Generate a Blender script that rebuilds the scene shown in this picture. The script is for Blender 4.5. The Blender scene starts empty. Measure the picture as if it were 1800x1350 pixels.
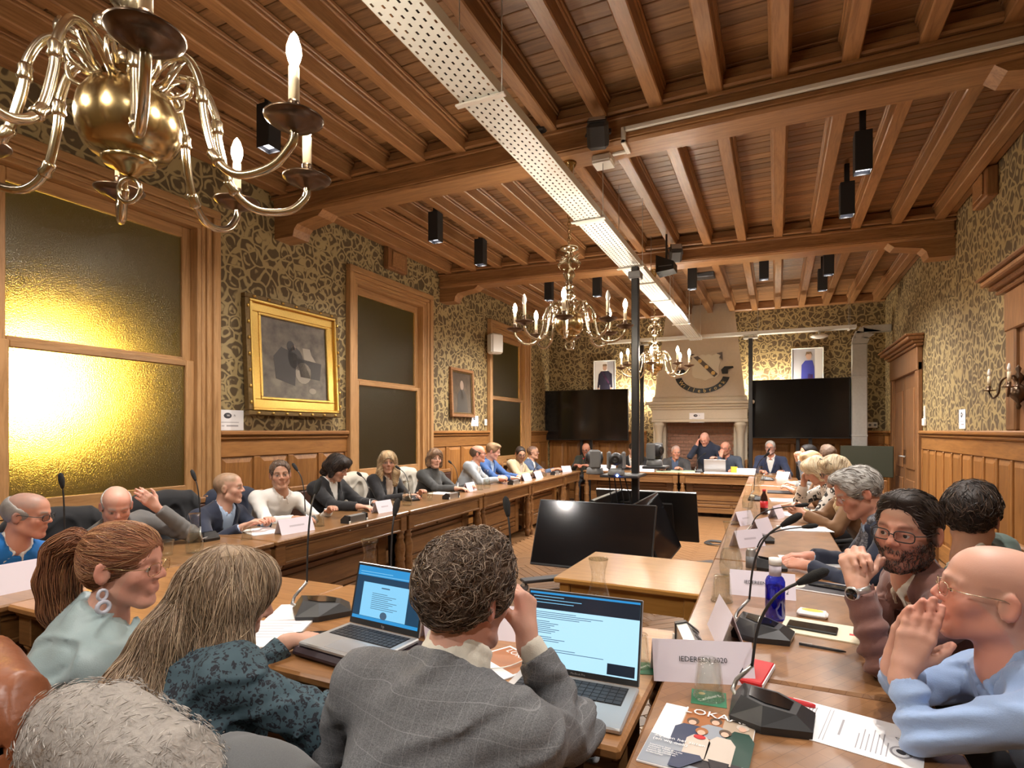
import bpy, math, random
import numpy as np
from mathutils import Vector, Matrix, Euler
random.seed(7)
SC = bpy.context.scene
COL = SC.collection
PI = math.pi
# ---------------------------------------------------------------- camera, light, exposure
cam_d = bpy.data.cameras.new('camera')
cam = bpy.data.objects.new('camera', cam_d); COL.objects.link(cam)
cam.location = (0, 0, 1.5)
cam.rotation_euler = (PI/2, 0, math.atan(0.465))
cam_d.sensor_width = 36.0
cam_d.lens = 36.0*1000/1800
cam_d.shift_y = 82/1800
cam_d.clip_start = 0.05
SC.camera = cam
world = bpy.data.worlds.new('night'); SC.world = world
world.use_nodes = True
world.node_tree.nodes['Background'].inputs[0].default_value = (0.05, 0.055, 0.07, 1)
world.node_tree.nodes['Background'].inputs[1].default_value = 0.12
SC.view_settings.view_transform = 'Standard'
SC.view_settings.look = 'None'
SC.view_settings.gamma = 1.0
SC.view_settings.use_curve_mapping = False
SC.view_settings.exposure = 1.75
SC.cycles.use_denoising = True
SC.cycles.max_bounces = 5
SC.cycles.use_adaptive_sampling = True
SC.cycles.adaptive_threshold = 0.03
SC.cycles.transparent_max_bounces = 12
SC.cycles.sample_clamp_indirect = 4.0
BULB_W = 9.5        # each lit candle bulb
SPOT_W = 64.0        # each ceiling spot tube

# ---------------------------------------------------------------- materials
M = {}
def new_mat(name):
    m = bpy.data.materials.new(name); m.use_nodes = True
    nt = m.node_tree; b = nt.nodes['Principled BSDF']
    M[name] = m
    return m, nt, b
def N(nt, t, **kw):
    n = nt.nodes.new(t)
    for k, v in kw.items():
        if k.startswith('i_'): n.inputs[k[2:].replace('_', ' ')].default_value = v
        else: setattr(n, k, v)
    return n
def L(nt, a, ao, b, bi): nt.links.new(a.outputs[ao], b.inputs[bi])
def plain(name, col, rough=.5, metal=0., spec=.5, coat=0., bump=0., bscale=60., var=0.):
    m, nt, b = new_mat(name)
    b.inputs['Base Color'].default_value = (*col, 1); b.inputs['Roughness'].default_value = rough
    b.inputs['Metallic'].default_value = metal; b.inputs['Specular IOR Level'].default_value = spec
    b.inputs['Coat Weight'].default_value = coat
    if bump or var:
        tc = N(nt, 'ShaderNodeTexCoord'); no = N(nt, 'ShaderNodeTexNoise', i_Scale=bscale, i_Detail=4.)
        L(nt, tc, 'Object', no, 'Vector')
        if bump:
            bp = N(nt, 'ShaderNodeBump', i_Strength=bump, i_Distance=.004); L(nt, no, 'Fac', bp, 'Height'); L(nt, bp, 'Normal', b, 'Normal')
        if var:
            mx = N(nt, 'ShaderNodeMix', data_type='RGBA'); L(nt, no, 'Fac', mx, 'Factor')
            mx.inputs['A'].default_value = (*[c*(1-var) for c in col], 1); mx.inputs['B'].default_value = (*[min(1, c*(1+var)) for c in col], 1)
            L(nt, mx, 'Result', b, 'Base Color')
    return m
def ramp(nt, stops, interp='LINEAR'):
    r = N(nt, 'ShaderNodeValToRGB'); r.color_ramp.interpolation = interp
    e = r.color_ramp.elements
    while len(e) < len(stops): e.new(0.5)
    for i, (p, c) in enumerate(stops): e[i].position = p; e[i].color = (*c, 1)
    return r
def wood(name, c0, c1, rough=.4, axis='x', scale=1.0, coat=.15, per_obj=.25, bump=.15):
    m, nt, b = new_mat(name)
    tc = N(nt, 'ShaderNodeTexCoord'); mp = N(nt, 'ShaderNodeMapping')
    s = {'x': (1.2, 14, 14), 'y': (14, 1.2, 14), 'z': (14, 14, 1.2)}[axis]
    mp.inputs['Scale'].default_value = tuple(v*scale for v in s)
    oi = N(nt, 'ShaderNodeObjectInfo'); ad = N(nt, 'ShaderNodeVectorMath', operation='ADD'); sc = N(nt, 'ShaderNodeVectorMath', operation='SCALE')
    cmb = N(nt, 'ShaderNodeCombineXYZ'); L(nt, oi, 'Random', cmb, 0); L(nt, oi, 'Random', cmb, 1); L(nt, oi, 'Random', cmb, 2)
    L(nt, cmb, 0, sc, 0); sc.inputs['Scale'].default_value = 37.
    L(nt, tc, 'Object', mp, 'Vector'); L(nt, mp, 0, ad, 0); L(nt, sc, 0, ad, 1)
    n1 = N(nt, 'ShaderNodeTexNoise', i_Scale=1.6, i_Detail=6., i_Roughness=.65, i_Distortion=1.2); L(nt, ad, 0, n1, 'Vector')
    n2 = N(nt, 'ShaderNodeTexNoise', i_Scale=6., i_Detail=3., i_Roughness=.6); L(nt, ad, 0, n2, 'Vector')
    mm = N(nt, 'ShaderNodeMath', operation='MULTIPLY_ADD'); L(nt, n2, 'Fac', mm, 0); mm.inputs[1].default_value = .35; L(nt, n1, 'Fac', mm, 2)
    r = ramp(nt, [(.42, c0), (.78, c1)]); L(nt, mm, 0, r, 'Fac')
    hv = N(nt, 'ShaderNodeHueSaturation'); L(nt, r, 'Color', hv, 'Color')
    mr = N(nt, 'ShaderNodeMapRange'); L(nt, oi, 'Random', mr, 0); mr.inputs[3].default_value = 1-per_obj; mr.inputs[4].default_value = 1+per_obj
    L(nt, mr, 0, hv, 'Value'); L(nt, hv, 'Color', b, 'Base Color')
    b.inputs['Roughness'].default_value = rough; b.inputs['Coat Weight'].default_value = coat; b.inputs['Coat Roughness'].default_value = .25
    bp = N(nt, 'ShaderNodeBump', i_Strength=bump, i_Distance=.002); L(nt, mm, 0, bp, 'Height'); L(nt, bp, 'Normal', b, 'Normal')
    return m
def emis(name, col, strength):
    m, nt, b = new_mat(name)
    b.inputs['Base Color'].default_value = (*col, 1); b.inputs['Emission Color'].default_value = (*col, 1); b.inputs['Emission Strength'].default_value = strength
    return m
def attr_mat(name, rough=.5, sheen=0., bump=0., bscale=200., spec=.4, sss=0.):
    """colour comes from the mesh attribute 'col' (set per vertex)"""
    m, nt, b = new_mat(name)
    a = N(nt, 'ShaderNodeAttribute', attribute_name='col'); L(nt, a, 'Color', b, 'Base Color')
    b.inputs['Roughness'].default_value = rough; b.inputs['Specular IOR Level'].default_value = spec; b.inputs['Sheen Weight'].default_value = sheen
    if sss:
        b.inputs['Subsurface Weight'].default_value = sss; b.inputs['Subsurface Radius'].default_value = (.012, .005, .003); b.inputs['Subsurface Scale'].default_value = .4
    if bump:
        tc = N(nt, 'ShaderNodeTexCoord'); no = N(nt, 'ShaderNodeTexNoise', i_Scale=bscale, i_Detail=3.); L(nt, tc, 'Object', no, 'Vector')
        bp = N(nt, 'ShaderNodeBump', i_Strength=bump, i_Distance=.003); L(nt, no, 'Fac', bp, 'Height'); L(nt, bp, 'Normal', b, 'Normal')
    return m

# ---------------------------------------------------------------- mesh builder
class MB:
    def __init__(s): s.v = []; s.f = []; s.m = []; s.sm = []
    def add(s, vs, fs, mi=0, smooth=False):
        o = len(s.v); s.v += [tuple(map(float, p)) for p in vs]
        for f in fs: s.f.append(tuple(i+o for i in f)); s.m.append(mi); s.sm.append(smooth)
        return s
    def box(s, c, d, b=0., R=None, mi=0):
        """box centre c, size d, chamfer b, optional 3x3 rotation"""
        hx, hy, hz = d[0]/2, d[1]/2, d[2]/2
        b = min(b, hx*.9, hy*.9, hz*.9)
        vs = []; fs = []
        sg = [(-1,-1,-1),(1,-1,-1),(1,1,-1),(-1,1,-1),(-1,-1,1),(1,-1,1),(1,1,1),(-1,1,1)]
        if b <= 0:
            vs = [(x*hx, y*hy, z*hz) for x, y, z in sg]
            fs = [(3,2,1,0),(4,5,6,7),(0,1,5,4),(1,2,6,5),(2,3,7,6),(3,0,4,7)]
        else:
            for x, y, z in sg:
                vs += [(x*hx, y*(hy-b), z*(hz-b)), (x*(hx-b), y*hy, z*(hz-b)), (x*(hx-b), y*(hy-b), z*hz)]
            q = [(3,2,1,0,2),(4,5,6,7,2),(0,1,5,4,1),(2,3,7,6,1),(1,2,6,5,0),(3,0,4,7,0)]
            for a, bb, c_, d_, k in q: fs.append((a*3+k, bb*3+k, c_*3+k, d_*3+k))
            for i in range(8):
                for j in range(i+1, 8):
                    df = [k for k in range(3) if sg[i][k] != sg[j][k]]
                    if len(df) == 1:
                        k1, k2 = [k for k in range(3) if k != df[0]]
                        fs.append((i*3+k1, j*3+k1, j*3+k2, i*3+k2))
            for i in range(8): fs.append((i*3, i*3+1, i*3+2))
            fs = s._orient(vs, fs)
        if R is not None: vs = [tuple(R @ Vector(p)) for p in vs]
        return s.add([(p[0]+c[0], p[1]+c[1], p[2]+c[2]) for p in vs], fs, mi)
    def _orient(s, vs, fs):
        out = []
        for f in fs:
            a, b, c = (Vector(vs[f[0]]), Vector(vs[f[1]]), Vector(vs[f[2]]))
            n = (b-a).cross(c-a); ctr = sum((Vector(vs[i]) for i in f), Vector())/len(f)
            out.append(f if n.dot(ctr) > 0 else tuple(reversed(f)))
        return out
    def b2(s, lo, hi, b=0., mi=0):
        return s.box([(lo[i]+hi[i])/2 for i in range(3)], [abs(hi[i]-lo[i]) for i in range(3)], b, None, mi)
    def tube(s, pts, r, n=8, mi=0, caps=True, smooth=True, closed=False):
        P = [Vector(p) for p in pts]; k = len(P)
        rr = r if isinstance(r, (list, tuple)) else [r]*k
        rings = []; up = None; base = len(s.v); vs = []
        for i in range(k):
            a = P[i-1] if (i > 0 or closed) else P[i]; b = P[(i+1) % k] if (i < k-1 or closed) else P[i]
            t = (b-a); t = t.normalized() if t.length > 1e-9 else Vector((0, 0, 1))
            if up is None:
                up = Vector((0, 0, 1)) if abs(t.z) < .9 else Vector((1, 0, 0))
            x = up - t*up.dot(t)
            if x.length < 1e-6: x = t.orthogonal()
            x.normalize(); y = t.cross(x); up = x
            for j in range(n):
                an = 2*PI*j/n; vs.append(P[i] + x*(rr[i]*math.cos(an)) + y*(rr[i]*math.sin(an)))
        fs = []
        for i in range(k if closed else k-1):
            for j in range(n):
                a = i*n+j; b = i*n+(j+1) % n; i2 = (i+1) % k
                fs.append((a, b, i2*n+(j+1) % n, i2*n+j))
        s.add(vs, fs, mi, smooth)
        if caps and not closed:
            o = base
            s.f.append(tuple(o+j for j in reversed(range(n)))); s.m.append(mi); s.sm.append(False)
            s.f.append(tuple(o+(k-1)*n+j for j in range(n))); s.m.append(mi); s.sm.append(False)
        return s
    def cyl(s, p0, p1, r0, r1=None, n=16, mi=0, smooth=True): return s.tube([p0, p1], [r0, r0 if r1 is None else r1], n, mi, True, smooth)
    def lathe(s, prof, n=16, c=(0, 0, 0), mi=0, smooth=True, R=None, seg=None):
        vs = []; fs = []; k = len(prof)
        for r, z in prof:
            for j in range(n):
                a = 2*PI*j/n; p = Vector((r*math.cos(a), r*math.sin(a), z))
                if R is not None: p = R @ p
                vs.append((p.x+c[0], p.y+c[1], p.z+c[2]))
        for i in range(k-1):
            for j in range(n):
                fs.append((i*n+j, i*n+(j+1) % n, (i+1)*n+(j+1) % n, (i+1)*n+j))
        o = len(s.v); s.add(vs, fs, mi, smooth)
        if prof[0][0] > 1e-6: s.f.append(tuple(o+j for j in reversed(range(n)))); s.m.append(mi); s.sm.append(False)
        if prof[-1][0] > 1e-6: s.f.append(tuple(o+(k-1)*n+j for j in range(n))); s.m.append(mi); s.sm.append(False)
        return s
    def prism(s, poly, z0, z1, T=None, mi=0):
        """polygon (ccw, 2-D) extruded z0..z1, T maps (x,y,z) to 3-D"""
        n = len(poly); vs = [(x, y, z0) for x, y in poly]+[(x, y, z1) for x, y in poly]
        if T: vs = [T(*p) for p in vs]
        fs = [tuple(reversed(range(n))), tuple(range(n, 2*n))]+[(i, (i+1) % n, n+(i+1) % n, n+i) for i in range(n)]
        return s.add(vs, fs, mi)
    def ball(s, c, r, n=12, m=8, mi=0, R=None):
        r = r if isinstance(r, (tuple, list)) else (r, r, r); vs = []; fs = []
        for i in range(m+1):
            t = PI*i/m
            for j in range(n):
                a = 2*PI*j/n; p = Vector((r[0]*math.sin(t)*math.cos(a), r[1]*math.sin(t)*math.sin(a), r[2]*math.cos(t)))
                if R is not None: p = R @ p
                vs.append((p.x+c[0], p.y+c[1], p.z+c[2]))
        for i in range(m):
            for j in range(n): fs.append((i*n+j, (i+1)*n+j, (i+1)*n+(j+1) % n, i*n+(j+1) % n))
        return s.add(vs, fs, mi, True)
    def mesh(s, name, mats):
        me = bpy.data.meshes.new(name); me.from_pydata(s.v, [], s.f)
        for m in (mats if isinstance(mats, (list, tuple)) else [mats]): me.materials.append(M[m] if isinstance(m, str) else m)
        me.polygons.foreach_set('material_index', s.m); me.polygons.foreach_set('use_smooth', s.sm)
        me.update(); return me
    def build(s, name, mats, parent=None, loc=None, rz=0., rot=None):
        return link(name, s.mesh(name, mats), parent, loc, rz, rot)
def link(name, me, parent=None, loc=None, rz=0., rot=None):
    o = bpy.data.objects.new(name, me); COL.objects.link(o)
    if parent is not None: o.parent = parent
    if loc is not None: o.location = loc
    if rot is not None: o.rotation_euler = rot
    elif rz: o.rotation_euler = (0, 0, rz)
    return o
def thing(name, label, cat, loc=(0, 0, 0), rz=0., group=None, rot=None):
    o = link(name, None, None, loc, rz, rot); return tag(o, label, cat, group)
def tag(o, label, cat, group=None, kind=None):
    if label: o['label'] = label
    if cat: o['category'] = cat
    if group: o['group'] = group
    if kind: o['kind'] = kind
    return o
def struct(o, label=None): o['kind'] = 'structure'; return tag(o, label, None)
def copy_tree(o, parent=None):
    c = o.copy(); COL.objects.link(c); c.parent = parent
    for ch in o.children: copy_tree(ch, c)
    return c
def Rz(a): return Matrix.Rotation(a, 3, 'Z')
def text_mesh(body, size=.1, font=None, extrude=.0, align='CENTER'):
    cu = bpy.data.curves.new('text', 'FONT'); cu.body = body; cu.size = size; cu.align_x = align; cu.align_y = 'CENTER'; cu.extrude = extrude; cu.resolution_u = 2
    ob = bpy.data.objects.new('text', cu); COL.objects.link(ob)
    dg = bpy.context.evaluated_depsgraph_get(); dg.update()
    me = bpy.data.meshes.new_from_object(ob.evaluated_get(dg)); bpy.data.objects.remove(ob)
    return me
def text_obj(name, body, size, mat, parent, loc, rot, extrude=0.0006, align='CENTER'):
    me = text_mesh(body, size, None, extrude, align); me.materials.clear(); me.materials.append(M[mat])
    return link(name, me, parent, loc, 0, rot)
# ---------------------------------------------------------------- material library
wood('oak_ceil', (.130, .060, .021), (.295, .150, .060), .42, 'x', per_obj=.3)
wood('oak_joist', (.19, .082, .030), (.37, .185, .074), .4, 'y', per_obj=.12)
wood('oak_beam', (.175, .076, .028), (.35, .172, .066), .4, 'x', per_obj=.08)
wood('oak_panel', (.175, .066, .015), (.33, .142, .036), .42, 'z', per_obj=.14)
wood('oak_rail', (.24, .118, .042), (.42, .228, .092), .42, 'y', per_obj=.08)
wood('oak_frame', (.30, .15, .052), (.49, .275, .115), .42, 'z', per_obj=.05)
wood('oak_door', (.14, .058, .021), (.27, .122, .044), .42, 'z', per_obj=.1)
wood('oak_desk', (.115, .051, .017), (.225, .112, .040), .4, 'y', per_obj=.1, coat=.25)
wood('oak_desk_x', (.105, .043, .013), (.205, .095, .030), .4, 'x', per_obj=.1, coat=.25)
wood('oak_top', (.15, .068, .025), (.27, .14, .054), .3, 'y', per_obj=.06, coat=.4)
wood('oak_near', (.235, .10, .032), (.39, .188, .068), .3, 'x', per_obj=.04, coat=.4)
wood('beech', (.33, .15, .030), (.45, .225, .055), .28, 'x', per_obj=.03, coat=.5)
wood('floor_oak', (.10, .048, .019), (.19, .096, .039), .38, 'x', per_obj=.22, coat=.3)
def wallpaper():
    m, nt, b = new_mat('wallpaper')
    tc = N(nt, 'ShaderNodeTexCoord')
    no = N(nt, 'ShaderNodeTexNoise', i_Scale=5.5, i_Detail=1.5); L(nt, tc, 'Object', no, 'Vector')
    mx = N(nt, 'ShaderNodeMix', data_type='VECTOR'); mx.inputs['Factor'].default_value = .11
    L(nt, tc, 'Object', mx, 'A'); L(nt, no, 'Color', mx, 'B')
    vo = N(nt, 'ShaderNodeTexVoronoi', i_Scale=8.6); L(nt, mx, 'Result', vo, 'Vector')
    vo.inputs['Randomness'].default_value = .85
    v2 = N(nt, 'ShaderNodeTexVoronoi', feature='DISTANCE_TO_EDGE', i_Scale=8.6); L(nt, mx, 'Result', v2, 'Vector'); v2.inputs['Randomness'].default_value = .85
    n3 = N(nt, 'ShaderNodeTexNoise', i_Scale=13., i_Detail=1.); L(nt, tc, 'Object', n3, 'Vector')
    # ring round each medallion + broken gold lines between the cells
    r1 = ramp(nt, [(.0, (0, 0, 0)), (.27, (0, 0, 0)), (.33, (.9, .9, .9)), (.43, (.9, .9, .9)), (.49, (0, 0, 0))]); L(nt, vo, 'Distance', r1, 'Fac')
    r2 = ramp(nt, [(.0, (1, 1, 1)), (.05, (1, 1, 1)), (.09, (0, 0, 0))]); L(nt, v2, 'Distance', r2, 'Fac')
    r3 = ramp(nt, [(.40, (0, 0, 0)), (.50, (1, 1, 1))]); L(nt, n3, 'Fac', r3, 'Fac')
    a = N(nt, 'ShaderNodeMath', operation='MULTIPLY'); L(nt, r2, 'Color', a, 0); a.inputs[1].default_value = .85
    inv = N(nt, 'ShaderNodeMath', operation='SUBTRACT'); inv.inputs[0].default_value = 1.; L(nt, r3, 'Color', inv, 1)
    c = N(nt, 'ShaderNodeMath', operation='MULTIPLY'); L(nt, r1, 'Color', c, 0); L(nt, r3, 'Color', c, 1)
    mxx = N(nt, 'ShaderNodeMath', operation='MAXIMUM'); L(nt, a, 0, mxx, 0); L(nt, c, 0, mxx, 1)
    n4 = N(nt, 'ShaderNodeTexNoise', i_Scale=260., i_Detail=2.); L(nt, tc, 'Object', n4, 'Vector')
    ml = N(nt, 'ShaderNodeMath', operation='MULTIPLY_ADD'); L(nt, n4, 'Fac', ml, 0); ml.inputs[1].default_value = .25; ml.inputs[2].default_value = -.12
    ad = N(nt, 'ShaderNodeMath', operation='ADD', use_clamp=True); L(nt, mxx, 0, ad, 0); L(nt, ml, 0, ad, 1)
    cr = ramp(nt, [(0., (.098, .066, .031)), (1., (.40, .30, .135))]); L(nt, ad, 0, cr, 'Fac'); L(nt, cr, 'Color', b, 'Base Color')
    rr = N(nt, 'ShaderNodeMapRange'); L(nt, mxx, 0, rr, 0); rr.inputs[3].default_value = .8; rr.inputs[4].default_value = .45
    L(nt, rr, 0, b, 'Roughness')
    return m
wallpaper()
plain('plaster', (.60, .52, .41), .75, bump=.2, bscale=25, var=.07)
plain('stone', (.56, .48, .365), .7, bump=.2, bscale=40, var=.08)
plain('mortar', (.42, .33, .25), .9)
plain('brick', (.33, .165, .105), .85, var=.3, bscale=9, bump=.3)
plain('black_metal', (.018, .018, .019), .35, .0, .5)
plain('black_matte', (.012, .012, .013), .6)
plain('dark_grey', (.045, .045, .048), .45)
plain('mid_grey', (.16, .16, .165), .45)
plain('screen_off', (.006, .006, .007), .12, 0, .6)
plain('white_plastic', (.78, .76, .70), .4)
plain('white_paint', (.80, .78, .72), .45)
plain('galv', (.60, .62, .60), .34, .55, .5, var=.12, bscale=30)
plain('tray_white', (.80, .83, .79), .45, .1, .5)
plain('brass', (.50, .37, .18), .22, 1.)
plain('brass_pale', (.62, .53, .38), .2, 1.)
plain('brass_dark', (.13, .085, .055), .28, .9)
plain('gold', (.75, .50, .14), .32, .9, bump=.2, bscale=60, var=.15)
plain('gold_dark', (.16, .10, .035), .45, .5, bump=.5, bscale=45, var=.4)
plain('candle', (.85, .74, .52), .5)
plain('paper', (.86, .85, .86), .7)
plain('card_pink', (.76, .70, .78), .7)
plain('ink', (.05, .05, .06), .7)
plain('ink_grey', (.35, .34, .36), .7)
emis('bulb_lit', (1., .90, .74), 60.)
plain('bulb_off', (.9, .88, .84), .15, coat=.3)
emis('spot_lens', (.86, .86, 1.), 1.6)
plain('lens_off', (.5, .5, .5), .2)
def thin_glass(name, col=(1, 1, 1), fac=.12, rough=.02):
    m, nt, b = new_mat(name)
    tr = N(nt, 'ShaderNodeBsdfTransparent'); tr.inputs[0].default_value = (*col, 1)
    gl = N(nt, 'ShaderNodeBsdfGlossy'); gl.inputs['Roughness'].default_value = rough
    lw = N(nt, 'ShaderNodeLayerWeight'); lw.inputs['Blend'].default_value = .25
    ma = N(nt, 'ShaderNodeMath', operation='MULTIPLY_ADD', use_clamp=True); L(nt, lw, 'Facing', ma, 0); ma.inputs[1].default_value = .38; ma.inputs[2].default_value = fac*.4
    mx = N(nt, 'ShaderNodeMixShader'); L(nt, ma, 0, mx, 0); L(nt, tr, 0, mx, 1); L(nt, gl, 0, mx, 2)
    L(nt, mx, 0, nt.nodes['Material Output'], 'Surface'); return m
thin_glass('glass', (.97, .98, .96)); thin_glass('glass_blue', (.02, .14, .75), .2); thin_glass('water', (.93, .95, .93), .1)
thin_glass('lens', (.93, .93, .93), .1)
def frosted():
    m, nt, b = new_mat('frosted_amber')
    tc = N(nt, 'ShaderNodeTexCoord'); vo = N(nt, 'ShaderNodeTexVoronoi', i_Scale=150.); L(nt, tc, 'Object', vo, 'Vector')
    no = N(nt, 'ShaderNodeTexNoise', i_Scale=90., i_Detail=3.); L(nt, tc, 'Object', no, 'Vector')
    mm = N(nt, 'ShaderNodeMath', operation='ADD'); L(nt, vo, 'Distance', mm, 0); L(nt, no, 'Fac', mm, 1)
    bp = N(nt, 'ShaderNodeBump', i_Strength=.5, i_Distance=.003); L(nt, mm, 0, bp, 'Height')
    rf = N(nt, 'ShaderNodeBsdfRefraction'); rf.inputs['Color'].default_value = (.95, .78, .38, 1); rf.inputs['Roughness'].default_value = .43; rf.inputs['IOR'].default_value = 1.33
    gl = N(nt, 'ShaderNodeBsdfGlossy'); gl.inputs['Color'].default_value = (.8, .8, .75, 1); gl.inputs['Roughness'].default_value = .28
    L(nt, bp, 'Normal', rf, 'Normal'); L(nt, bp, 'Normal', gl, 'Normal')
    tl = N(nt, 'ShaderNodeBsdfTranslucent'); tl.inputs['Color'].default_value = (.9, .72, .30, 1); m0 = N(nt, 'ShaderNodeMixShader'); m0.inputs[0].default_value = .06; L(nt, rf, 0, m0, 1); L(nt, tl, 0, m0, 2)
    mx = N(nt, 'ShaderNodeMixShader'); mx.inputs[0].default_value = .07; L(nt, m0, 0, mx, 1); L(nt, gl, 0, mx, 2)
    L(nt, mx, 0, nt.nodes['Material Output'], 'Surface'); return m
frosted()
emis('lamp_sodium', (1., .62, .16), 40.)
plain('night_wall', (.07, .065, .055), .9)

# ---------------------------------------------------------------- room dimensions
XL, XR, YF = -4.5, 1.75, -2.5
YBL, YBR = 11.6, 11.95
ZC = 3.95                      # underside of the ceiling boards
def yb(x): return YBL+(YBR-YBL)*(x-XL)/(XR-XL)
BACK_A = math.atan2(YBR-YBL, XR-XL)
# floor: herringbone parquet blocks
fl = MB(); fl.b2((XL-.1, YF-.1, -.08), (XR+.1, 12.2, -.012)); floor = struct(fl.build('floor', 'floor_oak'))
bw, bl = .09, .45
blk = MB().box((0, 0, -.006), (bl-.004, bw-.004, .012), .0015).mesh('parquet_block', 'floor_oak')
cnt = []
for i in range(-70, 90):
    for j in range(-16, 26):
        for k in (0, 1):
            # herringbone lattice, rotated 45 degrees
            if k == 0: ux, uy, a = i*bw+j*2*bl*0+j*bl, i*bw-j*bl, 0.
            else: ux, uy, a = i*bw+j*bl-bl/2+bw/2, i*bw-j*bl+bl/2+bw/2-.0, PI/2
            x = (ux-uy)*.7071-1.4; y = (ux+uy)*.7071+3.2
            if -3.0 < x < -.1 and 2.3 < y < 9.9: cnt.append((math.hypot(x+1.4, y-4.6), x, y, a))
cnt.sort()
for d, x, y, a in cnt[:300]: link('parquet_block', blk, floor, (x, y, 0), a+PI/4)
rest = MB()
for d, x, y, a in cnt[300:]:
    rest.box((x, y, -.006), (bl-.004, bw-.004, .012), 0, Rz(a+PI/4))
ro = rest.build('parquet_blocks', 'floor_oak', floor); ro['kind'] = 'stuff'
# ceiling: boards, joists, beams
ceil = struct(MB().b2((XL-.1, YF-.1, ZC+.02), (XR+.1, 12.2, ZC+.1)).build('ceiling', 'oak_ceil'))
y = -1.0
while y < 12.0:
    w = .13 if y < 4.2 else .105
    if y+w > .4: MB().box(((XL+XR)/2, y+w/2, ZC+.011), (XR-XL, w-.007, .022), .004).build('ceiling_plank', 'oak_ceil', ceil)
    else: MB().box(((XL+XR)/2, y+w/2, ZC+.011), (XR-XL, w-.007, .022)).build('ceiling_plank', 'oak_ceil', ceil)
    y += w
def beam_y(k, x):
    if k == 0: return .72
    if k == 1: return 4.08
    if k == 2: return 7.12+(x-XL)/(XR-XL)*.42
    return yb(x)-.12
def joist_mesh(bay):
    pass
for k in range(-11, 5):
    jx = .02+.395*k
    for bay in range(-1, 3):
        y0 = (beam_y(bay, jx)+.27) if bay >= 0 else YF; y1 = beam_y(bay+1, jx)
        j = MB(); Lh = y1-y0
        j.box((0, Lh/2, -.085), (.10, Lh, .17), .008)
        j.b2((-.068, 0, -.035), (.068, Lh, -.004), .006); j.b2((-.06, 0, -.06), (.06, Lh, -.036), .006)
        j.build('joist', 'oak_joist', ceil, (jx, y0, ZC))
for bay in range(0, 4):                       # beams across the room, each with a cornice fillet and two corbels
    a = 0. if bay < 2 else (math.atan2(.42, XR-XL) if bay == 2 else BACK_A)
    yl = beam_y(bay, XL)
    bm = MB(); W = (XR-XL)/math.cos(a); dz = .36 if bay < 3 else .16; dy = .27 if bay < 3 else .12
    bm.box((W/2, dy/2, -dz/2), (W, dy, dz), .02)
    if bay < 3:
        for s in (-1, 1):
            bm.box((W/2, dy/2+s*(dy/2+.006), -dz+.045), (W, .012, .03), .003)
            bm.box((W/2, dy/2+s*(dy/2+.02), -.125), (W, .05, .06), .012)
            bm.box((W/2, dy/2+s*(dy/2+.012), -.18), (W, .025, .03), .006)
    b = bm.build('beam', 'oak_beam', ceil, (XL, yl, ZC), a)
    if bay < 3:
        for xx, s in ((0, 1), (W, -1)):       # corbel: stepped block with rounded nose
            c = MB()
            prof = [(0, 0), (.62, 0), (.56, -.05), (.30, -.09), (.26, -.13), (.24, -.20), (0, -.20)]
            pts = prof if s < 0 else prof
            poly = [(xx+s*px, -dz+pz) for px, pz in prof]
            if s > 0: poly = poly[::-1]
            c.prism(poly, .03, dy-.03, lambda x_, y_, z_: (x_, z_, y_))
            c.build('corbel', 'oak_beam', b)
# walls
wl = MB()
WIN = [(1.71, 3.46), (5.13, 6.88), (8.66, 10.43)]
WZ0, WZ1 = .92, 3.42
ys = [YF]+[v for w in WIN for v in w]+[YBL+.1]
for i in range(0, len(ys), 2): wl.b2((XL-.2, ys[i], 0), (XL, ys[i+1], ZC+.1))
for a, b in WIN: wl.b2((XL-.2, a, 0), (XL, b, WZ0)); wl.b2((XL-.2, a, WZ1), (XL, b, ZC+.1))
wall_left = struct(wl.build('wall_left', 'wallpaper'))
wall_right = struct(MB().b2((XR, YF, 0), (XR+.2, 12.3, ZC+.1)).build('wall_right', 'wallpaper'))
Wb = (XR-XL)/math.cos(BACK_A)
wall_back = struct(MB().b2((-.1, 0, 0), (Wb+.1, .2, ZC+.1)).build('wall_back', 'wallpaper', None, (XL, YBL, 0), BACK_A))
wall_front = struct(MB().b2((XL-.1, YF-.2, 0), (XR+.1, YF, ZC+.1)).build('wall_front', 'wallpaper'))
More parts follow.
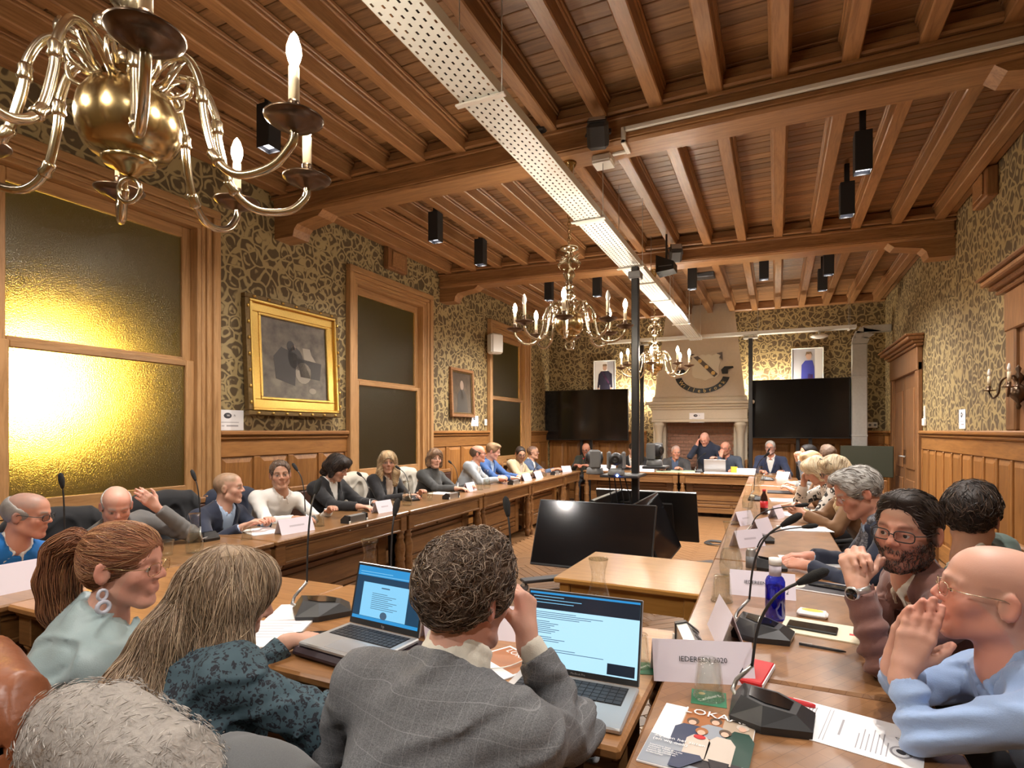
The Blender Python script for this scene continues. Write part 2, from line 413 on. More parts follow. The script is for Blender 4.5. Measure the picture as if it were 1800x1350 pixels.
# panelling. T maps (along, out, up) to the wall's own frame
def panelling(wall, T, a0, a1, n, top=1.5, gap=.035):
    def bx(name, lo, hi, b, mat):
        m = MB(); c = [(lo[i]+hi[i])/2 for i in range(3)]; d = [hi[i]-lo[i] for i in range(3)]
        m.box((0, 0, 0), d, b)
        p, rz = T(c[0], c[1], c[2]); return m.build(name, mat, wall, p, rz)
    bx('panel_backing', (a0, 0, .02), (a1, .012, top-.1), 0, 'oak_panel')
    bx('cap_rail', (a0, 0, top-.045), (a1, .07, top), .012, 'oak_panel_h')
    bx('cap_moulding', (a0, 0, top-.085), (a1, .05, top-.047), .014, 'oak_panel_h')
    bx('top_rail', (a0, 0, top-.24), (a1, .03, top-.087), .006, 'oak_panel_h')
    bx('bottom_rail', (a0, 0, .0), (a1, .03, .2), .006, 'oak_panel_h')
    w = (a1-a0)/n
    for i in range(n+1):
        x = a0+w*i; bx('stile', (max(a0, x-gap), 0, .2), (min(a1, x+gap), .03, top-.242), .005, 'oak_panel')
    for i in range(n):
        x0, x1 = a0+w*i+gap+.004, a0+w*(i+1)-gap-.004
        m = MB(); h0, h1 = .205, top-.247; wx = (x1-x0)/2; hh = (h1-h0)/2; e = min(.045, wx*.5)
        v = [(-wx, .014, -hh), (wx, .014, -hh), (wx, .014, hh), (-wx, .014, hh), (-wx+e, .028, -hh+e), (wx-e, .028, -hh+e), (wx-e, .028, hh-e), (-wx+e, .028, hh-e)]
        m.add(v, [(4, 5, 6, 7), (0, 1, 5, 4), (1, 2, 6, 5), (2, 3, 7, 6), (3, 0, 4, 7)])
        p, rz = T((x0+x1)/2, 0, (h0+h1)/2); m.build('raised_panel', 'oak_panel', wall, p, rz)
wood('oak_panel_h', (.18, .070, .017), (.33, .147, .040), .42, 'x', per_obj=.1)
TL = lambda a, o, z: ((XL+o, a, z), -PI/2)      # local x runs along -y on the left wall, out = +x
def TLf(a, o, z): return ((XL+o, a, z), PI/2)
# local frame: x along wall, y out of wall. left wall: out=+x -> rotate by -90 deg (x->-y, y->+x)
for a0, a1, n in ((-2.5, 1.71, 10), (3.46, 5.13, 4), (6.88, 8.66, 4), (10.43, 11.45, 2)): panelling(wall_left, TL, a0, a1, n)
for a0, a1 in WIN: panelling(wall_left, TL, a0, a1, 4, top=.92)
TR = lambda a, o, z: ((XR-o, a, z), PI/2)
panelling(wall_right, TR, -2.5, 9.02, 33, gap=.022)
panelling(wall_right, TR, 11.12, 11.83, 2)
TB = lambda a, o, z: ((a, -o, z), PI)
panelling(wall_back, TB, 0.02, 2.1, 6); panelling(wall_back, TB, 4.05, Wb-.02, 6)
struct(MB().b2((XL, YF, ZC-.13), (XL+.09, YBL, ZC-.02), .02).build('trim_1', 'oak_joist')); struct(MB().b2((XR-.09, YF, ZC-.13), (XR, YBR, ZC-.02), .02).build('trim_2', 'oak_joist'))
# windows: sash windows with deep moulded casing, frosted amber panes
for wi, (a, b) in enumerate(WIN):
    root = struct(link('window_%d' % (wi+1), None, None, (XL, (a+b)/2, WZ0)))
    h = WZ1-WZ0; w = (b-a)/2; cw = .15
    for s in (-1, 1):                                    # casing jambs: three steps
        for k, (o0, o1, t) in enumerate(((0, .07, .075), (.07, .115, .05), (.115, .15, .03))):
            MB().b2((0, min(s*(w-o0), s*(w-o1)), -.06), (t, max(s*(w-o0), s*(w-o1)), h-o1), .008).build('casing', 'oak_frame', root)
        MB().b2((-.13, min(s*(w-.15), s*(w-.19)), 0), (.02, max(s*(w-.15), s*(w-.19)), h-.19), .004).build('jamb', 'oak_frame', root)
    for k, (o0, o1, t) in enumerate(((0, .07, .075), (.07, .115, .05), (.115, .15, .03))):
        MB().b2((0, -w+o0, h-o1), (t, w-o0, h-o0), .008).build('casing', 'oak_rail', root)
    MB().b2((-.13, -w+.15, h-.19), (.02, w-.15, h-.15), .004).build('jamb', 'oak_rail', root)
    MB().b2((-.1, -w-.02, -.05), (.11, w+.02, 0), .012).build('window_sill', 'oak_rail', root)
    iw = w-.19; zt = 1.13                                # meeting rail height
    for nm, z0, z1, x in (('upper_sash', zt+.03, h-.19, -.09), ('lower_sash', 0.0, zt+.045, -.045)):
        m = MB(); st = .075
        m.b2((x-.02, -iw, z0), (x+.025, -iw+st, z1), .006); m.b2((x-.02, iw-st, z0), (x+.025, iw, z1), .006)
        so = m.build(nm, 'oak_frame', root)
        r = MB(); bh = .12 if nm[0] == 'l' else .045; th = .05 if nm[0] == 'l' else .09
        r.b2((x-.02, -iw+st, z0), (x+.025, iw-st, z0+bh), .006); r.b2((x-.02, -iw+st, z1-th), (x+.025, iw-st, z1), .006)
        r.build('sash_rail', 'oak_rail', so)
        MB().add([(x, -iw+st-.005, z0+bh-.005), (x, iw-st+.005, z0+bh-.005), (x, iw-st+.005, z1-th+.005), (x, -iw+st-.005, z1-th+.005)], [(0, 1, 2, 3)]).build('pane', 'frosted_amber', so)
        if nm[0] == 'l':
            hb = MB(); hb.tube([(x+.025, -.06, z0+.05), (x+.05, -.05, z0+.05), (x+.05, .05, z0+.05), (x+.025, .06, z0+.05)], .006, 6); hb.build('sash_lift', 'brass_dark', so)
    # frosted pane is a slab: keep a single sheet so light passes straight through
# outside: a sodium street lamp beyond the near window and the dark house across the street
nw = tag(MB().b2((-22.2, -12, -2), (-22, 34, 12)).build('house_front_across_street', 'night_wall'), 'dark house front across the street, seen only through the frosted windows', 'building')
sl = thing('street_lamp', 'yellow street lamp glowing outside behind the frosted near window', 'street lamp', (-14.5, 5.25, -1.85))
MB().cyl((0, 0, 0), (0, 0, 4.04), .05, .04, 10).build('post', 'black_metal', sl)
MB().ball((0, 0, 4.2), (.17, .17, .13), 14, 10).build('lantern', 'lamp_sodium', sl)
MB().lathe([(.2, 4.34), (.05, 4.44), (.0, 4.46)], 14).build('cap', 'black_metal', sl)
ld = bpy.data.lights.new('street_lamp_light', 'POINT'); ld.energy = 1000; ld.color = (1., .66, .16); ld.shadow_soft_size = .25
lo = link('lamp_light', ld, sl, (0, 0, 4.2))
# vents / wooden boxes high on the walls
for nm, x, yy, s, lab in (('vent_box', XL, 6.02, 1, 'square wooden vent box high on the window wall under the ceiling'), ('vent_box', XR, 6.45, -1, 'square wooden vent box high on the right-hand wall under the ceiling')):
    t = thing(nm, lab, 'vent', (x, yy, 3.55), 0 if s > 0 else PI)
    MB().b2((0, -.2, 0), (.09, .2, .27), .012).build('box', 'oak_door', t)
    MB().b2((.09, -.13, .04), (.105, .13, .23), .008).build('front_panel', 'oak_beam', t)
# door in the right wall with entablature
door = struct(link('door_1', None, None, (XR, 10.08, 0), PI/2))
for s in (-1, 1):
    MB().b2((min(s*.82, s*1.0), -.0, 0), (max(s*.82, s*1.0), .06, 2.42), .012).build('casing', 'oak_door', door)
    MB().b2((min(s*.78, s*.82), 0, 0), (max(s*.78, s*.82), .04, 2.4), .006).build('casing', 'oak_door', door)
MB().b2((-1.0, 0, 2.3), (1.0, .07, 2.62), .01).build('frieze', 'oak_door', door)
for k, (zz, o, hh) in enumerate(((2.62, .10, .04), (2.66, .14, .04), (2.70, .19, .05), (2.75, .22, .03))):
    MB().b2((-1.0-o*.5, 0, zz), (1.0+o*.5, o, zz+hh), .012).build('cornice', 'oak_door', door)
for s in (-1, 1):
    lf = MB().b2((min(s*.004, s*.78), 0, .01), (max(s*.004, s*.78), .025, 2.3), .004).build('door_leaf', 'oak_door', door)
    for z0, z1 in ((.15, .8), (.95, 2.1)):
        MB().b2((min(s*.13, s*.65), .02, z0), (max(s*.13, s*.65), .04, z1), .018).build('door_panel', 'oak_door', lf)
    MB().b2((s*.06-.02, .02, 1.0), (s*.06+.02, .032, 1.22), .006).build('door_plate', 'brass_dark', lf)
    hd = MB().tube([(s*.06, .03, 1.12), (s*.06, .07, 1.12), (s*.18, .07, 1.12)], .009, 8).build('door_handle', 'galv', lf)
# second doorway, mostly out of view: only its cornice shows at the right edge
door2 = struct(link('door_2', None, None, (XR, 4.9, 0), PI/2))
for k, (zz, o, hh) in enumerate(((2.62, .10, .04), (2.66, .14, .04), (2.70, .19, .05), (2.75, .22, .03))):
    MB().b2((-1.05-o*.5, 0, zz), (1.05+o*.5, o, zz+hh), .012).build('cornice', 'oak_door', door2)
MB().b2((-1.0, 0, 2.3), (1.0, .07, 2.62), .01).build('frieze', 'oak_door', door2)
for s in (-1, 1): MB().b2((min(s*.8, s*1.0), -.0, 1.5), (max(s*.8, s*1.0), .06, 2.42), .012).build('casing', 'oak_door', door2)
MB().b2((-.8, 0, 1.5), (.8, .03, 2.3), .005).build('door_leaf', 'oak_door', door2)

# fireplace on the back wall
fx = -1.37; FY = yb(fx)
fp = thing('fireplace', 'stone fireplace with tall tapered plaster hood and brick back on the far wall', 'fireplace', (fx, FY, 0), BACK_A)
hd = MB(); zb, zt2 = 2.06, ZC
hd.add([(-.83, -.50, zb), (.83, -.50, zb), (.83, 0, zb), (-.83, 0, zb), (-.62, -.16, zt2), (.62, -.16, zt2), (.62, 0, zt2), (-.62, 0, zt2)],
       [(0, 1, 5, 4), (1, 2, 6, 5), (3, 0, 4, 7), (0, 3, 2, 1)])
hd.build('hood', 'plaster', fp)
for z0, z1, o in ((2.06, 2.13, .03), (2.13, 2.16, .015)):
    MB().b2((-.83-o, -.50-o, z0), (.83+o, 0, z1), .01).build('hood_base', 'stone', fp)
for z0, z1, hw, dp in ((2.0, 2.06, .98, .60), (1.95, 2.0, .93, .57), (1.90, 1.95, .89, .55)):
    MB().b2((-hw, -dp, z0), (hw, 0, z1), .015).build('mantel_shelf', 'stone', fp)
MB().b2((-.86, -.53, 1.72), (.86, -.05, 1.90), .008).build('lintel', 'stone', fp)
MB().b2((-.87, -.545, 1.66), (.87, -.05, 1.72), .012).build('lintel_moulding', 'stone', fp)
for s in (-1, 1):
    MB().b2((min(s*.62, s*.86), -.36, 0), (max(s*.62, s*.86), 0, 1.66), .01).build('pier', 'stone', fp)
    MB().lathe([(.10, 0), (.10, .08), (.07, .14), (.068, 1.45), (.085, 1.5), (.095, 1.58), (.11, 1.6), (.11, 1.66)], 18, (s*.74, -.44, 0)).build('column', 'stone', fp)
MB().b2((-.62, -.10, 0), (.62, -.04, 1.66)).build('fire_back', 'mortar', fp)
br = MB()
for r in range(24):
    for c in range(-7, 7):
        x0 = c*.1+(.05 if r % 2 else 0); x1 = x0+.093
        x0 = max(x0, -.615); x1 = min(x1, .615)
        if x1-x0 > .02: br.b2((x0, -.118-random.random()*.006, r*.069+.004), (x1, -.1, r*.069+.064))
bo = br.build('brick', 'brick', fp); bo['kind'] = 'stuff'
# coat of arms with name ribbon on the hood
sl_a = math.atan2(.34, zt2-zb)
plain('ribbon_black', (.015, .02, .022), .4); plain('arms_silver', (.70, .66, .55), .35); plain('arms_dark', (.10, .085, .075), .5); plain('arms_gold', (.72, .52, .2), .35, .4)
ca = thing('coat_of_arms', 'silver shield coat of arms with black name ribbon on the fireplace hood', 'coat of arms', (fx, FY, 0), BACK_A)
def hood_pt(x, z, o): return (x, -.50+(z-zb)*(.34/(zt2-zb))-o, z)
sh = [(-.27, .0), (-.24, -.06), (-.27, -.12), (-.24, -.22), (-.24, -.36), (-.2, -.42), (-.06, -.45), (0, -.48), (.06, -.45), (.2, -.42), (.24, -.36), (.24, -.22), (.27, -.12), (.24, -.06), (.27, .0), (.20, .03), (.12, .0), (.06, .03), (0, .01), (-.06, .03), (-.12, .0), (-.2, .03)]
sz = 2.93
hp = lambda dx: (lambda x, y, z: hood_pt(x+dx, sz+y, z))
MB().prism(sh, .005, .035, hp(.12)).build('shield', 'arms_silver', ca)
MB().prism([(-.22, -.02), (-.14, .0), (.22, -.36), (.16, -.42)], .03, .045, hp(.12)).build('diagonal_band', 'arms_dark', ca)
for px, py in ((-.10, -.10), (.02, -.22), (.14, -.34)):
    MB().prism([(px+.04*math.cos(a*PI/3), py+.04*math.sin(a*PI/3)) for a in range(6)], .04, .055, hp(.12)).build('shell', 'arms_gold', ca)
for s in (-1, 1):
    MB().prism([(s*.20, .04), (s*.30, .06), (s*.31, -.10), (s*.25, -.04)][::(1 if s < 0 else -1)][::-1], .0, .03, hp(.12)).build('scroll', 'arms_dark', ca)
rb = MB(); P = []
for i in range(25):
    t = PI*(1.06+.88*i/24); P.append((math.cos(t), math.sin(t)))
for i in range(24):
    (c0, s0), (c1, s1) = P[i], P[i+1]; q = []
    for rr_ in (.56, .44):
        pass
    f = lambda c, s, r: (c*r*.86, -.30+s*r*.62-.06)
    quad = [f(c0, s0, .58), f(c1, s1, .58), f(c1, s1, .44), f(c0, s0, .44)]
    rb.prism(quad, .006, .022, hp(.06))
rb.prism([(-.44, -.36), (-.34, -.36), (-.30, -.28), (-.36, -.24), (-.46, -.28)], .006, .03, hp(.06)); rb.prism([(.36, -.36), (.46, -.36), (.46, -.28), (.56, -.25), (.55, -.22), (.40, -.22), (.34, -.28)], .006, .03, hp(.06))
rb.build('name_ribbon', 'ribbon_black', ca)
word = 'Willebroek'
for i, ch in enumerate(word):
    t = PI*(1.17+.66*i/9); c, s = math.cos(t), math.sin(t)
    p = hood_pt(.06+c*.51*.86, sz-.36+s*.51*.62, .026)
    text_obj('letter', ch, .105, 'arms_gold', ca, p, (PI/2-sl_a, t-1.5*PI, 0), .003)
for o in ca.children:
    if o.name.startswith('letter'):
        tt = o.rotation_euler[1]; o.rotation_euler = (Matrix.Rotation(PI/2-sl_a, 3, 'X') @ Matrix.Rotation(tt, 3, 'Z')).to_euler()
# ---------------------------------------------------------------- chandeliers
def point(parent, loc, watts, col=(1., .87, .69), r=.02):
    d = bpy.data.lights.new('bulb_light', 'POINT'); d.energy = watts; d.color = col; d.shadow_soft_size = r
    return link('bulb_light', d, parent, loc)
def arc(cx, cz, r, a0, a1, n): return [(cx+r*math.cos(a0+(a1-a0)*i/n), cz+r*math.sin(a0+(a1-a0)*i/n)) for i in range(n+1)]
def smooth_path(pts, n=6):
    P = [Vector(p) for p in pts]; out = []
    for i in range(len(P)-1):
        a, b, c, d = P[max(0, i-1)], P[i], P[i+1], P[min(len(P)-1, i+2)]
        for k in range(n):
            t = k/n; t2 = t*t; t3 = t2*t
            out.append(.5*((2*b)+(-a+c)*t+(2*a-5*b+4*c-d)*t2+(-a+3*b-3*c+d)*t3))
    out.append(P[-1]); return out
def chandelier(label, loc, off=(), rz=0., drop=1.2):
    t = thing('chandelier', label, 'chandelier', loc, rz, 'brass chandeliers hung along the room')
    MB().lathe([(0, -.13), (.02, -.125), (.035, -.11), (.055, -.105), (.06, -.095), (.05, -.088), (.085, -.075), (.108, -.035), (.112, .0), (.105, .04), (.085, .072), (.06, .085), (.05, .10), (.055, .115), (.03, .125)], 28).build('ball', 'brass', t)
    MB().lathe([(.03, .12), (.045, .14), (.028, .17), (.02, .19), (.05, .215), (.052, .235), (.03, .26), (.02, .275), (.042, .29), (.042, .30), (.02, .31), (.03, .33), (.022, .345), (.045, .375), (.048, .40), (.03, .43), (.014, .45), (.012, .56), (.03, .57), (.07, .585), (.07, .60), (.02, .615), (.0, .62)], 20).build('stem', 'brass_pale', t)
    w = MB()
    for s in (-1, 1):                                   # eagle: two wings, body, heads
        for k in range(6):
            w.tube([(0, 0, .50), (s*(.05+.008*k), 0, .53-.012*k), (s*(.085-.004*k), 0, .56-.026*k)], [.009, .008, .003], 5)
        w.ball((s*.022, 0, .55), (.014, .012, .012), 8, 6); w.tube([(0, 0, .44), (s*.03, .0, .43), (s*.05, 0, .44)], .007, 5)
    w.ball((0, 0, .49), (.02, .018, .045), 10, 8); w.build('eagle', 'brass_pale', t)
    MB().tube([(.03*math.cos(a*PI/8), 0, -.165+.03*math.sin(a*PI/8)) for a in range(16)], .006, 6, closed=True).build('pendant_ring', 'brass_pale', t)
    ch = MB(); z = .63; k = 0
    while z < drop:
        ring = [(0.012*math.cos(a*PI/4), 0, .02*math.sin(a*PI/4)) for a in range(8)]
        ch.tube([((p[0], 0, p[2]+z) if k % 2 else (0, p[0], p[2]+z)) for p in ring], .0032, 4, closed=True); z += .031; k += 1
    ch.build('chain', 'brass', t)
    MB().lathe([(.012, drop-.14), (.016, drop-.08), (.03, drop-.05), (.055, drop-.02), (.06, drop)], 16).build('canopy', 'brass', t)
    arm_p = smooth_path([(.045, 0, .09), (.10, 0, .145), (.155, 0, .145), (.19, 0, .08), (.20, 0, .0), (.23, 0, -.10), (.29, 0, -.145), (.375, 0, -.13), (.425, 0, -.08), (.43, 0, -.045)], 5)
    am = MB().tube(arm_p, .0105, 8); 
    for f in (.38, .55):
        q = arm_p[int(len(arm_p)*f)]; d = (arm_p[int(len(arm_p)*f)+1]-q).normalized()
        am.tube([q-d*.02, q-d*.012, q, q+d*.012, q+d*.02], [.011, .015, .013, .016, .011], 8)
    arm_me = am.mesh('arm', 'brass_pale')
    leaf = MB()
    for k in range(5): leaf.tube([(.075, 0, .10), (.105, 0, .15+.004*k), (.13+.008*k*math.cos(k), .006*(k-2), .165+.010*math.sin(k*1.4))], [.006, .007, .002], 5)
    leaf.tube(smooth_path([(.06, 0, .09), (.09, 0, .075), (.125, 0, .09), (.13, 0, .125), (.11, 0, .13)], 4), .006, 5)
    leaf.lathe([(.004, -.004), (.02, -.003), (.022, .002), (.012, .008), (.0, .009)], 12, (.145, 0, .15), R=Matrix.Rotation(PI/2, 3, 'Y')); leaf_me = leaf.mesh('scroll_leaf', 'brass_pale')
    pan_me = MB().lathe([(.006, -.052), (.02, -.048), (.04, -.035), (.05, -.036), (.066, -.024), (.068, -.02), (.05, -.028), (.02, -.03), (.015, -.02), (.017, -.005), (.012, .0), (.015, .012), (.013, .02)], 24).mesh('drip_pan', 'brass_dark')
    can_me = MB().lathe([(.0125, .018), (.0125, .10), (.010, .103), (.0, .103)], 12).mesh('candle', 'candle')
    bulb = MB().lathe([(.007, .10), (.013, .113), (.0175, .130), (.016, .150), (.009, .172), (.0, .184)], 12)
    on_me = bulb.mesh('bulb', 'bulb_lit'); off_me = bulb.mesh('bulb', 'bulb_off')
    for k in range(8):
        a = k*PI/4
        link('arm', arm_me, t, (0, 0, 0), a); link('scroll_leaf', leaf_me, t, (0, 0, 0), a+PI/8)
        p = (.43*math.cos(a), .43*math.sin(a), 0)
        dp = link('drip_pan', pan_me, t, p); link('candle', can_me, dp)
        bw_ = BULB_W*(1.7 if loc[1] > 6 else 1.)
        if k in off: link('bulb', off_me, dp)
        else: link('bulb', on_me, dp); point(t, (p[0], p[1], .14), bw_)
    return t
chandelier('large polished brass chandelier hanging closest, at upper left', (-1.44, .87, 2.255), rz=.30, drop=3.59-2.27)
chandelier('brass chandelier hanging in the middle of the room beside the cable tray', (-1.47, 4.22, 2.33), off=(5, 7), rz=.25, drop=3.59-2.33)
chandelier('farthest brass chandelier, hanging in front of the fireplace hood', (-1.44, 7.50, 2.36), rz=.1, drop=3.59-2.36)

# ---------------------------------------------------------------- cable trays
def tray(label, loc, rz, length, width=.2, h=.055, rods=(), zc=.8, joints=()):
    t = thing('cable_tray', label, 'cable tray', loc, rz, 'perforated cable trays under the ceiling')
    nslot = 6; pitch = .05; nl = int(length/pitch)
    m = MB(); seg_w = width/nslot
    # perforated floor as a grid of strips: slots are real holes
    xs = [0]; 
    for i in range(nslot): c = -width/2+seg_w*(i+.5); 
    sl = .0095
    for i in range(nslot+1):
        x0 = -width/2 if i == 0 else -width/2+seg_w*(i-.5)+sl/2; x1 = width/2 if i == nslot else -width/2+seg_w*(i+.5)-sl/2
        m.add([(x0, 0, 0), (x1, 0, 0), (x1, length, 0), (x0, length, 0)], [(3, 2, 1, 0)])
    for i in range(nslot):
        c = -width/2+seg_w*(i+.5)
        for k in range(nl):
            y0 = k*pitch+(.025 if i % 2 else 0)
            m.add([(c-sl/2, y0, 0), (c+sl/2, y0, 0), (c+sl/2, y0+.030, 0), (c-sl/2, y0+.030, 0)], [(3, 2, 1, 0)])
    m.build('perforated_base', 'tray_white', t)
    for s in (-1, 1): MB().b2((s*width/2-.001, 0, 0), (s*width/2+.001, length, h)).build('side_wall', 'tray_white', t)
    cb = MB()
    for k in range(4):
        cb.tube([(-.06+.035*k+.01*math.sin(q*1.7+k), length*q/12, .012+.004*(k % 2)) for q in range(13)], .007, 5)
    cb.build('cables', 'dark_grey', t)
    for y in joints: MB().b2((-width/2-.012, y-.02, -.012), (width/2+.012, y+.02, -.001), .003).build('joint_bracket', 'white_paint', t)
    for y in rods:
        MB().cyl((-width/2-.012, y, -.008), (-width/2-.012, y, zc), .003, n=6).build('hanger_rod', 'galv', t)
        MB().cyl((width/2+.012, y, -.008), (width/2+.012, y, zc), .003, n=6).build('hanger_rod', 'galv', t)
        MB().b2((-width/2-.03, y-.016, -.016), (width/2+.03, y+.016, -.004), .003).build('hanger_bracket', 'white_paint', t)
    return t
tray('long white perforated cable tray running the length of the ceiling', (-1.31, .9, 3.12), 0, 9.75, .21, rods=(1.55, 3.3, 4.7, 6.3, 8.0, 9.4), zc=.82, joints=(3.35, 5.4, 7.2))
tray('shorter cable tray crossing the room in front of the fireplace hood', (1.2, 11.0, 3.2), PI/2+.02, 4.3, .16, rods=(.1, 1.5, 2.6, 3.6), zc=.74)
dk = thing('air_duct', 'grey metal duct dropping down the back right corner beside the television', 'duct', (1.28, 11.3, 0))
MB().b2((-.115, -.06, 0), (.115, .06, 2.98), .01).build('drop', 'galv', dk)
bend = MB(); pr = [(0, 2.98), (.03, 3.08), (.1, 3.16), (.2, 3.2)]
for i in range(3):
    (x0, z0), (x1, z1) = pr[i], pr[i+1]
    bend.add([(-.115+x0*.6, -.06, z0), (.115+x0, -.06, z0-.0), (.115+x0, .06, z0), (-.115+x0*.6, .06, z0), (-.115+x1*.6, -.06, z1+.06*(i+1)/3), (.115+x1, -.06, z1-.03), (.115+x1, .06, z1-.03), (-.115+x1*.6, .06, z1+.06*(i+1)/3)], [(0, 1, 5, 4), (1, 2, 6, 5), (2, 3, 7, 6), (3, 0, 4, 7)])
bend.build('elbow', 'galv', dk)
MB().b2((.05, -.06, 3.16), (.46, .06, 3.28), .008).build('branch', 'galv', dk)
for z in (1.4, 2.4): MB().b2((-.12, -.065, z), (.12, .065, z+.03), .004).build('flange', 'galv', dk)

# ---------------------------------------------------------------- ceiling spot tubes (lit)
spots = [(-3.03, 1.85), (-3.03, 2.72), (-3.03, 4.74), (-3.0, 5.62), (-2.93, 7.55), (-2.24, 7.6), (-1.0, 7.75), (-.14, 7.62), (.56, 7.72), (.55, 8.55), (.55, 5.67), (.56, 4.76), (.55, 2.72), (.55, 1.85), (-3.03, -.6), (-1.2, -.9), (.55, -.6)]  # last three: unseen lamps added behind the camera to brighten the foreground
desc = ['above the near window, first of the window side row', 'above the near window, second of the window side row', 'in the middle bay, nearer of two by the window wall', 'in the middle bay, farther of two by the window wall',
        'in the far bay, closest to the window wall', 'in the far bay, left of the middle chandelier pole', 'in the far bay, just right of the long cable tray', 'in the far bay, between the tray and the right-hand pair', 'in the far bay, nearer of the right-hand pair', 'in the far bay, farther of the right-hand pair',
        'in the middle bay on the right, lower of the pair', 'in the middle bay on the right, upper of the pair', 'above the right-hand table, farther one out of sight', 'above the right-hand table, nearer one out of sight', 'added unseen behind the camera as fill light, window side', 'added unseen behind the camera as fill light, middle', 'added unseen behind the camera as fill light, right side']
for (x, y), d in zip(spots, desc):
    x, y = x*1.065, y*1.065
    t = thing('spot_tube', 'black square ceiling spotlight '+d, 'spotlight', (x, y, 3.47), .03, 'black square ceiling spotlights')
    m = MB(); w = .055
    for s in (-1, 1):
        m.b2((s*w-.003, -w, 0), (s*w+.003, w, .30), .002); m.b2((-w, s*w-.003, 0), (w, s*w+.003, .30), .002)
    m.b2((-w, -w, .29), (w, w, .30)); m.build('housing', 'black_matte', t)
    MB().b2((-w+.004, -w+.004, .035), (w-.004, w-.004, .04)).build('lens', 'spot_lens', t)
    MB().b2((-.02, -.02, .30), (.02, .02, ZC-3.47-.002)).build('mount', 'black_matte', t)
    ld = bpy.data.lights.new('spot_light', 'SPOT'); ld.energy = SPOT_W*((2.6 if x < .3 else 1.2) if y > 7.2 else (.8 if x > .3 else 1.)); ld.color = (1., .94, .88); ld.spot_size = 2.6; ld.spot_blend = 1.; ld.shadow_soft_size = .05
    link('spot_light', ld, t, (0, 0, .02))
# flood lights and devices on the beams
def flood(label, loc, rx, rz, mat='dark_grey'):
    t = thing('flood_light', label, 'stage light', loc, 0, 'stage lights on the ceiling beams', rot=(rx, 0, rz))
    MB().b2((-.075, -.09, -.07), (.075, .09, .07), .025).build('housing', mat, t)
    MB().b2((-.068, -.105, -.062), (.068, -.088, .062), .01).build('front_ring', 'black_metal', t)
    MB().b2((-.058, -.109, -.05), (.058, -.104, .05), .004).build('front_glass', 'lens_off', t)
    MB().tube([(-.085, 0, 0), (-.085, 0, .13), (.085, 0, .13), (.085, 0, 0)], .008, 6).build('yoke', 'black_metal', t)
flood('grey stage light with glass front clamped to the nearest visible beam', (-1.15, 3.92, 3.60), -.9, .2)
flood('grey stage light clamped to the second beam above the far chandelier', (-1.1, 7.02, 3.62), -.7, .3)
t = thing('hanging_speaker', 'black wedge-shaped loudspeaker hanging right of the long cable tray', 'loudspeaker', (-1.16, 6.75, 3.32))
MB().add([(-.1, -.12, 0), (.1, -.12, .02), (.1, .14, .03), (-.1, .14, .0), (-.1, -.12, .2), (.1, -.12, .11), (.1, .14, .12), (-.1, .14, .22)], [(3, 2, 1, 0), (4, 5, 6, 7), (0, 1, 5, 4), (1, 2, 6, 5), (2, 3, 7, 6), (3, 0, 4, 7)]).build('cabinet', 'black_matte', t)
MB().b2((-.07, -.125, .06), (.08, -.12, .07)).build('front_strip', 'mid_grey', t)
MB().cyl((0, 0, .12), (0, 0, .62), .012, n=8).build('hanger', 'black_metal', t)
t = thing('wall_bracket', 'small dark lamp bracket on the nearest visible beam beside the cable tray', 'bracket', (-1.63, 4.0, 3.66))
MB().b2((-.03, -.05, -.06), (.03, .04, .02), .01).build('arm', 'black_metal', t); MB().cyl((0, 0, 0), (0, -.02, .12), .012, n=8).build('stem', 'black_metal', t); MB().b2((-.05, -.04, .1), (.05, .03, .14), .01).build('plate', 'black_metal', t)
t = tag(MB().b2((-.14, -.1, 0), (.14, .1, .07), .01).build('ceiling_box', 'dark_grey', None, (-.95, 8.7, 3.72)), 'flat dark box fixed to the far bay of the ceiling', 'box')
t = thing('access_point', 'white dome hanging under the crossing cable tray on the right', 'wireless device', (.66, 11.0, 3.07))
MB().lathe([(.0, .0), (.07, .005), (.13, .025), (.14, .045), (.11, .06), (.0, .062)], 24).build('dome', 'white_plastic', t); MB().cyl((0, 0, .06), (0, 0, .13), .02, n=10).build('stem', 'galv', t)
# white conduit with junction box on the nearest visible beam
t = thing('cable_conduit', 'white cable conduit running along the nearest visible beam', 'conduit', (-1.0, 4.06, 3.67))
MB().b2((0, -.016, -.016), (2.73, .012, .016), .004).build('run', 'white_plastic', t)
MB().b2((-.016, -.016, -.10), (.016, .012, .016), .004).build('drop', 'white_plastic', t)
MB().b2((-.016, -.016, -.105), (.016, .16, -.075), .004).build('return', 'white_plastic', t); MB().b2((-.12, .13, -.10), (.0, .16, -.08), .004).build('tail', 'white_plastic', t)
t = thing('junction_box', 'white square junction box under the nearest visible beam', 'junction box', (-1.2, 4.24, 3.53))
MB().b2((-.075, -.075, 0), (.075, .075, .06), .012).build('body', 'white_plastic', t); MB().b2((-.07, -.07, -.006), (.07, .07, .0), .006).build('lid', 'white_plastic', t)

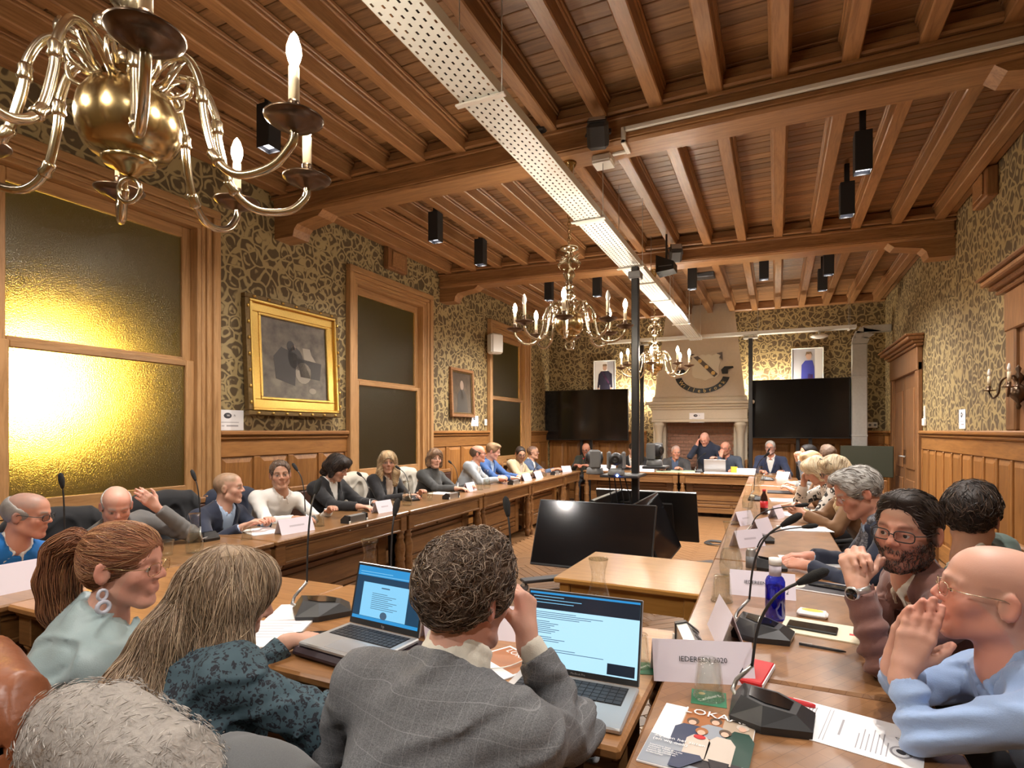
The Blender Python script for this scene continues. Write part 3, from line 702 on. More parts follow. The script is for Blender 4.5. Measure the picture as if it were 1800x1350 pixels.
# ---------------------------------------------------------------- pictures on the walls
def pic_mat(name, kind):
    m, nt, b = new_mat(name)
    tc = N(nt, 'ShaderNodeTexCoord'); sp = N(nt, 'ShaderNodeSeparateXYZ'); L(nt, tc, 'Generated', sp, 0)
    no = N(nt, 'ShaderNodeTexNoise', i_Scale=7., i_Detail=5.); L(nt, tc, 'Generated', no, 'Vector')
    c = ramp(nt, [(.3, (.055, .045, .038)), (.7, (.17, .14, .11))] if kind == 'old' else [(.3, (.03, .02, .015)), (.7, (.075, .05, .035))]); L(nt, no, 'Fac', c, 'Fac')
    L(nt, c, 'Color', b, 'Base Color'); b.inputs['Roughness'].default_value = .35; return m
pic_mat('canvas_old', 'old'); pic_mat('canvas_dark', 'dark')
plain('pt_dark', (.035, .03, .03), .4); plain('pt_mid', (.10, .085, .07), .4); plain('pt_light', (.26, .22, .175), .4); plain('pt_skin', (.24, .17, .13), .4)
def blob(cx, cy, rx, ry, n=14, a=0): return [(cx+rx*math.cos(2*PI*i/n)*math.cos(a)-ry*math.sin(2*PI*i/n)*math.sin(a), cy+rx*math.cos(2*PI*i/n)*math.sin(a)+ry*math.sin(2*PI*i/n)*math.cos(a)) for i in range(n)]
# local frame for a picture: x to the viewer's right, y up, z out of the wall
def pic_T(o): pass
RL = (PI/2, 0, PI/2)          # left wall, facing +x : local x -> +y, y -> +z, z -> +x
RR = (PI/2, 0, -PI/2)
RB = (PI/2, 0, BACK_A)
t = thing('framed_painting', 'large gilt-framed painting of a seated figure at a table, between the first two windows', 'painting', (XL, 4.33, 2.21), rot=(PI/2-.05, 0, PI/2))
w, h = .60, .56
def frame(t, w, h, steps, mat):
    for o0, o1, z0, z1, mt in steps:
        for s in (-1, 1):
            MB().b2((-w-o1, min(s*(h+o0), s*(h+o1)), z0), (w+o1, max(s*(h+o0), s*(h+o1)), z1), .006).build('frame_rail', mt, t)
            MB().b2((min(s*(w+o0), s*(w+o1)), -h-o0, z0), (max(s*(w+o0), s*(w+o1)), h+o0, z1), .006).build('frame_rail', mt, t)
w, h = .43, .39
frame(t, w, h, ((0, .025, .05, .075, 'gold'), (.025, .11, .05, .065, 'gold'), (.11, .135, .05, .095, 'gold'), (.135, .18, .02, .085, 'gold_dark')), 'gold')
orn = MB()
for s in (-1, 1):
    for k in range(-3, 4): orn.ball((k*.17, s*(h+.158), .09), (.02, .012, .012), 6, 5); orn.ball((s*(w+.158), k*.15, .09), (.012, .02, .012), 6, 5)
oo = orn.build('frame_ornament', 'gold', t); oo['kind'] = 'stuff'
cv = MB().b2((-w, -h, .03), (w, h, .052)).build('canvas', 'canvas_old', t)
def strokes(parent, items):
    for nm, poly, mt in items: MB().prism(poly, .052, .0535).build(nm, mt, parent)
strokes(cv, [('painted_chair', [(-.26, -.2), (-.02, -.26), (.02, .06), (-.18, .12), (-.28, .02)], 'pt_dark'), ('painted_table', [(.06, -.16), (.33, -.18), (.36, .0), (.02, .03)], 'pt_dark'), ('painted_skirt', blob(.10, -.12, .11, .11), 'pt_light'), ('painted_body', blob(.0, .02, .10, .12, a=.4), 'pt_dark'),
             ('painted_head', blob(-.06, .14, .05, .055), 'pt_dark'), ('painted_face', blob(-.02, .12, .03, .04), 'pt_skin'), ('painted_jug', [(.10, .14), (.2, .14), (.22, .08), (.28, .01), (.12, .0)], 'pt_light'), ('painted_floor_cloth', blob(.22, -.3, .05, .03), 'pt_light')])
t = thing('framed_painting', 'smaller dark portrait painting beside the notice, between the second and third windows', 'painting', (XL, 7.77, 2.09), rot=(PI/2-.04, 0, PI/2))
w, h = .29, .31
frame(t, w, h, ((0, .02, .02, .035, 'gold_dark'), (.02, .07, .0, .05, 'oak_door')), 'oak_door')
cv = MB().b2((-w, -h, .005), (w, h, .022)).build('canvas', 'canvas_dark', t)
for nm, poly, mt in [('painted_coat', [(-.17, -.3), (.17, -.3), (.13, -.02), (.05, .05), (-.05, .05), (-.13, -.02)], 'pt_dark'), ('painted_shirt', [(-.03, -.1), (.03, -.1), (.035, .03), (-.035, .03)], 'pt_mid'), ('painted_face', blob(0, .12, .055, .075), 'pt_skin')]: MB().prism(poly, .022, .0235).build(nm, mt, cv)
plain('ph_bg', (.42, .42, .46), .3); plain('ph_white', (.8, .79, .78), .4); plain('ph_navy', (.025, .022, .045), .5); plain('ph_purple', (.16, .05, .14), .5); plain('ph_blue', (.05, .06, .34), .5); plain('ph_skin', (.55, .36, .27), .5); plain('ph_hair', (.24, .16, .09), .5)
# portrait photographs on the back wall
def portrait(label, x, z, w, h, items, bg2):
    t = thing('portrait_photo', label, 'photograph', (x, yb(x), z), rot=RB)
    frame(t, w, h, ((0, .018, .0, .03, 'white_paint'),), 'white_paint')
    p = MB().b2((-w, -h, .002), (w, h, .012)).build('print', 'ph_bg', t)
    MB().b2(bg2[0], bg2[1]).build('printed_backdrop', 'ph_white' if bg2[2] else 'ph_bg', p)
    for nm, poly, mt in items: MB().prism(poly, .0125, .014).build(nm, mt, p)
    return t
portrait('portrait photograph of a man in dark uniform with purple sash, above the left television', -3.28, 2.62, .215, .34,
         [('printed_trousers', [(-.10, -.34), (.12, -.34), (.11, -.12), (-.09, -.12)], 'ph_navy'), ('printed_coat', [(-.12, -.16), (.13, -.16), (.15, .06), (.09, .13), (-.07, .13), (-.12, .06)], 'ph_navy'), ('printed_sleeve', [(-.15, -.22), (-.11, -.22), (-.08, .1), (-.12, .07)], 'ph_navy'), ('printed_sleeve', [(.13, -.22), (.17, -.22), (.16, .07), (.10, .11)], 'ph_navy'),
          ('printed_sash', [(-.08, .12), (-.03, .12), (.11, -.12), (.11, -.18)][::-1], 'ph_purple'), ('printed_head', blob(.01, .20, .045, .06), 'ph_skin'), ('printed_hair', [(-.035, .23), (.055, .23), (.05, .275), (-.03, .275)], 'ph_hair'), ('printed_hand', blob(-.13, -.24, .02, .03), 'ph_skin'), ('printed_hand', blob(.14, -.24, .02, .03), 'ph_skin')], ((-.2, -.33, .012), (.06, .33, .0125), 1))
portrait('portrait photograph of a woman in a royal blue dress, above the right television', .52, 2.66, .25, .36,
         [('printed_dress', [(-.11, -.35), (.12, -.35), (.11, .02), (.08, .14), (-.04, .14), (-.10, .06)], 'ph_blue'), ('printed_clutch', [(.0, -.2), (.09, -.22), (.09, -.12), (.01, -.10)], 'ph_purple'), ('printed_head', blob(.02, .22, .048, .065), 'ph_skin'), ('printed_hair', [(-.04, .22), (-.02, .30), (.06, .30), (.085, .22), (.06, .26), (.0, .26)], 'ph_hair')], ((.12, -.35, .012), (.24, .35, .0125), 1))
# wifi notices
def notice(label, loc, rot, w, h, big=False):
    t = thing('wifi_notice', label, 'notice', loc, 0, 'printed wireless notices on the walls', rot=rot)
    MB().b2((-w/2, -h/2, 0), (w/2, h/2, .003)).build('sheet', 'paper', t)
    lg = MB().prism(blob(-.02*w/.25, h*.22, .14*w, .14*h), .003, .0038).build('logo', 'ink', t)
    text_obj('logo_lettering', 'Wi', .15*h, 'paper', lg, (-.06*w, h*.22, .0042), (0, 0, 0), .0003)
    text_obj('logo_lettering', 'Fi', .15*h, 'ink', lg, (.17*w, h*.22, .0042), (0, 0, 0), .0003)
    MB().b2((-.32*w, -.12*h, .003), (.32*w, -.09*h, .0036)).build('text_line', 'ink_grey', t)
    MB().b2((-.12*w, -.31*h, .003), (.3*w, -.24*h, .0036)).build('text_line', 'ink_grey', t); MB().b2((-.3*w, -.30*h, .003), (-.2*w, -.26*h, .0036)).build('text_line', 'ink_grey', t)
notice('white wifi notice stuck below the large gilt painting', (XL+.002, 3.60, 1.595), RL, .29, .185)
notice('white wifi notice below the dark portrait on the window wall', (XL+.002, 8.22, 1.66), RL, .24, .17)
notice('white wifi notice taped to the fireplace lintel', (fx, FY-.535, 1.745), RB, .27, .18)
notice('white wifi notice on the right-hand wall above the panelling', (XR-.002, 7.32, 1.62), RR, .22, .2)
t = thing('thermostat', 'cream wall thermostat next to the notice by the third window', 'thermostat', (XL, 8.58, 1.64), rot=RL); MB().b2((-.035, -.055, 0), (.035, .055, .03), .008).build('body', 'white_plastic', t); MB().lathe([(.02, .03), (.018, .036), (0, .036)], 12).build('dial', 'paper', t)
t = thing('light_switch', 'cream light switch with thin cable duct beside the panelled door', 'switch', (XR, 8.93, 1.62), rot=RR); MB().b2((-.05, -.06, 0), (.05, .04, .035), .008).build('body', 'white_plastic', t); MB().b2((-.015, .04, 0), (.015, .2, .02), .004).build('duct', 'white_plastic', t)
t = thing('wall_socket', 'cream double socket on the far wall in the right corner', 'socket', (1.55, yb(1.55), 1.6), rot=RB); MB().b2((-.08, -.05, 0), (.08, .05, .03), .008).build('body', 'white_plastic', t); [MB().lathe([(.022, .03), (.02, .026), (0, .026)], 12, (s*.04, 0, .002)).build('outlet', 'mid_grey', t) for s in (-1, 1)]
t = thing('wall_speaker', 'white wall loudspeaker mounted on the third window frame', 'loudspeaker', (XL+.1, 8.66, 2.80), -.5)
MB().b2((0, -.12, 0), (.17, .12, .34), .03).build('cabinet', 'white_plastic', t); MB().b2((.165, -.1, .02), (.18, .1, .32), .008).build('grille', 'white_paint', t); MB().b2((-.06, -.02, .14), (.01, .02, .2)).build('bracket', 'white_plastic', t)
# wall sconces
def sconce(label, loc, rz, lit):
    t = thing('wall_sconce', label, 'wall lamp', loc, rz, 'brass wall sconces')
    MB().lathe([(.0, -.20), (.012, -.19), (.02, -.17), (.01, -.15), (.05, -.10), (.055, -.06), (.04, -.02), (.015, .0), (.03, .03), (.035, .06), (.012, .09), (.02, .12), (.0, .15)], 16, (.06, 0, 0)).build('back_plate', 'brass_dark', t)
    for s in (-1, 1):
        MB().tube(smooth_path([(.06, 0, .0), (.10, s*.04, .06), (.14, s*.09, .03), (.15, s*.11, -.06), (.17, s*.16, -.10), (.18, s*.21, -.06), (.18, s*.22, -.04)], 5), .008, 7).build('arm', 'brass_dark', t)
        p = (.18, s*.22, -.035)
        dp = MB().lathe([(.005, -.006), (.05, .0), (.052, .004), (.012, .006), (.014, .03), (.011, .04)], 16).build('drip_pan', 'brass_dark', t, p)
        MB().lathe([(.0125, .038), (.0125, .115), (.0, .117)], 12).build('candle', 'candle', dp)
        MB().lathe([(.006, .115), (.0135, .14), (.007, .172), (.0, .18)], 12).build('bulb', 'bulb_lit' if lit else 'bulb_off', dp)
        if lit: point(t, (p[0], p[1], .12), 22.)
sconce('unlit dark brass wall sconce on the right-hand wall', (XR, 5.62, 1.86), PI, False)
sconce('lit wall sconce between the left television and the fireplace', (-2.62, yb(-2.62), 2.08), -PI/2+BACK_A, True)
sconce('lit wall sconce right of the fireplace, behind the right television', (-.15, yb(-.15), 2.2), -PI/2+BACK_A, True)

# ---------------------------------------------------------------- televisions
def tv(label, x, y, z0, w, h, rz):
    t = thing('television', label, 'television', (x, y, 0), rz, 'big televisions flanking the fireplace')
    MB().b2((-w/2, -.03, z0), (w/2, .03, z0+h), .008).build('bezel', 'black_metal', t)
    MB().b2((-w/2+.012, -.034, z0+.02), (w/2-.012, -.029, z0+h-.012)).build('screen', 'screen_off', t)
    for s in (-1, 1): MB().b2((s*.1-.03, .04, 0.05), (s*.1+.03, .09, z0+h*.7), .006).build('column', 'black_metal', t)
    MB().b2((-.5, -.25, .0), (.5, .3, .05), .01).build('base', 'black_metal', t)
    MB().b2((-.2, .03, z0+.3), (.2, .05, z0+.7)).build('mount_plate', 'black_matte', t)
tv('wide black television to the left of the fireplace', -3.62, 11.42, 1.30, 1.80, 1.05, .03)
tv('wide black television to the right of the fireplace, reflecting a light', .45, 11.45, 1.36, 1.84, 1.07, .0)
for x, lab in ((-2.35, 'thin black pole left of the fireplace hanging from the crossing tray'), (-.42, 'thin black pole right of the fireplace hanging from the crossing tray')):
    t = thing('support_pole', lab, 'pole', (x, 11.0, 0)); MB().b2((-.035, -.035, 0.02), (.035, .035, 3.17), .006).build('mast', 'black_metal', t); MB().b2((-.12, -.06, 3.14), (.12, .06, 3.17), .006).build('head_plate', 'galv', t); MB().b2((-.15, -.15, 0), (.15, .15, .02), .005).build('foot', 'black_metal', t)
# ---------------------------------------------------------------- monitor trolley in the middle of the room
t = thing('monitor_trolley', 'black trolley with four tilted monitors around a tall pole', 'monitor stand', (-1.37, 5.62, 0))
def monitor(cx, cy, a, w=1.10, h=.62, tilt=.42, z=.84):
    # top edge at height z, face looks along the direction (sin a, -cos a), leaning back
    m = link('monitor', None, t, (cx, cy, z), rot=None); m.rotation_euler = Euler((-tilt, 0, a), 'XYZ')
    MB().b2((-w/2, -.015, -h), (w/2, .02, 0), .005).build('bezel', 'black_metal', m)
    MB().b2((-w/2+.01, -.0175, -h+.02), (w/2-.01, -.0145, -.01)).build('screen', 'screen_off', m)
    MB().b2((-.3, .02, -h*.8), (.3, .05, -h*.2), .01).build('back_cover', 'black_matte', m)
monitor(-.13, -.56, 0); monitor(.20, 0, PI/2); monitor(.05, .68, PI); monitor(-.22, .16, -PI/2)
MB().b2((.085, -.105, .05), (.155, -.035, 3.10-.0), .008).build('pole', 'black_metal', t)
MB().b2((.06, -.13, 2.98), (.18, -.01, 3.05), .008).build('pole_clamp', 'mid_grey', t)
for a in range(4):
    r = Rz(a*PI/2+PI/4)
    MB().box(tuple(r @ Vector((.55, 0, .1))), (1.1, .12, .03), .006, r).build('foot', 'dark_grey', t)
    cp = r @ Vector((1.08, 0, 0)); cs = MB().lathe([(.03, -.012), (.04, -.01), (.04, .01), (.03, .012)], 14, (cp.x, cp.y, .04), R=Matrix.Rotation(PI/2, 3, 'X')).build('caster', 'mid_grey', t); MB().b2((cp.x-.015, cp.y-.02, .05), (cp.x+.015, cp.y+.02, .1), .004).build('caster_fork', 'galv', cs)
MB().b2((-.25, -.4, .2), (.3, .3, .24), .01).build('equipment_shelf', 'dark_grey', t)
MB().b2((-.14, -.42, 1.06), (.22, -.02, 1.085), .006).build('camera_shelf', 'dark_grey', t)
cb = MB()
for k in range(4): cb.tube(smooth_path([(-.08+.05*k, -.3, 1.06), (-.06+.06*k, -.28, .8), (.0+.03*k, -.2, .5), (.05, -.1, .3)], 4), .006, 5)
cb.build('cables', 'black_matte', t)
plain('cam_grey', (.20, .205, .21), .4)
emis('led_blue', (.12, .25, 1.), 14.)
def ptz(label, loc, rz, s=1.):
    t = thing('ptz_camera', label, 'camera', loc, rz, 'robotic cameras on the monitor trolley')
    MB().lathe([(.07*s, 0), (.072*s, .01*s), (.066*s, .05*s), (.05*s, .055*s)], 20).build('base', 'cam_grey', t)
    for k in (-1, 1): MB().b2((k*.062*s-.014*s, -.045*s, .05*s), (k*.062*s+.014*s, .045*s, .2*s), .012*s).build('yoke_arm', 'cam_grey', t)
    MB().lathe([(.0, -.07*s), (.05*s, -.06*s), (.056*s, 0), (.05*s, .06*s), (0, .07*s)], 18, (0, 0, .135*s), R=Matrix.Rotation(PI/2, 3, 'X')).build('head', 'dark_grey', t)
    MB().lathe([(.034*s, .06*s), (.036*s, .075*s), (.024*s, .07*s), (0, .064*s)], 16, (0, 0, .135*s), R=Matrix.Rotation(PI/2, 3, 'X')).build('lens', 'black_metal', t)
    return t
ptz('left robotic camera on the monitor trolley, lens turned left', (-1.58, 5.28, 1.085), -1.2, 1.15)
c2 = ptz('middle robotic camera with blue light on the monitor trolley', (-1.36, 5.24, 1.085), .1, 1.1)
MB().ball((.02, -.075, .0), .011, 10, 8).build('status_light', 'led_blue', c2)
ptz('right robotic camera on the monitor trolley, beside the pole', (-1.08, 5.62, 1.16), 1.2, 1.1)
MB().b2((.2, -.15, 1.135), (.42, .1, 1.16), .006).build('camera_shelf', 'dark_grey', bpy.data.objects['monitor_trolley'])
# small beech side table
t = thing('small_table', 'small light beech table standing in front of the monitor trolley', 'table', (-.67, 3.07, 0), -.02)
MB().b2((-.36, -.345, .722), (.36, .345, .75), .006).build('tabletop', 'beech', t)
for sx in (-1, 1):
    MB().b2((sx*.31-.014, -.27, .62), (sx*.31+.014, .27, .722)).build('apron', 'beech', t)
    MB().b2((-.28, sx*.29-.014, .62), (.28, sx*.29+.014, .722)).build('apron', 'beech', t)
    for sy in (-1, 1): MB().b2((sx*.31-.028, sy*.29-.028, 0), (sx*.31+.028, sy*.29+.028, .722), .006).build('leg', 'beech', t)
t = tag(MB().tube(smooth_path([(.16*math.cos(a*1.1)*(1-.02*a), .16*math.sin(a*1.1)*(1-.02*a), .012+.006*(a % 3)) for a in range(22)], 4), .007, 5).build('cable_coil', 'black_matte', None, (-.72, 7.95, .0)), 'loose coil of black cable on the floor by the right-hand desks', 'cable')
dbd = thing('display_board', 'dark green board on a low stand in the back right corner', 'board', (1.28, 10.45, 0), -.3)
MB().b2((-.36, -.02, .78), (.36, .02, 1.26), .008).build('panel', 'canvas_green', dbd) if 'canvas_green' in M else MB().b2((-.36, -.02, .78), (.36, .02, 1.26), .008).build('panel', plain('canvas_green', (.03, .032, .018), .4), dbd)
MB().b2((-.03, .0, .02), (.03, .05, .8), .005).build('post', 'black_metal', dbd); MB().b2((-.3, -.2, 0), (.3, .2, .03), .008).build('base', 'black_metal', dbd)
# ---------------------------------------------------------------- council desks
def parquet_top():
    m, nt, b = new_mat('parquet_top')
    tc = N(nt, 'ShaderNodeTexCoord'); mp = N(nt, 'ShaderNodeMapping'); mp.inputs['Rotation'].default_value = (0, 0, .6); L(nt, tc, 'Object', mp, 0)
    bk = N(nt, 'ShaderNodeTexBrick', i_Scale=7.); bk.inputs['Brick Width'].default_value = .55; bk.inputs['Row Height'].default_value = .24; bk.inputs['Mortar Size'].default_value = .006
    bk.inputs['Color1'].default_value = (.27, .125, .043, 1); bk.inputs['Color2'].default_value = (.225, .10, .034, 1); bk.inputs['Mortar'].default_value = (.17, .072, .024, 1)
    L(nt, mp, 0, bk, 'Vector')
    no = N(nt, 'ShaderNodeTexNoise', i_Scale=9., i_Detail=5.); L(nt, tc, 'Object', no, 'Vector')
    mx = N(nt, 'ShaderNodeMix', data_type='RGBA', blend_type='OVERLAY'); mx.inputs['Factor'].default_value = .6; L(nt, bk, 'Color', mx, 'A'); L(nt, no, 'Fac', mx, 'B')
    hs = N(nt, 'ShaderNodeHueSaturation'); hs.inputs['Saturation'].default_value = .95; hs.inputs['Value'].default_value = 1.0; L(nt, mx, 'Result', hs, 'Color')
    L(nt, hs, 'Color', b, 'Base Color'); b.inputs['Roughness'].default_value = .32; b.inputs['Coat Weight'].default_value = .35; b.inputs['Coat Roughness'].default_value = .2
parquet_top()
LEG = [(.034, 0), (.034, .03), (.044, .045), (.044, .075), (.030, .09), (.036, .105), (.028, .125), (.040, .15), (.048, .20), (.050, .24), (.040, .30), (.046, .31), (.046, .33), (.040, .34), (.050, .40), (.047, .45), (.030, .50), (.038, .515), (.038, .53), (.028, .545), (.036, .56), (.045, .58)]
def desk(label, loc, rz, length, depth=.66, top='oak_top', wood_='oak_desk_x', group='oak council desks', panels=True):
    t = thing('council_desk', label, 'desk', loc, rz, group)
    l = length/2
    MB().b2((-l, 0, .728), (l, depth, .76), .008).build('tabletop', top, t)
    MB().b2((-l+.02, .02, .71), (l-.02, depth-.02, .728), .004).build('top_moulding', wood_, t)
    MB().b2((-l+.10, .035, .58), (l-.10, .06, .71), .004).build('apron', wood_, t)
    MB().b2((-l+.10, .022, .58), (l-.10, .036, .60), .004).build('apron_bead', wood_, t); MB().b2((-l+.10, .026, .685), (l-.10, .036, .70), .003).build('apron_bead', wood_, t)
    leg_me = MB().lathe(LEG, 14).mesh('leg', wood_)
    for sx in (-1, 1):
        for y in (.065, depth-.08):
            lg = link('leg', leg_me, t, (sx*(l-.055), y, 0)); MB().b2((-.045, -.045, .58), (.045, .045, .712), .005).build('leg_block', wood_, lg)
    if panels:
        MB().b2((-l+.10, .20, .06), (l-.10, .215, .66)).build('modesty_back', wood_, t)
        for z0, z1 in ((.06, .15), (.225, .265), (.455, .495), (.57, .62)): MB().b2((-l+.12, .185, z0), (l-.12, .205, z1), .004).build('cross_rail', wood_, t)
        for x0, x1 in ((-l+.10, -l+.22), (l-.22, l-.10)): MB().b2((x0, .183, .06), (x1, .205, .66), .004).build('stile', wood_, t)
        for z0, z1, n in ((.15, .225, 2), (.265, .455, 1), (.495, .57, 2)):
            w = (2*l-.44)/n
            for i in range(n):
                x0 = -l+.22+w*i+.012; MB().b2((x0, .180, z0+.010), (x0+w-.024, .203, z1-.010), .012).build('raised_panel', wood_, t)
    return t
ords = ['nearest', 'second', 'third', 'fourth', 'fifth', 'sixth']
for i, yc in enumerate((.37, 1.97, 3.57, 5.17, 6.77, 8.37)):
    x = -3.01-.034*(yc-2.5)
    desk('oak council desk on the window side, %s in its row' % ords[i], (x, yc, 0), PI/2+.034, 1.585, .66)
desk('short oak corner desk at the far end of the window side row', (-3.26, 9.62, 0), PI/2+.03, .86, .66)
desk('long oak head desk at the far end, left half with papers', (-2.42, 10.22, 0), .03, 1.72, .6)
desk('long oak head desk at the far end, right half with the open laptop', (-.70, 10.28, 0), .03, 1.70, .6)
for i, yc in enumerate((1.03, 2.66, 4.29, 5.92, 7.55, 9.18)):
    desk('parquet-topped oak desk on the right-hand side, %s in its row' % ords[i], (-.30-.012*(yc-1), yc, 0), -PI/2+.012, 1.615, .70, 'parquet_top', group='parquet topped desks on the right')
desk('oak desk in the foreground carrying both open laptops', (-1.10, 2.16, 0), PI, 1.54, .86, 'oak_near', group='foreground desks')
desk('oak desk in the foreground beside the woman with the ponytail', (-2.42, 2.13, 0), PI, 1.10, .84, 'oak_near', group='foreground desks')

# ---------------------------------------------------------------- small things on the desks
ZT = .76
def up(x, y, z=ZT): return (x, y, z)
plain('mic_black', (.022, .022, .023), .38); plain('mic_glossy', (.008, .008, .009), .1, coat=.5); plain('foam', (.012, .012, .012), .9, bump=.6, bscale=500); plain('silver', (.55, .55, .54), .3, .8)
def mic(label, x, y, rz, h=.36, lean=.10, side=0., z=ZT, s=1.):
    """faceted conference unit; gooseneck leaves its rear corner and bends towards +y (the speaker)"""
    t = thing('microphone_unit', label, 'microphone', (x, y, z), rz, 'gooseneck conference microphones')
    A = [(-.062, -.085), (.045, -.095), (.078, -.03), (.068, .075), (-.03, .095), (-.075, .03)]; B = [(-.045, -.06), (.03, -.07), (.052, -.025), (.048, .045), (-.02, .065), (-.052, .02)]
    A = [(a*s, b*s) for a, b in A]; B = [(a*s, b*s) for a, b in B]
    v = [(a, b, 0) for a, b in A]+[(a*1.02, b*1.02, .018*s) for a, b in A]+[(a, b, .05*s-.18*b) for a, b in B]
    n = 6; f = [tuple(reversed(range(n))), tuple(range(12, 18))]
    for k in (0, 6): f += [(k+i, k+(i+1) % n, k+6+(i+1) % n, k+6+i) for i in range(n)]
    MB().add(v, f).build('base', 'mic_black', t)
    C_ = [(a*.74, b*.74) for a, b in B]; MB().prism(C_, 0, .002, lambda a, b, c: (a, b, .0505*s-.18*b+c)).build('control_panel', 'mic_glossy', t)
    MB().prism([(-.03*s, .085*s), (.05*s, .068*s), (.05*s, .080*s), (-.028*s, .098*s)], .008*s, .014*s).build('button_bar', 'silver', t)
    c0 = Vector((-.06*s, -.055*s, .05*s))
    MB().tube([(-.03*s, -.075*s, .03*s), (-.08*s, -.085*s, .025*s), (-.085*s, -.075*s, .05*s), (-.06*s, -.04*s, .10*s)], .006*s, 6).build('bracket', 'silver', t)
    b = Vector((-.06*s, -.04*s, .10*s)); e = b+Vector((side, lean, h))
    p = smooth_path([b, b+Vector((side*.15, lean*.12, h*.45)), b+Vector((side*.5, lean*.45, h*.8)), e], 5)
    MB().tube(p, .0042, 6).build('gooseneck', 'mic_black', t)
    d = (p[-1]-p[-2]).normalized()
    MB().tube([e-d*.03, e-d*.02, e, e+d*.02, e+d*.045, e+d*.055], [.006, .009, .013, .0145, .012, .004], 10).build('windscreen', 'foam', t)
    return t
def carafe(label, x, y, z=ZT, fill=.55, s=1., flip=False):
    t = thing('carafe', label, 'carafe', (x, y, z), 0, 'glass water carafes')
    P = [(.0, .004), (.044, .004), (.048, .012), (.050, .05), (.044, .10), (.028, .15), (.022, .175), (.024, .20), (.033, .24)]
    m = MB().lathe([(r*s, zz*s) for r, zz in P], 20); m.lathe([(.0335*s, .238*s), (.0335*s, .242*s), (.031*s, .242*s), (.031*s, .238*s)], 20); m.build('vessel', 'glass', t)
    if fill:
        zf = .12*fill/.55; Q = [(0, .008), (.043, .008), (.046, .02), (.047, .05)]; zz = .05
        for r, h in P[4:]:
            if h < zf: Q.append((r-.003, h))
        Q.append((np.interp(zf, [h for r, h in P[2:]], [r for r, h in P[2:]])-.003, zf)); Q.append((0, zf))
        MB().lathe([(r*s, h*s) for r, h in Q], 20).build('water', 'water', t)
    return t
def tumbler(label, x, y, z=ZT, inverted=True, s=1.):
    t = thing('tumbler', label, 'glass', (x, y, z), 0, 'drinking glasses')
    P = [(.0, .09), (.026, .09), (.028, .086), (.034, .02), (.037, 0.001), (.035, .001), (.031, .02), (.025, .082), (0, .083)]
    if not inverted: P = [(r, .091-h) for r, h in P][::-1]
    MB().lathe([(r*s, h*s) for r, h in P], 18).build('bowl', 'glass', t); MB().lathe([(.0372*s, .0 if inverted else .088*s), (.0372*s, .003*s if inverted else .091*s), (.0345*s, .003*s if inverted else .091*s), (.0345*s, .0 if inverted else .088*s)], 18).build('rim', 'glass', t)
    return t
def card(label, x, y, rz, w=.28, h=.105, text=None, hand=None, open_=.045, z=ZT):
    """folded tent card; the printed face looks along local -y"""
    t = thing('name_card', label, 'name card', (x, y, z), rz, 'folded name cards')
    a = math.atan2(open_, h)
    for s, nm in ((-1, 'front_leaf'), (1, 'rear_leaf')):
        m = MB(); th = .0012
        m.add([(-w/2, s*open_, 0), (w/2, s*open_, 0), (w/2, 0, h), (-w/2, 0, h), (-w/2, s*(open_-th*2), 0), (w/2, s*(open_-th*2), 0), (w/2, 0, h-th*3), (-w/2, 0, h-th*3)], [(0, 1, 2, 3), (7, 6, 5, 4), (0, 4, 5, 1), (0, 3, 7, 4), (1, 5, 6, 2)])
        lf = m.build(nm, 'card_pink', t)
        if s < 0 and text:
            text_obj('lettering', text, .021, 'ink', lf, (.0, -open_*.5-.001, h*.55), (PI/2-a, 0, 0), .0003)
            if hand: text_obj('handwriting', hand, .035, 'ph_navy', lf, (w*.38, -open_*.68-.001, h*.30), (PI/2-a, 0, .15), .0003)
        elif s < 0 and text is None: MB().add([(-w*.22, -open_*.55-.0012, h*.42), (w*.22, -open_*.55-.0012, h*.42), (w*.22, -open_*.45-.0012, h*.55), (-w*.22, -open_*.45-.0012, h*.55)], [(0, 1, 2, 3)]).build('printed_name', 'card_grey', lf)
    return t
plain('card_grey', (.58, .53, .60), .7)
def sheet(label, x, y, rz, w=.21, h=.297, n=1, lines=6, mat='paper', cat='paper', name='paper_sheet', z=ZT):
    t = thing(name, label, cat, (x, y, z), rz, 'papers on the desks'); th = .0015*n+.0005
    MB().b2((-w/2, -h/2, 0), (w/2, h/2, th), .0004).build('page', mat, t)
    if lines:
        m = MB()
        for k in range(lines):
            yy = h*.36-k*h*.62/lines; m.add([(-w*.38, yy, th+.0004), (w*(.36-.22*((k*7) % 3)/2), yy, th+.0004), (w*(.36-.22*((k*7) % 3)/2), yy+.004, th+.0004), (-w*.38, yy+.004, th+.0004)], [(0, 1, 2, 3)])
        m.build('printed_text', 'ink_grey', t)
    return t
def clamp_unit(label, x, y, rz, z=ZT):
    t = thing('clamp_socket', label, 'socket unit', (x, y, z), rz, 'silver clamp-on socket units')
    Y = lambda a, b, c: (c, a, b); poly = [(-.04, 0), (.035, 0), (.035, .03), (-.005, .062), (-.04, .055)]
    MB().prism(poly, -.095, .095, Y).build('housing', 'silver', t)
    for s in (-1, 1):
        MB().prism([(a*1.08, b*1.06) for a, b in poly], min(s*.095, s*.118), max(s*.095, s*.118), Y).build('end_cap', 'mic_black', t)
        MB().b2((s*.105-.008, -.052, -.055), (s*.105+.008, -.044, .02), .002).build('clamp', 'white_plastic', t)
    for k in (-1, 0, 1): MB().lathe([(.016, .001), (.013, .002), (0, .0015)], 12, (k*.055, .017, .047), R=Matrix.Rotation(-.69, 3, 'X')).build('outlet', 'mic_black', t)
    return t
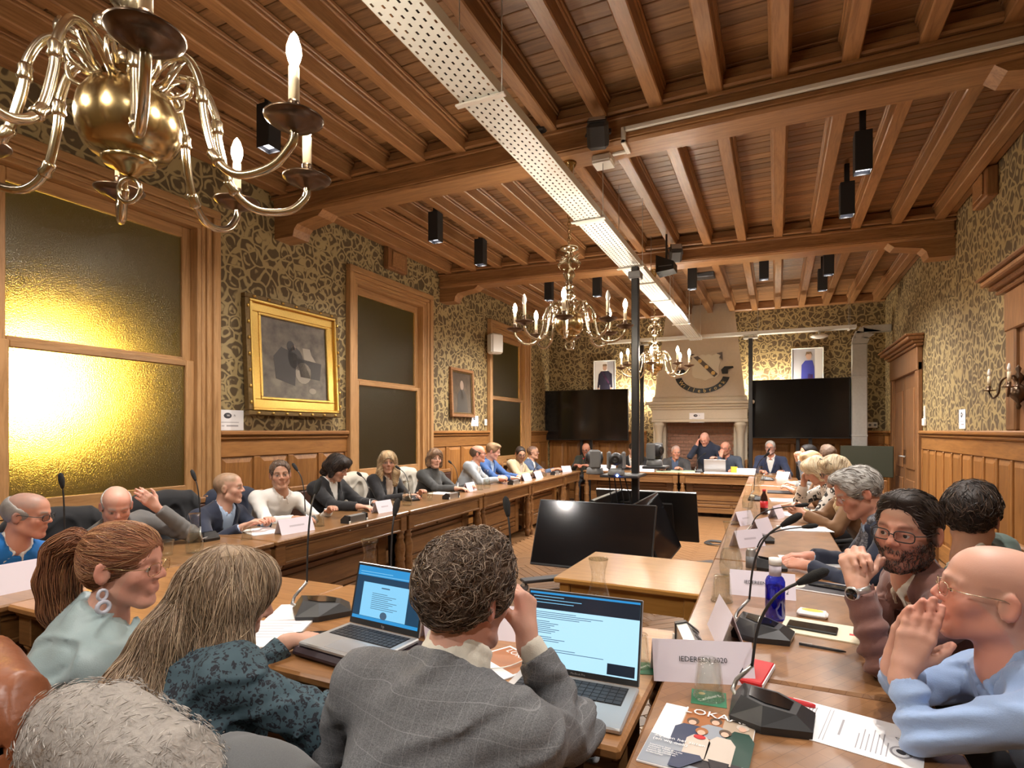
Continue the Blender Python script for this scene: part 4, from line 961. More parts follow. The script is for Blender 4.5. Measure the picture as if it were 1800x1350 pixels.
def phone(label, x, y, rz, z=ZT, w=.074, h=.155):
    t = thing('smartphone', label, 'phone', (x, y, z), rz, 'smartphones on the desks')
    MB().b2((-w/2, -h/2, 0), (w/2, h/2, .008), .003).build('case', 'mic_black', t); MB().b2((-w/2+.003, -h/2+.003, .0078), (w/2-.003, h/2-.003, .0088)).build('screen', 'mic_glossy', t); return t
# window side row
card('blank white name card in front of the man in the blue sweater', -3.20, 1.50, PI/2, .42, .13, text='')
mic('microphone in front of the man in the blue sweater', -3.50, 1.80, PI/2+.2, .36, .02)
carafe('full carafe in front of the bald man in the grey sweater', -3.19, 2.31)
tumbler('empty glass right in front of the grey sweater, beside the carafe', -3.28, 2.20, inverted=False)
mic('microphone beside the full carafe, between grey sweater and navy jacket', -3.52, 2.62, PI/2, .33, .06)
tumbler('upturned glass in front of the man in the navy jacket', -3.27, 2.75)
sheet('papers in front of the man in the navy jacket', -3.42, 3.0, 1.2, lines=0, n=4)
card('name card in front of the man in the white shirt', -3.19, 3.10, PI/2-.15)
mic('microphone in front of the smiling man in the white shirt', -3.42, 3.42, PI/2+.3, .34, .10, .04)
tumbler('upturned glass in front of the man in the white shirt', -3.21, 3.37)
clamp_unit('silver clamp socket unit before the dark-haired woman in black jacket', -3.12, 3.66, PI/2)
card('name card in front of the dark-haired woman in black jacket', -3.25, 4.20, PI/2-.1, .2)
mic('microphone in front of the dark-haired woman in black jacket', -3.46, 4.32, PI/2-.3, .22, .16)
tumbler('upturned glass beside the carafe of the long-haired blonde woman', -3.31, 4.45)
carafe('carafe in front of the long-haired blonde woman', -3.31, 4.66)
mic('microphone in front of the long-haired blonde woman', -3.52, 5.02, PI/2-.2, .24, .16)
tumbler('glass of water before the woman in the dark turtleneck', -3.33, 5.10, inverted=False)
clamp_unit('silver clamp socket unit before the woman in the dark turtleneck', -3.23, 5.36, PI/2)
sheet('papers in front of the woman in the dark turtleneck', -3.56, 5.72, 1.5, lines=0, n=3)
mic('microphone in front of the woman in the dark turtleneck', -3.55, 6.12, PI/2-.5, .24, .18)
card('name card beside the woman in the dark turtleneck', -3.42, 6.12, PI/2, .22)
tumbler('upturned glass beside the name card near the grey blazer', -3.36, 6.28)
carafe('carafe in front of the man in the light grey blazer', -3.36, 6.46)
clamp_unit('silver clamp socket unit in front of the man in the light grey blazer', -3.30, 7.15, PI/2)
card('name card in front of the man in the royal blue jacket', -3.38, 7.75, PI/2, .28)
card('name card in front of the man in the beige jacket', -3.40, 8.25, PI/2, .28)
carafe('carafe in front of the man in the beige jacket', -3.40, 8.52)
clamp_unit('silver clamp socket unit in front of the man in the blue blazer', -3.38, 8.98, PI/2)
card('name card at the far corner of the window side row', -3.45, 9.72, PI/2-.5, .22)
tb = thing('tablet', 'dark tablet held up before the man in the beige jacket', 'tablet', (-3.62, 8.55, ZT+.01), rot=(1.1, 0, -PI/2+.3)); MB().b2((-.13, 0, -.004), (.13, .18, .004), .003).build('body', 'mic_black', tb); MB().b2((-.122, .008, -.0055), (.122, .172, -.004)).build('display', 'mic_glossy', tb)
# head desk
def bottle(label, x, y, prof, mats, cap, z=ZT, lab=None, name='bottle'):
    t = thing(name, label, 'bottle', (x, y, z)); MB().lathe(prof, 16).build('body', mats, t)
    r, z0, z1, cm = cap; MB().lathe([(r, z0), (r, z1), (0, z1)], 14).build('cap', cm, t)
    if lab: MB().lathe([(lab[0], lab[1]), (lab[0], lab[2])], 16).build('label', lab[3], t)
    return t
plain('red', (.55, .02, .025), .4); plain('cola', (.03, .008, .004), .1); plain('yellow', (.80, .50, .05), .5); plain('white_cap', (.85, .84, .8), .4); plain('green_fold', (.42, .52, .36), .6); plain('cream', (.76, .68, .50), .6)
BP = [(0, .003), (.03, .003), (.032, .01), (.032, .12), (.028, .15), (.014, .18), (.013, .20)]
bottle('small water bottle with red cap at the corner of the head desk', -3.32, 10.35, BP, 'glass', (.015, .2, .218, 'red'))
carafe('carafe beside the red capped bottle on the head desk', -3.12, 10.38)
card('name card of the bald man in the dark cardigan', -2.86, 10.33, .05, .34)
card('name card hidden behind the cameras on the head desk', -2.15, 10.40, 0, .3)
sheet('pale green folder stack on the head desk', -1.52, 10.50, .1, .42, .3, 16, 0, 'green_fold', 'folder', 'folder_stack')
sheet('single light green folder on the head desk', -1.86, 10.46, .2, .24, .3, 4, 0, 'green_fold', 'folder', 'folder')
sheet('white sheet near the front edge of the head desk', -1.35, 10.36, .1, .3, .12, 1, 0)
sheet('thick white paper stack before the open grey laptop', -.83, 10.38, 0, .62, .16, 14, 0)
def laptop(label, x, y, rz, w, d, h, tilt, body, z=ZT, keys='black_matte'):
    """hinge at local y=0, keyboard towards -y, screen leans to +y"""
    t = thing('laptop', label, 'laptop', (x, y, z), rz)
    MB().b2((-w/2, -d, 0), (w/2, 0, .015), .004).build('base', body, t)
    kb = MB().b2((-w*.43, -d*.52, .0148), (w*.43, -d*.08, .0156)).build('keyboard_well', keys, t)
    m = MB(); nx, ny = 14, 5
    for r in range(ny):
        for c in range(nx):
            x0 = -w*.425+c*w*.85/nx; y0 = -d*.51+r*d*.42/ny; m.b2((x0+.001, y0+.001, .0155), (x0+w*.85/nx-.0015, y0+d*.42/ny-.0015, .0172))
    ko = m.build('keys', 'key_dark', kb); ko['kind'] = 'stuff'
    MB().b2((-w*.17, -d*.94, .0148), (w*.17, -d*.58, .0155)).build('trackpad', 'trackpad', t)
    lid = link('lid', None, t, (0, 0, .014), rot=(tilt, 0, 0))       # local: x right, z up the screen, -y = screen side
    MB().b2((-w/2, -.003, 0), (w/2, .005, h), .003).build('shell', body, lid)
    MB().b2((-w/2+.002, -.0045, .002), (w/2-.002, -.003, h-.002), .001).build('screen_bezel', 'mic_black', lid)
    return t, lid
plain('key_dark', (.02, .02, .024), .5); plain('trackpad', (.34, .34, .35), .35); plain('alu', (.50, .50, .50), .35, .6)
for _n, _c, _s in (('scr_blue', (.02, .25, .55), .36), ('scr_navy', (.006, .04, .085), .36), ('scr_pale', (.22, .55, .80), .36), ('scr_white', (.42, .70, .88), .37), ('scr_text', (.05, .10, .16), .36), ('scr_dark', (.006, .012, .022), .36)):
    emis(_n, _c, _s); M[_n].node_tree.nodes['Principled BSDF'].inputs['Base Color'].default_value = (.01, .01, .012, 1); M[_n].node_tree.nodes['Principled BSDF'].inputs['Roughness'].default_value = .25
def scr(lid, nm, x0, x1, z0, z1, mat, d=.0048): MB().add([(x0, -d, z0), (x1, -d, z0), (x1, -d, z1), (x0, -d, z1)], [(0, 1, 2, 3)]).build(nm, mat, lid)
def scr_lines(lid, rows, x0, x1, z0, dz, mat='scr_text', d=.0056, hgt=.0018):
    m = MB()
    for k in range(rows):
        xe = x0+(x1-x0)*(.55+.45*((k*37) % 10)/10); m.add([(x0, -d, z0-k*dz), (xe, -d, z0-k*dz), (xe, -d, z0-k*dz+hgt), (x0, -d, z0-k*dz+hgt)], [(0, 1, 2, 3)])
    m.build('display_text', mat, lid)
lt, lid = laptop('open light grey laptop on the head desk, its back to the room', -.98, 10.55, PI, .36, .24, .23, -.25, 'alu')
bx_ = thing('yellow_box', 'small yellow cardboard box beside the laptop on the head desk', 'box', (-.66, 10.46, ZT), .2); MB().b2((-.05, -.035, 0), (.05, .035, .12), .003).build('carton', 'yellow', bx_); MB().b2((-.052, -.037, .10), (.052, .037, .122), .003).build('flap', 'yellow', bx_)
card('name card at the right end of the head desk', -.46, 10.36, 0, .3)
mic('microphone of the grey-haired man on the head desk', -1.25, 10.60, .3, .22, .08, .15)
tablet2 = thing('tablet', 'flat black tablet lying by the green folders', 'tablet', (-1.18, 10.62, ZT), .1); MB().b2((-.14, -.09, 0), (.14, .09, .012), .004).build('body', 'mic_black', tablet2); MB().b2((-.13, -.08, .0115), (.13, .08, .0128)).build('display', 'mic_glossy', tablet2)
# right-hand row, far to near
card('farthest name card of the right-hand row', .10, 9.75, -PI/2+.9, .22)
mic('farthest microphone of the right-hand row', -.12, 9.25, -PI/2, .34, .05, .1)
carafe('farthest carafe of the right-hand row', -.20, 8.66)
carafe('second farthest carafe of the right-hand row', -.23, 8.2); carafe('carafe standing before the dark microphone, right-hand row', -.22, 7.1); carafe('carafe nearest the cola bottle in the right-hand row', -.25, 5.85)
mic('long microphone leaning over the carafes of the right-hand row', -.18, 6.55, -PI/2, .38, .12, .1)
bottle('cola bottle with red label on the right-hand row', -.10, 5.50, [(0, .003), (.03, .003), (.032, .01), (.032, .12), (.026, .16), (.013, .19), (.013, .21)], 'cola', (.015, .205, .222, 'red'), lab=(.0328, .06, .12, 'red'))
card('name card next to the cola bottle', .0, 5.35, -PI/2-.3, .2); card('upright name card by the clear bottle', -.24, 4.85, -PI/2+2.6, .2)
bottle('clear glass bottle with cork cap in the right-hand row', -.17, 4.80, [(0, .003), (.036, .003), (.038, .01), (.038, .13), (.03, .17), (.014, .2), (.014, .225)], 'glass', (.015, .222, .24, 'cream'))
card('name card before the grey-haired man in the navy blazer', -.10, 4.50, -PI/2-.4, .22)
mic('arched microphone before the woman in the brown cardigan', -.10, 4.15, -PI/2+.2, .14, .30, .0)
sheet('open white booklet under the hands of the woman in brown', .19, 4.80, .25, .34, .22, 3, 0, name='booklet', cat='booklet')
sheet('ring binder with papers before the woman in leopard print', .10, 5.55, .2, .34, .26, 8, 0, name='binder', cat='binder')
sheet('stack of papers farther up the right-hand row', .12, 6.65, .1, .36, .28, 6, 0)
sheet('dark laptop folder beyond the leopard print woman', .10, 7.5, .0, .40, .3, 8, 0, 'dark_grey', 'folder', 'laptop_folder')
card('tilted name card beside the grey can', -.17, 3.95, -PI/2+2.4, .22)
carafe('tall carafe standing closest on the inner edge of the right-hand desks', -.21, 3.09, s=1.15)
can = thing('drink_can', 'slim grey aluminium drink can beside the tall carafe', 'can', (-.12, 3.20, ZT)); MB().lathe([(.02, 0), (.026, .008), (.026, .11), (.021, .122), (.0215, .126), (0, .124)], 18).build('body', 'silver', can); MB().lathe([(.0263, .03), (.0263, .09)], 18).build('print', 'mid_grey', can)
sheet('white papers under the hands of the man in the navy blazer', .20, 3.62, .12, .36, .24, 3, 0)
mic('short silver bracket microphone beside the can', -.04, 3.35, -PI/2+.3, .12, .26, .0)
def magazine(label, x, y, rz, w=.21, h=.28, title=True, z=ZT):
    t = thing('magazine', label, 'magazine', (x, y, z), rz, 'magazines on the desks')
    MB().b2((-w/2, -h/2, 0), (w/2, h/2, .005), .001).build('cover', 'paper', t); return t
def prn(t, nm, poly, mat, z=.0052, k=0): MB().prism(poly, z+k*.0004, z+k*.0004+.0003).build(nm, mat, t)
plain('mg_beige', (.46, .36, .27), .4); plain('mg_wood', (.36, .13, .04), .4); plain('mg_navy', (.03, .045, .10), .4); plain('mg_grey', (.30, .33, .38), .4); plain('mg_green', (.02, .06, .045), .4); plain('mg_cream', (.60, .52, .45), .4); plain('mg_skin', (.66, .42, .31), .4); plain('mg_hair', (.10, .055, .03), .4); plain('mg_dark', (.025, .02, .025), .4)
mg = magazine('magazine titled in white letters with group photo, in the foreground', -.165, 1.415, -.05, .225, .30)
prn(mg, 'printed_photo', [(-.055, -.148), (.111, -.148), (.111, .148), (-.055, .148)], 'mg_beige'); prn(mg, 'printed_door', [(-.052, -.0), (.04, -.0), (.04, .148), (-.052, .148)], 'mg_wood', k=1)
prn(mg, 'printed_floor', [(-.111, -.148), (.111, -.148), (.111, -.075), (-.111, -.02)], 'mg_grey', k=1); prn(mg, 'printed_bench', [(-.04, -.12), (.1, -.12), (.1, -.075), (-.04, -.075)], 'mg_dark', k=2)
def fig(x, y, w, h, mt, hy, hr, hair, kk):
    prn(mg, 'printed_figure', [(x-w, y-h), (x+w, y-h), (x+w*1.05, y+h*.55), (x+w*.55, y+h), (x-w*.55, y+h), (x-w*1.05, y+h*.55)], mt, k=kk); prn(mg, 'printed_hair', blob(x, hy+.006, hr*1.15, hr*1.3), hair, k=kk+1); prn(mg, 'printed_face', blob(x, hy-.003, hr*.72, hr*.95), 'mg_skin', k=kk+2)
fig(.085, .0, .03, .075, 'mg_green', .095, .013, 'mg_cream', 2); fig(.022, .045, .028, .035, 'mg_grey', .098, .013, 'mg_hair', 2); fig(-.03, .01, .034, .05, 'mg_navy', .075, .013, 'mg_hair', 2)
fig(-.002, -.035, .026, .05, 'mg_cream', .032, .013, 'mg_wood', 5); fig(.05, -.03, .028, .058, 'mg_cream', .048, .0125, 'mg_hair', 5)
prn(mg, 'printed_legs', [(-.045, -.145), (-.02, -.145), (.02, -.09), (.012, -.075), (-.045, -.08)], 'mg_navy', k=8); prn(mg, 'printed_legs', [(.05, -.145), (.07, -.145), (.075, -.08), (.03, -.08)], 'mg_dark', k=8); prn(mg, 'printed_scarf', blob(-.002, .006, .014, .010), 'red', k=8)
plain('mg_shade', (.12, .14, .17), .4)
text_obj('masthead', 'LOKAAL', .042, 'paper', mg, (.02, .128, .0092), (0, 0, 0), .0003)
text_obj('headline', 'Zij zien het zitten\n(en wij ook)', .0165, 'paper', mg, (-.1, -.04, .0092), (0, 0, 0), .0003, 'LEFT'); text_obj('subtitle', 'Interview met\nminister Hilde Crevits\nFocus op integriteit,\nnetwerkpolitiek en\nleiderschap', .0085, 'paper', mg, (-.1, -.095, .0092), (0, 0, 0), .0003, 'LEFT')
m2 = magazine('glossy magazine with a phone on it before the navy blazer', .16, 3.05, 1.35, .21, .29)
prn(m2, 'printed_photo', [(-.1, -.14), (.03, -.14), (.03, .12), (-.1, .1)], 'mg_dark'); prn(m2, 'printed_photo', [(.03, -.02), (.1, -.02), (.1, .1), (.03, .1)], 'mg_wood'); prn(m2, 'printed_figure', blob(-.04, .06, .05, .03), 'mg_cream', k=1)
phone('black phone lying on the magazine before the navy blazer', .22, 3.06, 1.25, ZT+.0065)
card('name card lettered IEDEREEN behind the blue bottle', -.06, 2.80, .06, .27, .105, 'IEDEREEN      20', '2')
ub = tumbler('upturned tall glass with coaster left of the tent card', -.215, 2.62, s=1.25); 
plain('coaster_green', (.02, .16, .075), .5)
def coaster(label, x, y, rz):
    t = thing('coaster', label, 'coaster', (x, y, ZT), rz, 'green beer coasters'); MB().b2((-.046, -.046, 0), (.046, .046, .0015), .0007).build('mat', 'coaster_green', t)
    text_obj('lettering', 'Carlsberg', .019, 'paper', t, (0, 0, .0018), (0, 0, .75), .0002); prn(t, 'crown', blob(-.018, .022, .009, .008), 'arms_gold', .0016); return t
coaster('green beer coaster under the upturned glass before the card numbered four', -.17, 1.655, .1); coaster('green beer coaster under the glass right of the large laptop', -.385, 1.775, .3)
tumbler('upturned glass on the green coaster before the card numbered four', -.17, 1.66, ZT+.002, s=1.15); tumbler('glass half hidden by the screen edge of the large laptop', -.395, 1.79, ZT+.002, s=1.1)
t = bottle('cobalt blue water bottle with white cap', -.005, 2.46, [(0, .004), (.033, .004), (.036, .012), (.036, .15), (.030, .165), (.022, .172), (.0215, .20)], 'glass_blue', (.0235, .215, .24, 'white_cap'), lab=(.0222, .172, .212, 'card_grey'))
MB().lathe([(.0, .008), (.031, .008), (.034, .02), (.034, .13), (0, .13)], 16).build('water', 'glass_blue', t)
mic('microphone of the bearded man, next to the blue bottle', -.045, 2.24, -PI/2+.05, .30, .13, .02, s=1.1)
mic('large microphone unit in the right foreground', -.01, 1.60, -PI/2+.1, .245, .135, .0, s=1.08)
card('tent card standing edge-on left of the bearded man microphone', -.165, 2.17, -PI/2+.25, .26, .12, text='')
card('name card lettered IEDEREEN and numbered four in the foreground', -.205, 1.79, .32, .29, .11, 'IEDEREEN 2020', '4')
clamp_unit('silver clamp socket unit on the corner of the right-hand desk', -.255, 1.99, -PI/2+.3)
ts = thing('tissue_pack', 'pack of paper tissues with orange flower print', 'tissues', (.13, 2.56, ZT), -.15); MB().b2((-.055, -.03, 0), (.055, .03, .024), .01).build('pack', 'paper', ts); prn(ts, 'printed_flower', blob(0, 0, .04, .02), 'yellow', .0242)
fo = sheet('cream folder under the phone of the bearded man', .19, 2.39, -.13, .34, .19, 3, 0, 'cream', 'folder', 'folder'); prn(fo, 'logo', [(.05, -.02), (.09, -.02), (.09, .0), (.05, .0)], 'red', .0052)
phone('large black phone on the cream folder of the bearded man', .12, 2.385, 1.42, ZT+.006, .078, .165)
pen = thing('pen', 'black pen lying on the parquet desk', 'pen', (.14, 2.19, ZT), -.12); MB().tube([(-.07, 0, .005), (.055, 0, .005), (.07, 0, .005)], [.0045, .0045, .002], 8).build('barrel', 'mic_black', pen); MB().b2((-.07, -.002, .008), (-.03, .002, .011)).build('clip', 'silver', pen)
nb = thing('notebook', 'red leather notebook behind the large microphone unit', 'notebook', (-.075, 1.87, ZT), -.18); MB().b2((-.055, -.09, 0), (.055, .09, .018), .004).build('cover', 'red', nb); MB().b2((-.052, -.087, .003), (.057, .087, .015)).build('pages', 'paper', nb)
rp = thing('red_marker', 'red marker pen beside the large microphone unit', 'pen', (.055, 1.72, ZT), -.2); MB().tube([(-.04, 0, .007), (.03, 0, .007), (.04, 0, .007)], [.007, .007, .004], 8).build('barrel', 'red', rp); MB().tube([(-.055, 0, .007), (-.04, 0, .007)], .0075, 8).build('cap', 'red', rp)
ag = sheet('printed agenda letter with round stamp in front of the man in the light blue shirt', .165, 1.62, PI/2-.22, .21, .297, 1, 0)
for x0, x1, y0, y1 in ((.03, .09, .1, .103), (.03, .09, .092, .095), (.03, .08, .084, .087), (-.09, .09, .055, .0565), (-.09, .09, .047, .0485), (-.04, .05, .018, .023), (-.08, .0, -.02, -.0175), (-.08, .03, -.03, -.0275), (-.08, .01, -.04, -.0375), (-.08, .04, -.05, -.0475), (-.08, .02, -.06, -.0575), (-.08, .03, -.07, -.0675), (-.08, -.01, -.08, -.0775), (-.09, -.04, .10, .106)): prn(ag, 'text_line', [(x0, y0), (x1, y0), (x1, y1), (x0, y1)], 'ink_grey', .0022)
prn(ag, 'stamp', blob(-.04, -.105, .028, .022, 20), 'ink_grey', .0022); prn(ag, 'stamp_centre', blob(-.04, -.105, .022, .017, 20), 'paper', .0026); prn(ag, 'stamp_mark', blob(-.04, -.105, .012, .009, 12, .5), 'ink', .003)
MB().tube(smooth_path([(.0, -.115, .0024), (.03, -.09, .0024), (.02, -.12, .0024), (.05, -.1, .0024), (.045, -.125, .0024), (.08, -.105, .0024)], 4), .0008, 4).build('signature', 'ink', ag)
# foreground desk
mic('microphone on the foreground desk beside the folded papers', -1.66, 1.76, -.6, .37, .06, -.10, s=1.2)
mic('microphone beyond the checked-jacket man, left of his head', -1.40, 1.98, 0, .30, .06, -.02); mic('microphone behind the large laptop', -.86, 2.02, 0, .33, .04, -.04)
carafe('carafe behind the grey laptop on the foreground desk', -1.62, 2.0, s=1.1); carafe('carafe behind the large laptop on the foreground desk', -.60, 2.05, s=1.1)
sheet('white name plate lying flat under the foreground microphone', -1.80, 1.72, .5, .13, .2, 1, 0); sheet('white printed papers beside the blonde woman', -1.66, 1.50, .45, .21, .27, 5, 6)
phone('black phone lying next to the grey laptop', -1.50, 1.555, -1.0)
card('name card standing between the two laptops', -.80, 1.86, .15, .30, .11, text=''); card('name card leaning behind the grey laptop', -1.06, 1.78, .9, .24, .12, text='')
m3 = magazine('second magazine with a white cable on it beside the checked-jacket man', -.80, 1.60, -.5, .2, .26); prn(m3, 'printed_photo', [(-.09, -.0), (.09, -.0), (.09, .12), (-.09, .12)], 'mg_wood'); text_obj('masthead', 'LOKAAL', .038, 'paper', m3, (0, .1, .0058), (0, 0, 0), .0003)
wc = tag(MB().tube(smooth_path([(-.86, 1.52, ZT+.009), (-.76, 1.58, ZT+.011), (-.72, 1.66, ZT+.012), (-.70, 1.60, ZT+.010), (-.68, 1.53, ZT+.006)], 6), .0022, 6).build('charging_cable', 'white_plastic'), 'thin white charging cable lying over the second magazine', 'cable')
bag = tag(MB().box((0, 0, .016), (.40, .27, .032), .012).build('laptop_sleeve', plain('sleeve', (.035, .02, .028), .5), None, (-1.235, 1.50, ZT), -.10), 'dark laptop sleeve under the smaller grey laptop', 'laptop sleeve')
lt, lid = laptop('open grey laptop showing a blue document page, in front of the blonde woman', -1.24, 1.605, -.10, .325, .225, .215, -.22, 'alu', ZT+.033)
scr(lid, 'display', -.152, .152, .022, .205, 'scr_blue'); scr(lid, 'display_toolbar', -.152, .152, .155, .172, 'scr_navy', .0052); scr(lid, 'display_viewer', -.152, .152, .032, .155, 'scr_navy', .0052); scr(lid, 'display_page', -.118, .095, .034, .150, 'scr_pale', .0055); scr(lid, 'display_taskbar', -.152, .152, .022, .033, 'scr_blue', .0056)
scr_lines(lid, 2, -.14, .14, .185, .009, 'scr_pale'); scr_lines(lid, 9, -.07, .06, .115, .0065, d=.006); scr_lines(lid, 1, -.03, .04, .135, .01, 'scr_text', .006, .004)
MB().prism(blob(-.005, .045, .016, .013, 16), .0058, .0062, lambda a, b, c: (a, -c, b)).build('display_stamp', 'scr_text', lid)
text_obj('maker_mark', 'hp', .014, 'silver', lid, (0, -.0052, .011), (PI/2, 0, 0), .0002)
lt, lid = laptop('large open laptop showing an e-mail, in front of the checked jacket', -.53, 1.60, .04, .358, .248, .238, -.30, 'alu')
scr(lid, 'display', -.172, .172, .018, .230, 'scr_white'); scr(lid, 'display_header', -.172, .172, .180, .230, 'scr_dark', .0052); scr(lid, 'display_menu', -.172, .172, .224, .230, 'scr_blue', .0056); scr(lid, 'display_popup', .085, .165, .022, .052, 'scr_dark', .0054)
scr_lines(lid, 3, -.16, .02, .216, .009, 'scr_pale', .0058); scr_lines(lid, 4, -.165, .10, .170, .0055); scr_lines(lid, 7, -.150, -.06, .143, .0055); scr_lines(lid, 3, -.165, -.03, .098, .0055); scr_lines(lid, 2, -.165, .11, .065, .006)
text_obj('maker_mark', 'MacBook Pro', .008, 'silver', lid, (0, -.005, .009), (PI/2, 0, 0), .0002)
# ---------------------------------------------------------------- people: signed distance fields turned into one continuous mesh
def V3(*a): return np.array(a if len(a) == 3 else a[0], float)
def unit(v): v = np.asarray(v, float); return v/(np.linalg.norm(v)+1e-12)
class Fld:
    """list of primitives in world-aligned coordinates relative to the person's base"""
    def __init__(s): s.p = []; s.cuts = []; s.disp = None
    def cap(s, a, b, ra, rb=None, k=.02, op=1):
        a, b = V3(a), V3(b); rb = ra if rb is None else rb; ab = b-a; L2 = ab @ ab+1e-12
        def f(P):
            q = P-a; t = np.clip(q @ ab/L2, 0, 1); return np.linalg.norm(q-t[:, None]*ab, axis=1)-(ra+(rb-ra)*t)
        r = max(ra, rb); s.p.append((f, np.minimum(a, b)-r, np.maximum(a, b)+r, k, op)); return s
    def ell(s, c, r, R=None, k=.02, op=1):
        c = V3(c); r = V3(r); R = np.eye(3) if R is None else R
        def f(P):
            q = (P-c) @ R; a = np.linalg.norm(q/r, axis=1); b = np.linalg.norm(q/(r*r), axis=1)+1e-9; return a*(a-1)/b
        e = np.sqrt(((R*r)**2).sum(1)); s.p.append((f, c-e, c+e, k, op)); return s
    def fn(s, f, lo, hi, k=.0, op=1): s.p.append((f, V3(lo), V3(hi), k, op)); return s
    def cut(s, f): s.cuts.append(f); return s
    def solve(s, h):
        lo = np.min([p[1] for p in s.p if p[4] > 0], 0)-2.5*h; hi = np.max([p[2] for p in s.p if p[4] > 0], 0)+2.5*h
        n = np.ceil((hi-lo)/h).astype(int)+1; ax = [lo[i]+h*np.arange(n[i]) for i in range(3)]
        D = np.full(n, .15, np.float32)
        for f, a, b, k, op in s.p:
            m = k+2*h; i0 = np.maximum(0, np.floor((a-m-lo)/h).astype(int)); i1 = np.minimum(n, np.ceil((b+m-lo)/h).astype(int)+1)
            if np.any(i1 <= i0): continue
            sl = tuple(slice(i0[i], i1[i]) for i in range(3)); g = np.meshgrid(*[ax[i][sl[i]] for i in range(3)], indexing='ij')
            P = np.stack([q.ravel() for q in g], 1); d = f(P).reshape(g[0].shape).astype(np.float32); E = D[sl]
            if op < 0: E = -E
            if k > 0:
                hh = np.maximum(k-np.abs(E-d), 0)/k; r = np.minimum(E, d)-hh*hh*k*.25
            else: r = np.minimum(E, d)
            D[sl] = -r if op < 0 else r
        if s.cuts or s.disp:
            near = np.argwhere(np.abs(D) < max(3*h, .03)); P = lo+near*h; d = D[near[:, 0], near[:, 1], near[:, 2]]
            if s.disp: d = d+s.disp(P)
            for c in s.cuts: d = np.maximum(d, c(P))
            D[near[:, 0], near[:, 1], near[:, 2]] = d
            if s.cuts:                                   # deep inside of a cut region
                ins = np.argwhere(D <= -max(3*h, .03)+1e-9)
                if len(ins):
                    P = lo+ins*h; d = D[ins[:, 0], ins[:, 1], ins[:, 2]]
                    for c in s.cuts: d = np.maximum(d, c(P))
                    D[ins[:, 0], ins[:, 1], ins[:, 2]] = d
        s.D, s.lo, s.h = D, lo, h
        return s
    def sample(s, P):
        q = (P-s.lo)/s.h; n = np.array(s.D.shape); i = np.clip(np.floor(q).astype(int), 0, n-2); t = np.clip(q-i, 0, 1); r = 0
        for dx in (0, 1):
            for dy in (0, 1):
                for dz in (0, 1):
                    w = (t[:, 0] if dx else 1-t[:, 0])*(t[:, 1] if dy else 1-t[:, 1])*(t[:, 2] if dz else 1-t[:, 2]); r = r+w*s.D[i[:, 0]+dx, i[:, 1]+dy, i[:, 2]+dz]
        return r
    def grad(s, P):
        e = s.h; return np.stack([s.sample(P+np.eye(3)[i]*e)-s.sample(P-np.eye(3)[i]*e) for i in range(3)], 1)
    def nets(s):
        D, lo, h = s.D, s.lo, s.h; I = D < 0; n = np.array(D.shape)
        c = [I[dx:n[0]-1+dx, dy:n[1]-1+dy, dz:n[2]-1+dz] for dx in (0, 1) for dy in (0, 1) for dz in (0, 1)]
        cnt = sum(a.astype(np.int8) for a in c); act = np.argwhere((cnt > 0) & (cnt < 8))
        idx = np.full(n-1, -1, np.int64); idx[act[:, 0], act[:, 1], act[:, 2]] = np.arange(len(act))
        acc = np.zeros((len(act), 3)); w = np.zeros(len(act))
        co = [np.array((x, y, z)) for x in (0, 1) for y in (0, 1) for z in (0, 1)]
        for i in range(8):
            for j in range(i+1, 8):
                if np.abs(co[i]-co[j]).sum() != 1: continue
                a = act+co[i]; b = act+co[j]; da = D[a[:, 0], a[:, 1], a[:, 2]]; db = D[b[:, 0], b[:, 1], b[:, 2]]; m = (da < 0) != (db < 0)
                t = np.where(m, da/(da-db+1e-12), 0); p = co[i]+t[:, None]*(co[j]-co[i]); acc[m] += p[m]; w[m] += 1
        vs = lo+h*(act+acc/w[:, None]); F = []
        for ax in range(3):
            u, v = [(1, 2), (2, 0), (0, 1)][ax]; a = [slice(None)]*3; b = [slice(None)]*3; a[ax] = slice(0, -1); b[ax] = slice(1, None)
            A, B = I[tuple(a)], I[tuple(b)]; e = np.argwhere(A != B); e = e[(e[:, u] > 0) & (e[:, v] > 0) & (e[:, u] < n[u]-1) & (e[:, v] < n[v]-1)]
            q = []
            for du, dv in ((-1, -1), (0, -1), (0, 0), (-1, 0)):
                k = e.copy(); k[:, u] += du; k[:, v] += dv; q.append(idx[k[:, 0], k[:, 1], k[:, 2]])
            q = np.stack(q, 1); fl = A[e[:, 0], e[:, 1], e[:, 2]]; q[~fl] = q[~fl][:, ::-1]; F.append(q)
        return vs, np.concatenate(F)
def np_mesh(name, vs, fs, mat, col=None):
    me = bpy.data.meshes.new(name); k = fs.shape[1]
    me.vertices.add(len(vs)); me.vertices.foreach_set('co', np.ascontiguousarray(vs, np.float32).ravel())
    me.loops.add(len(fs)*k); me.loops.foreach_set('vertex_index', np.ascontiguousarray(fs, np.int32).ravel())
    me.polygons.add(len(fs)); me.polygons.foreach_set('loop_start', np.arange(0, len(fs)*k, k, dtype=np.int32)); me.polygons.foreach_set('use_smooth', np.ones(len(fs), bool))
    me.update(calc_edges=True); me.materials.append(M[mat])
    if col is not None:
        a = me.attributes.new('col', 'FLOAT_COLOR', 'POINT'); c = np.ones((len(vs), 4), np.float32); c[:, :3] = np.clip(col, 0, 1); a.data.foreach_set('color', c.ravel())
    return me
_rg = np.random.default_rng(5)
_W = _rg.normal(size=(24, 3)); _W /= np.linalg.norm(_W, axis=1)[:, None]; _PH = _rg.uniform(0, 6.28, 24)
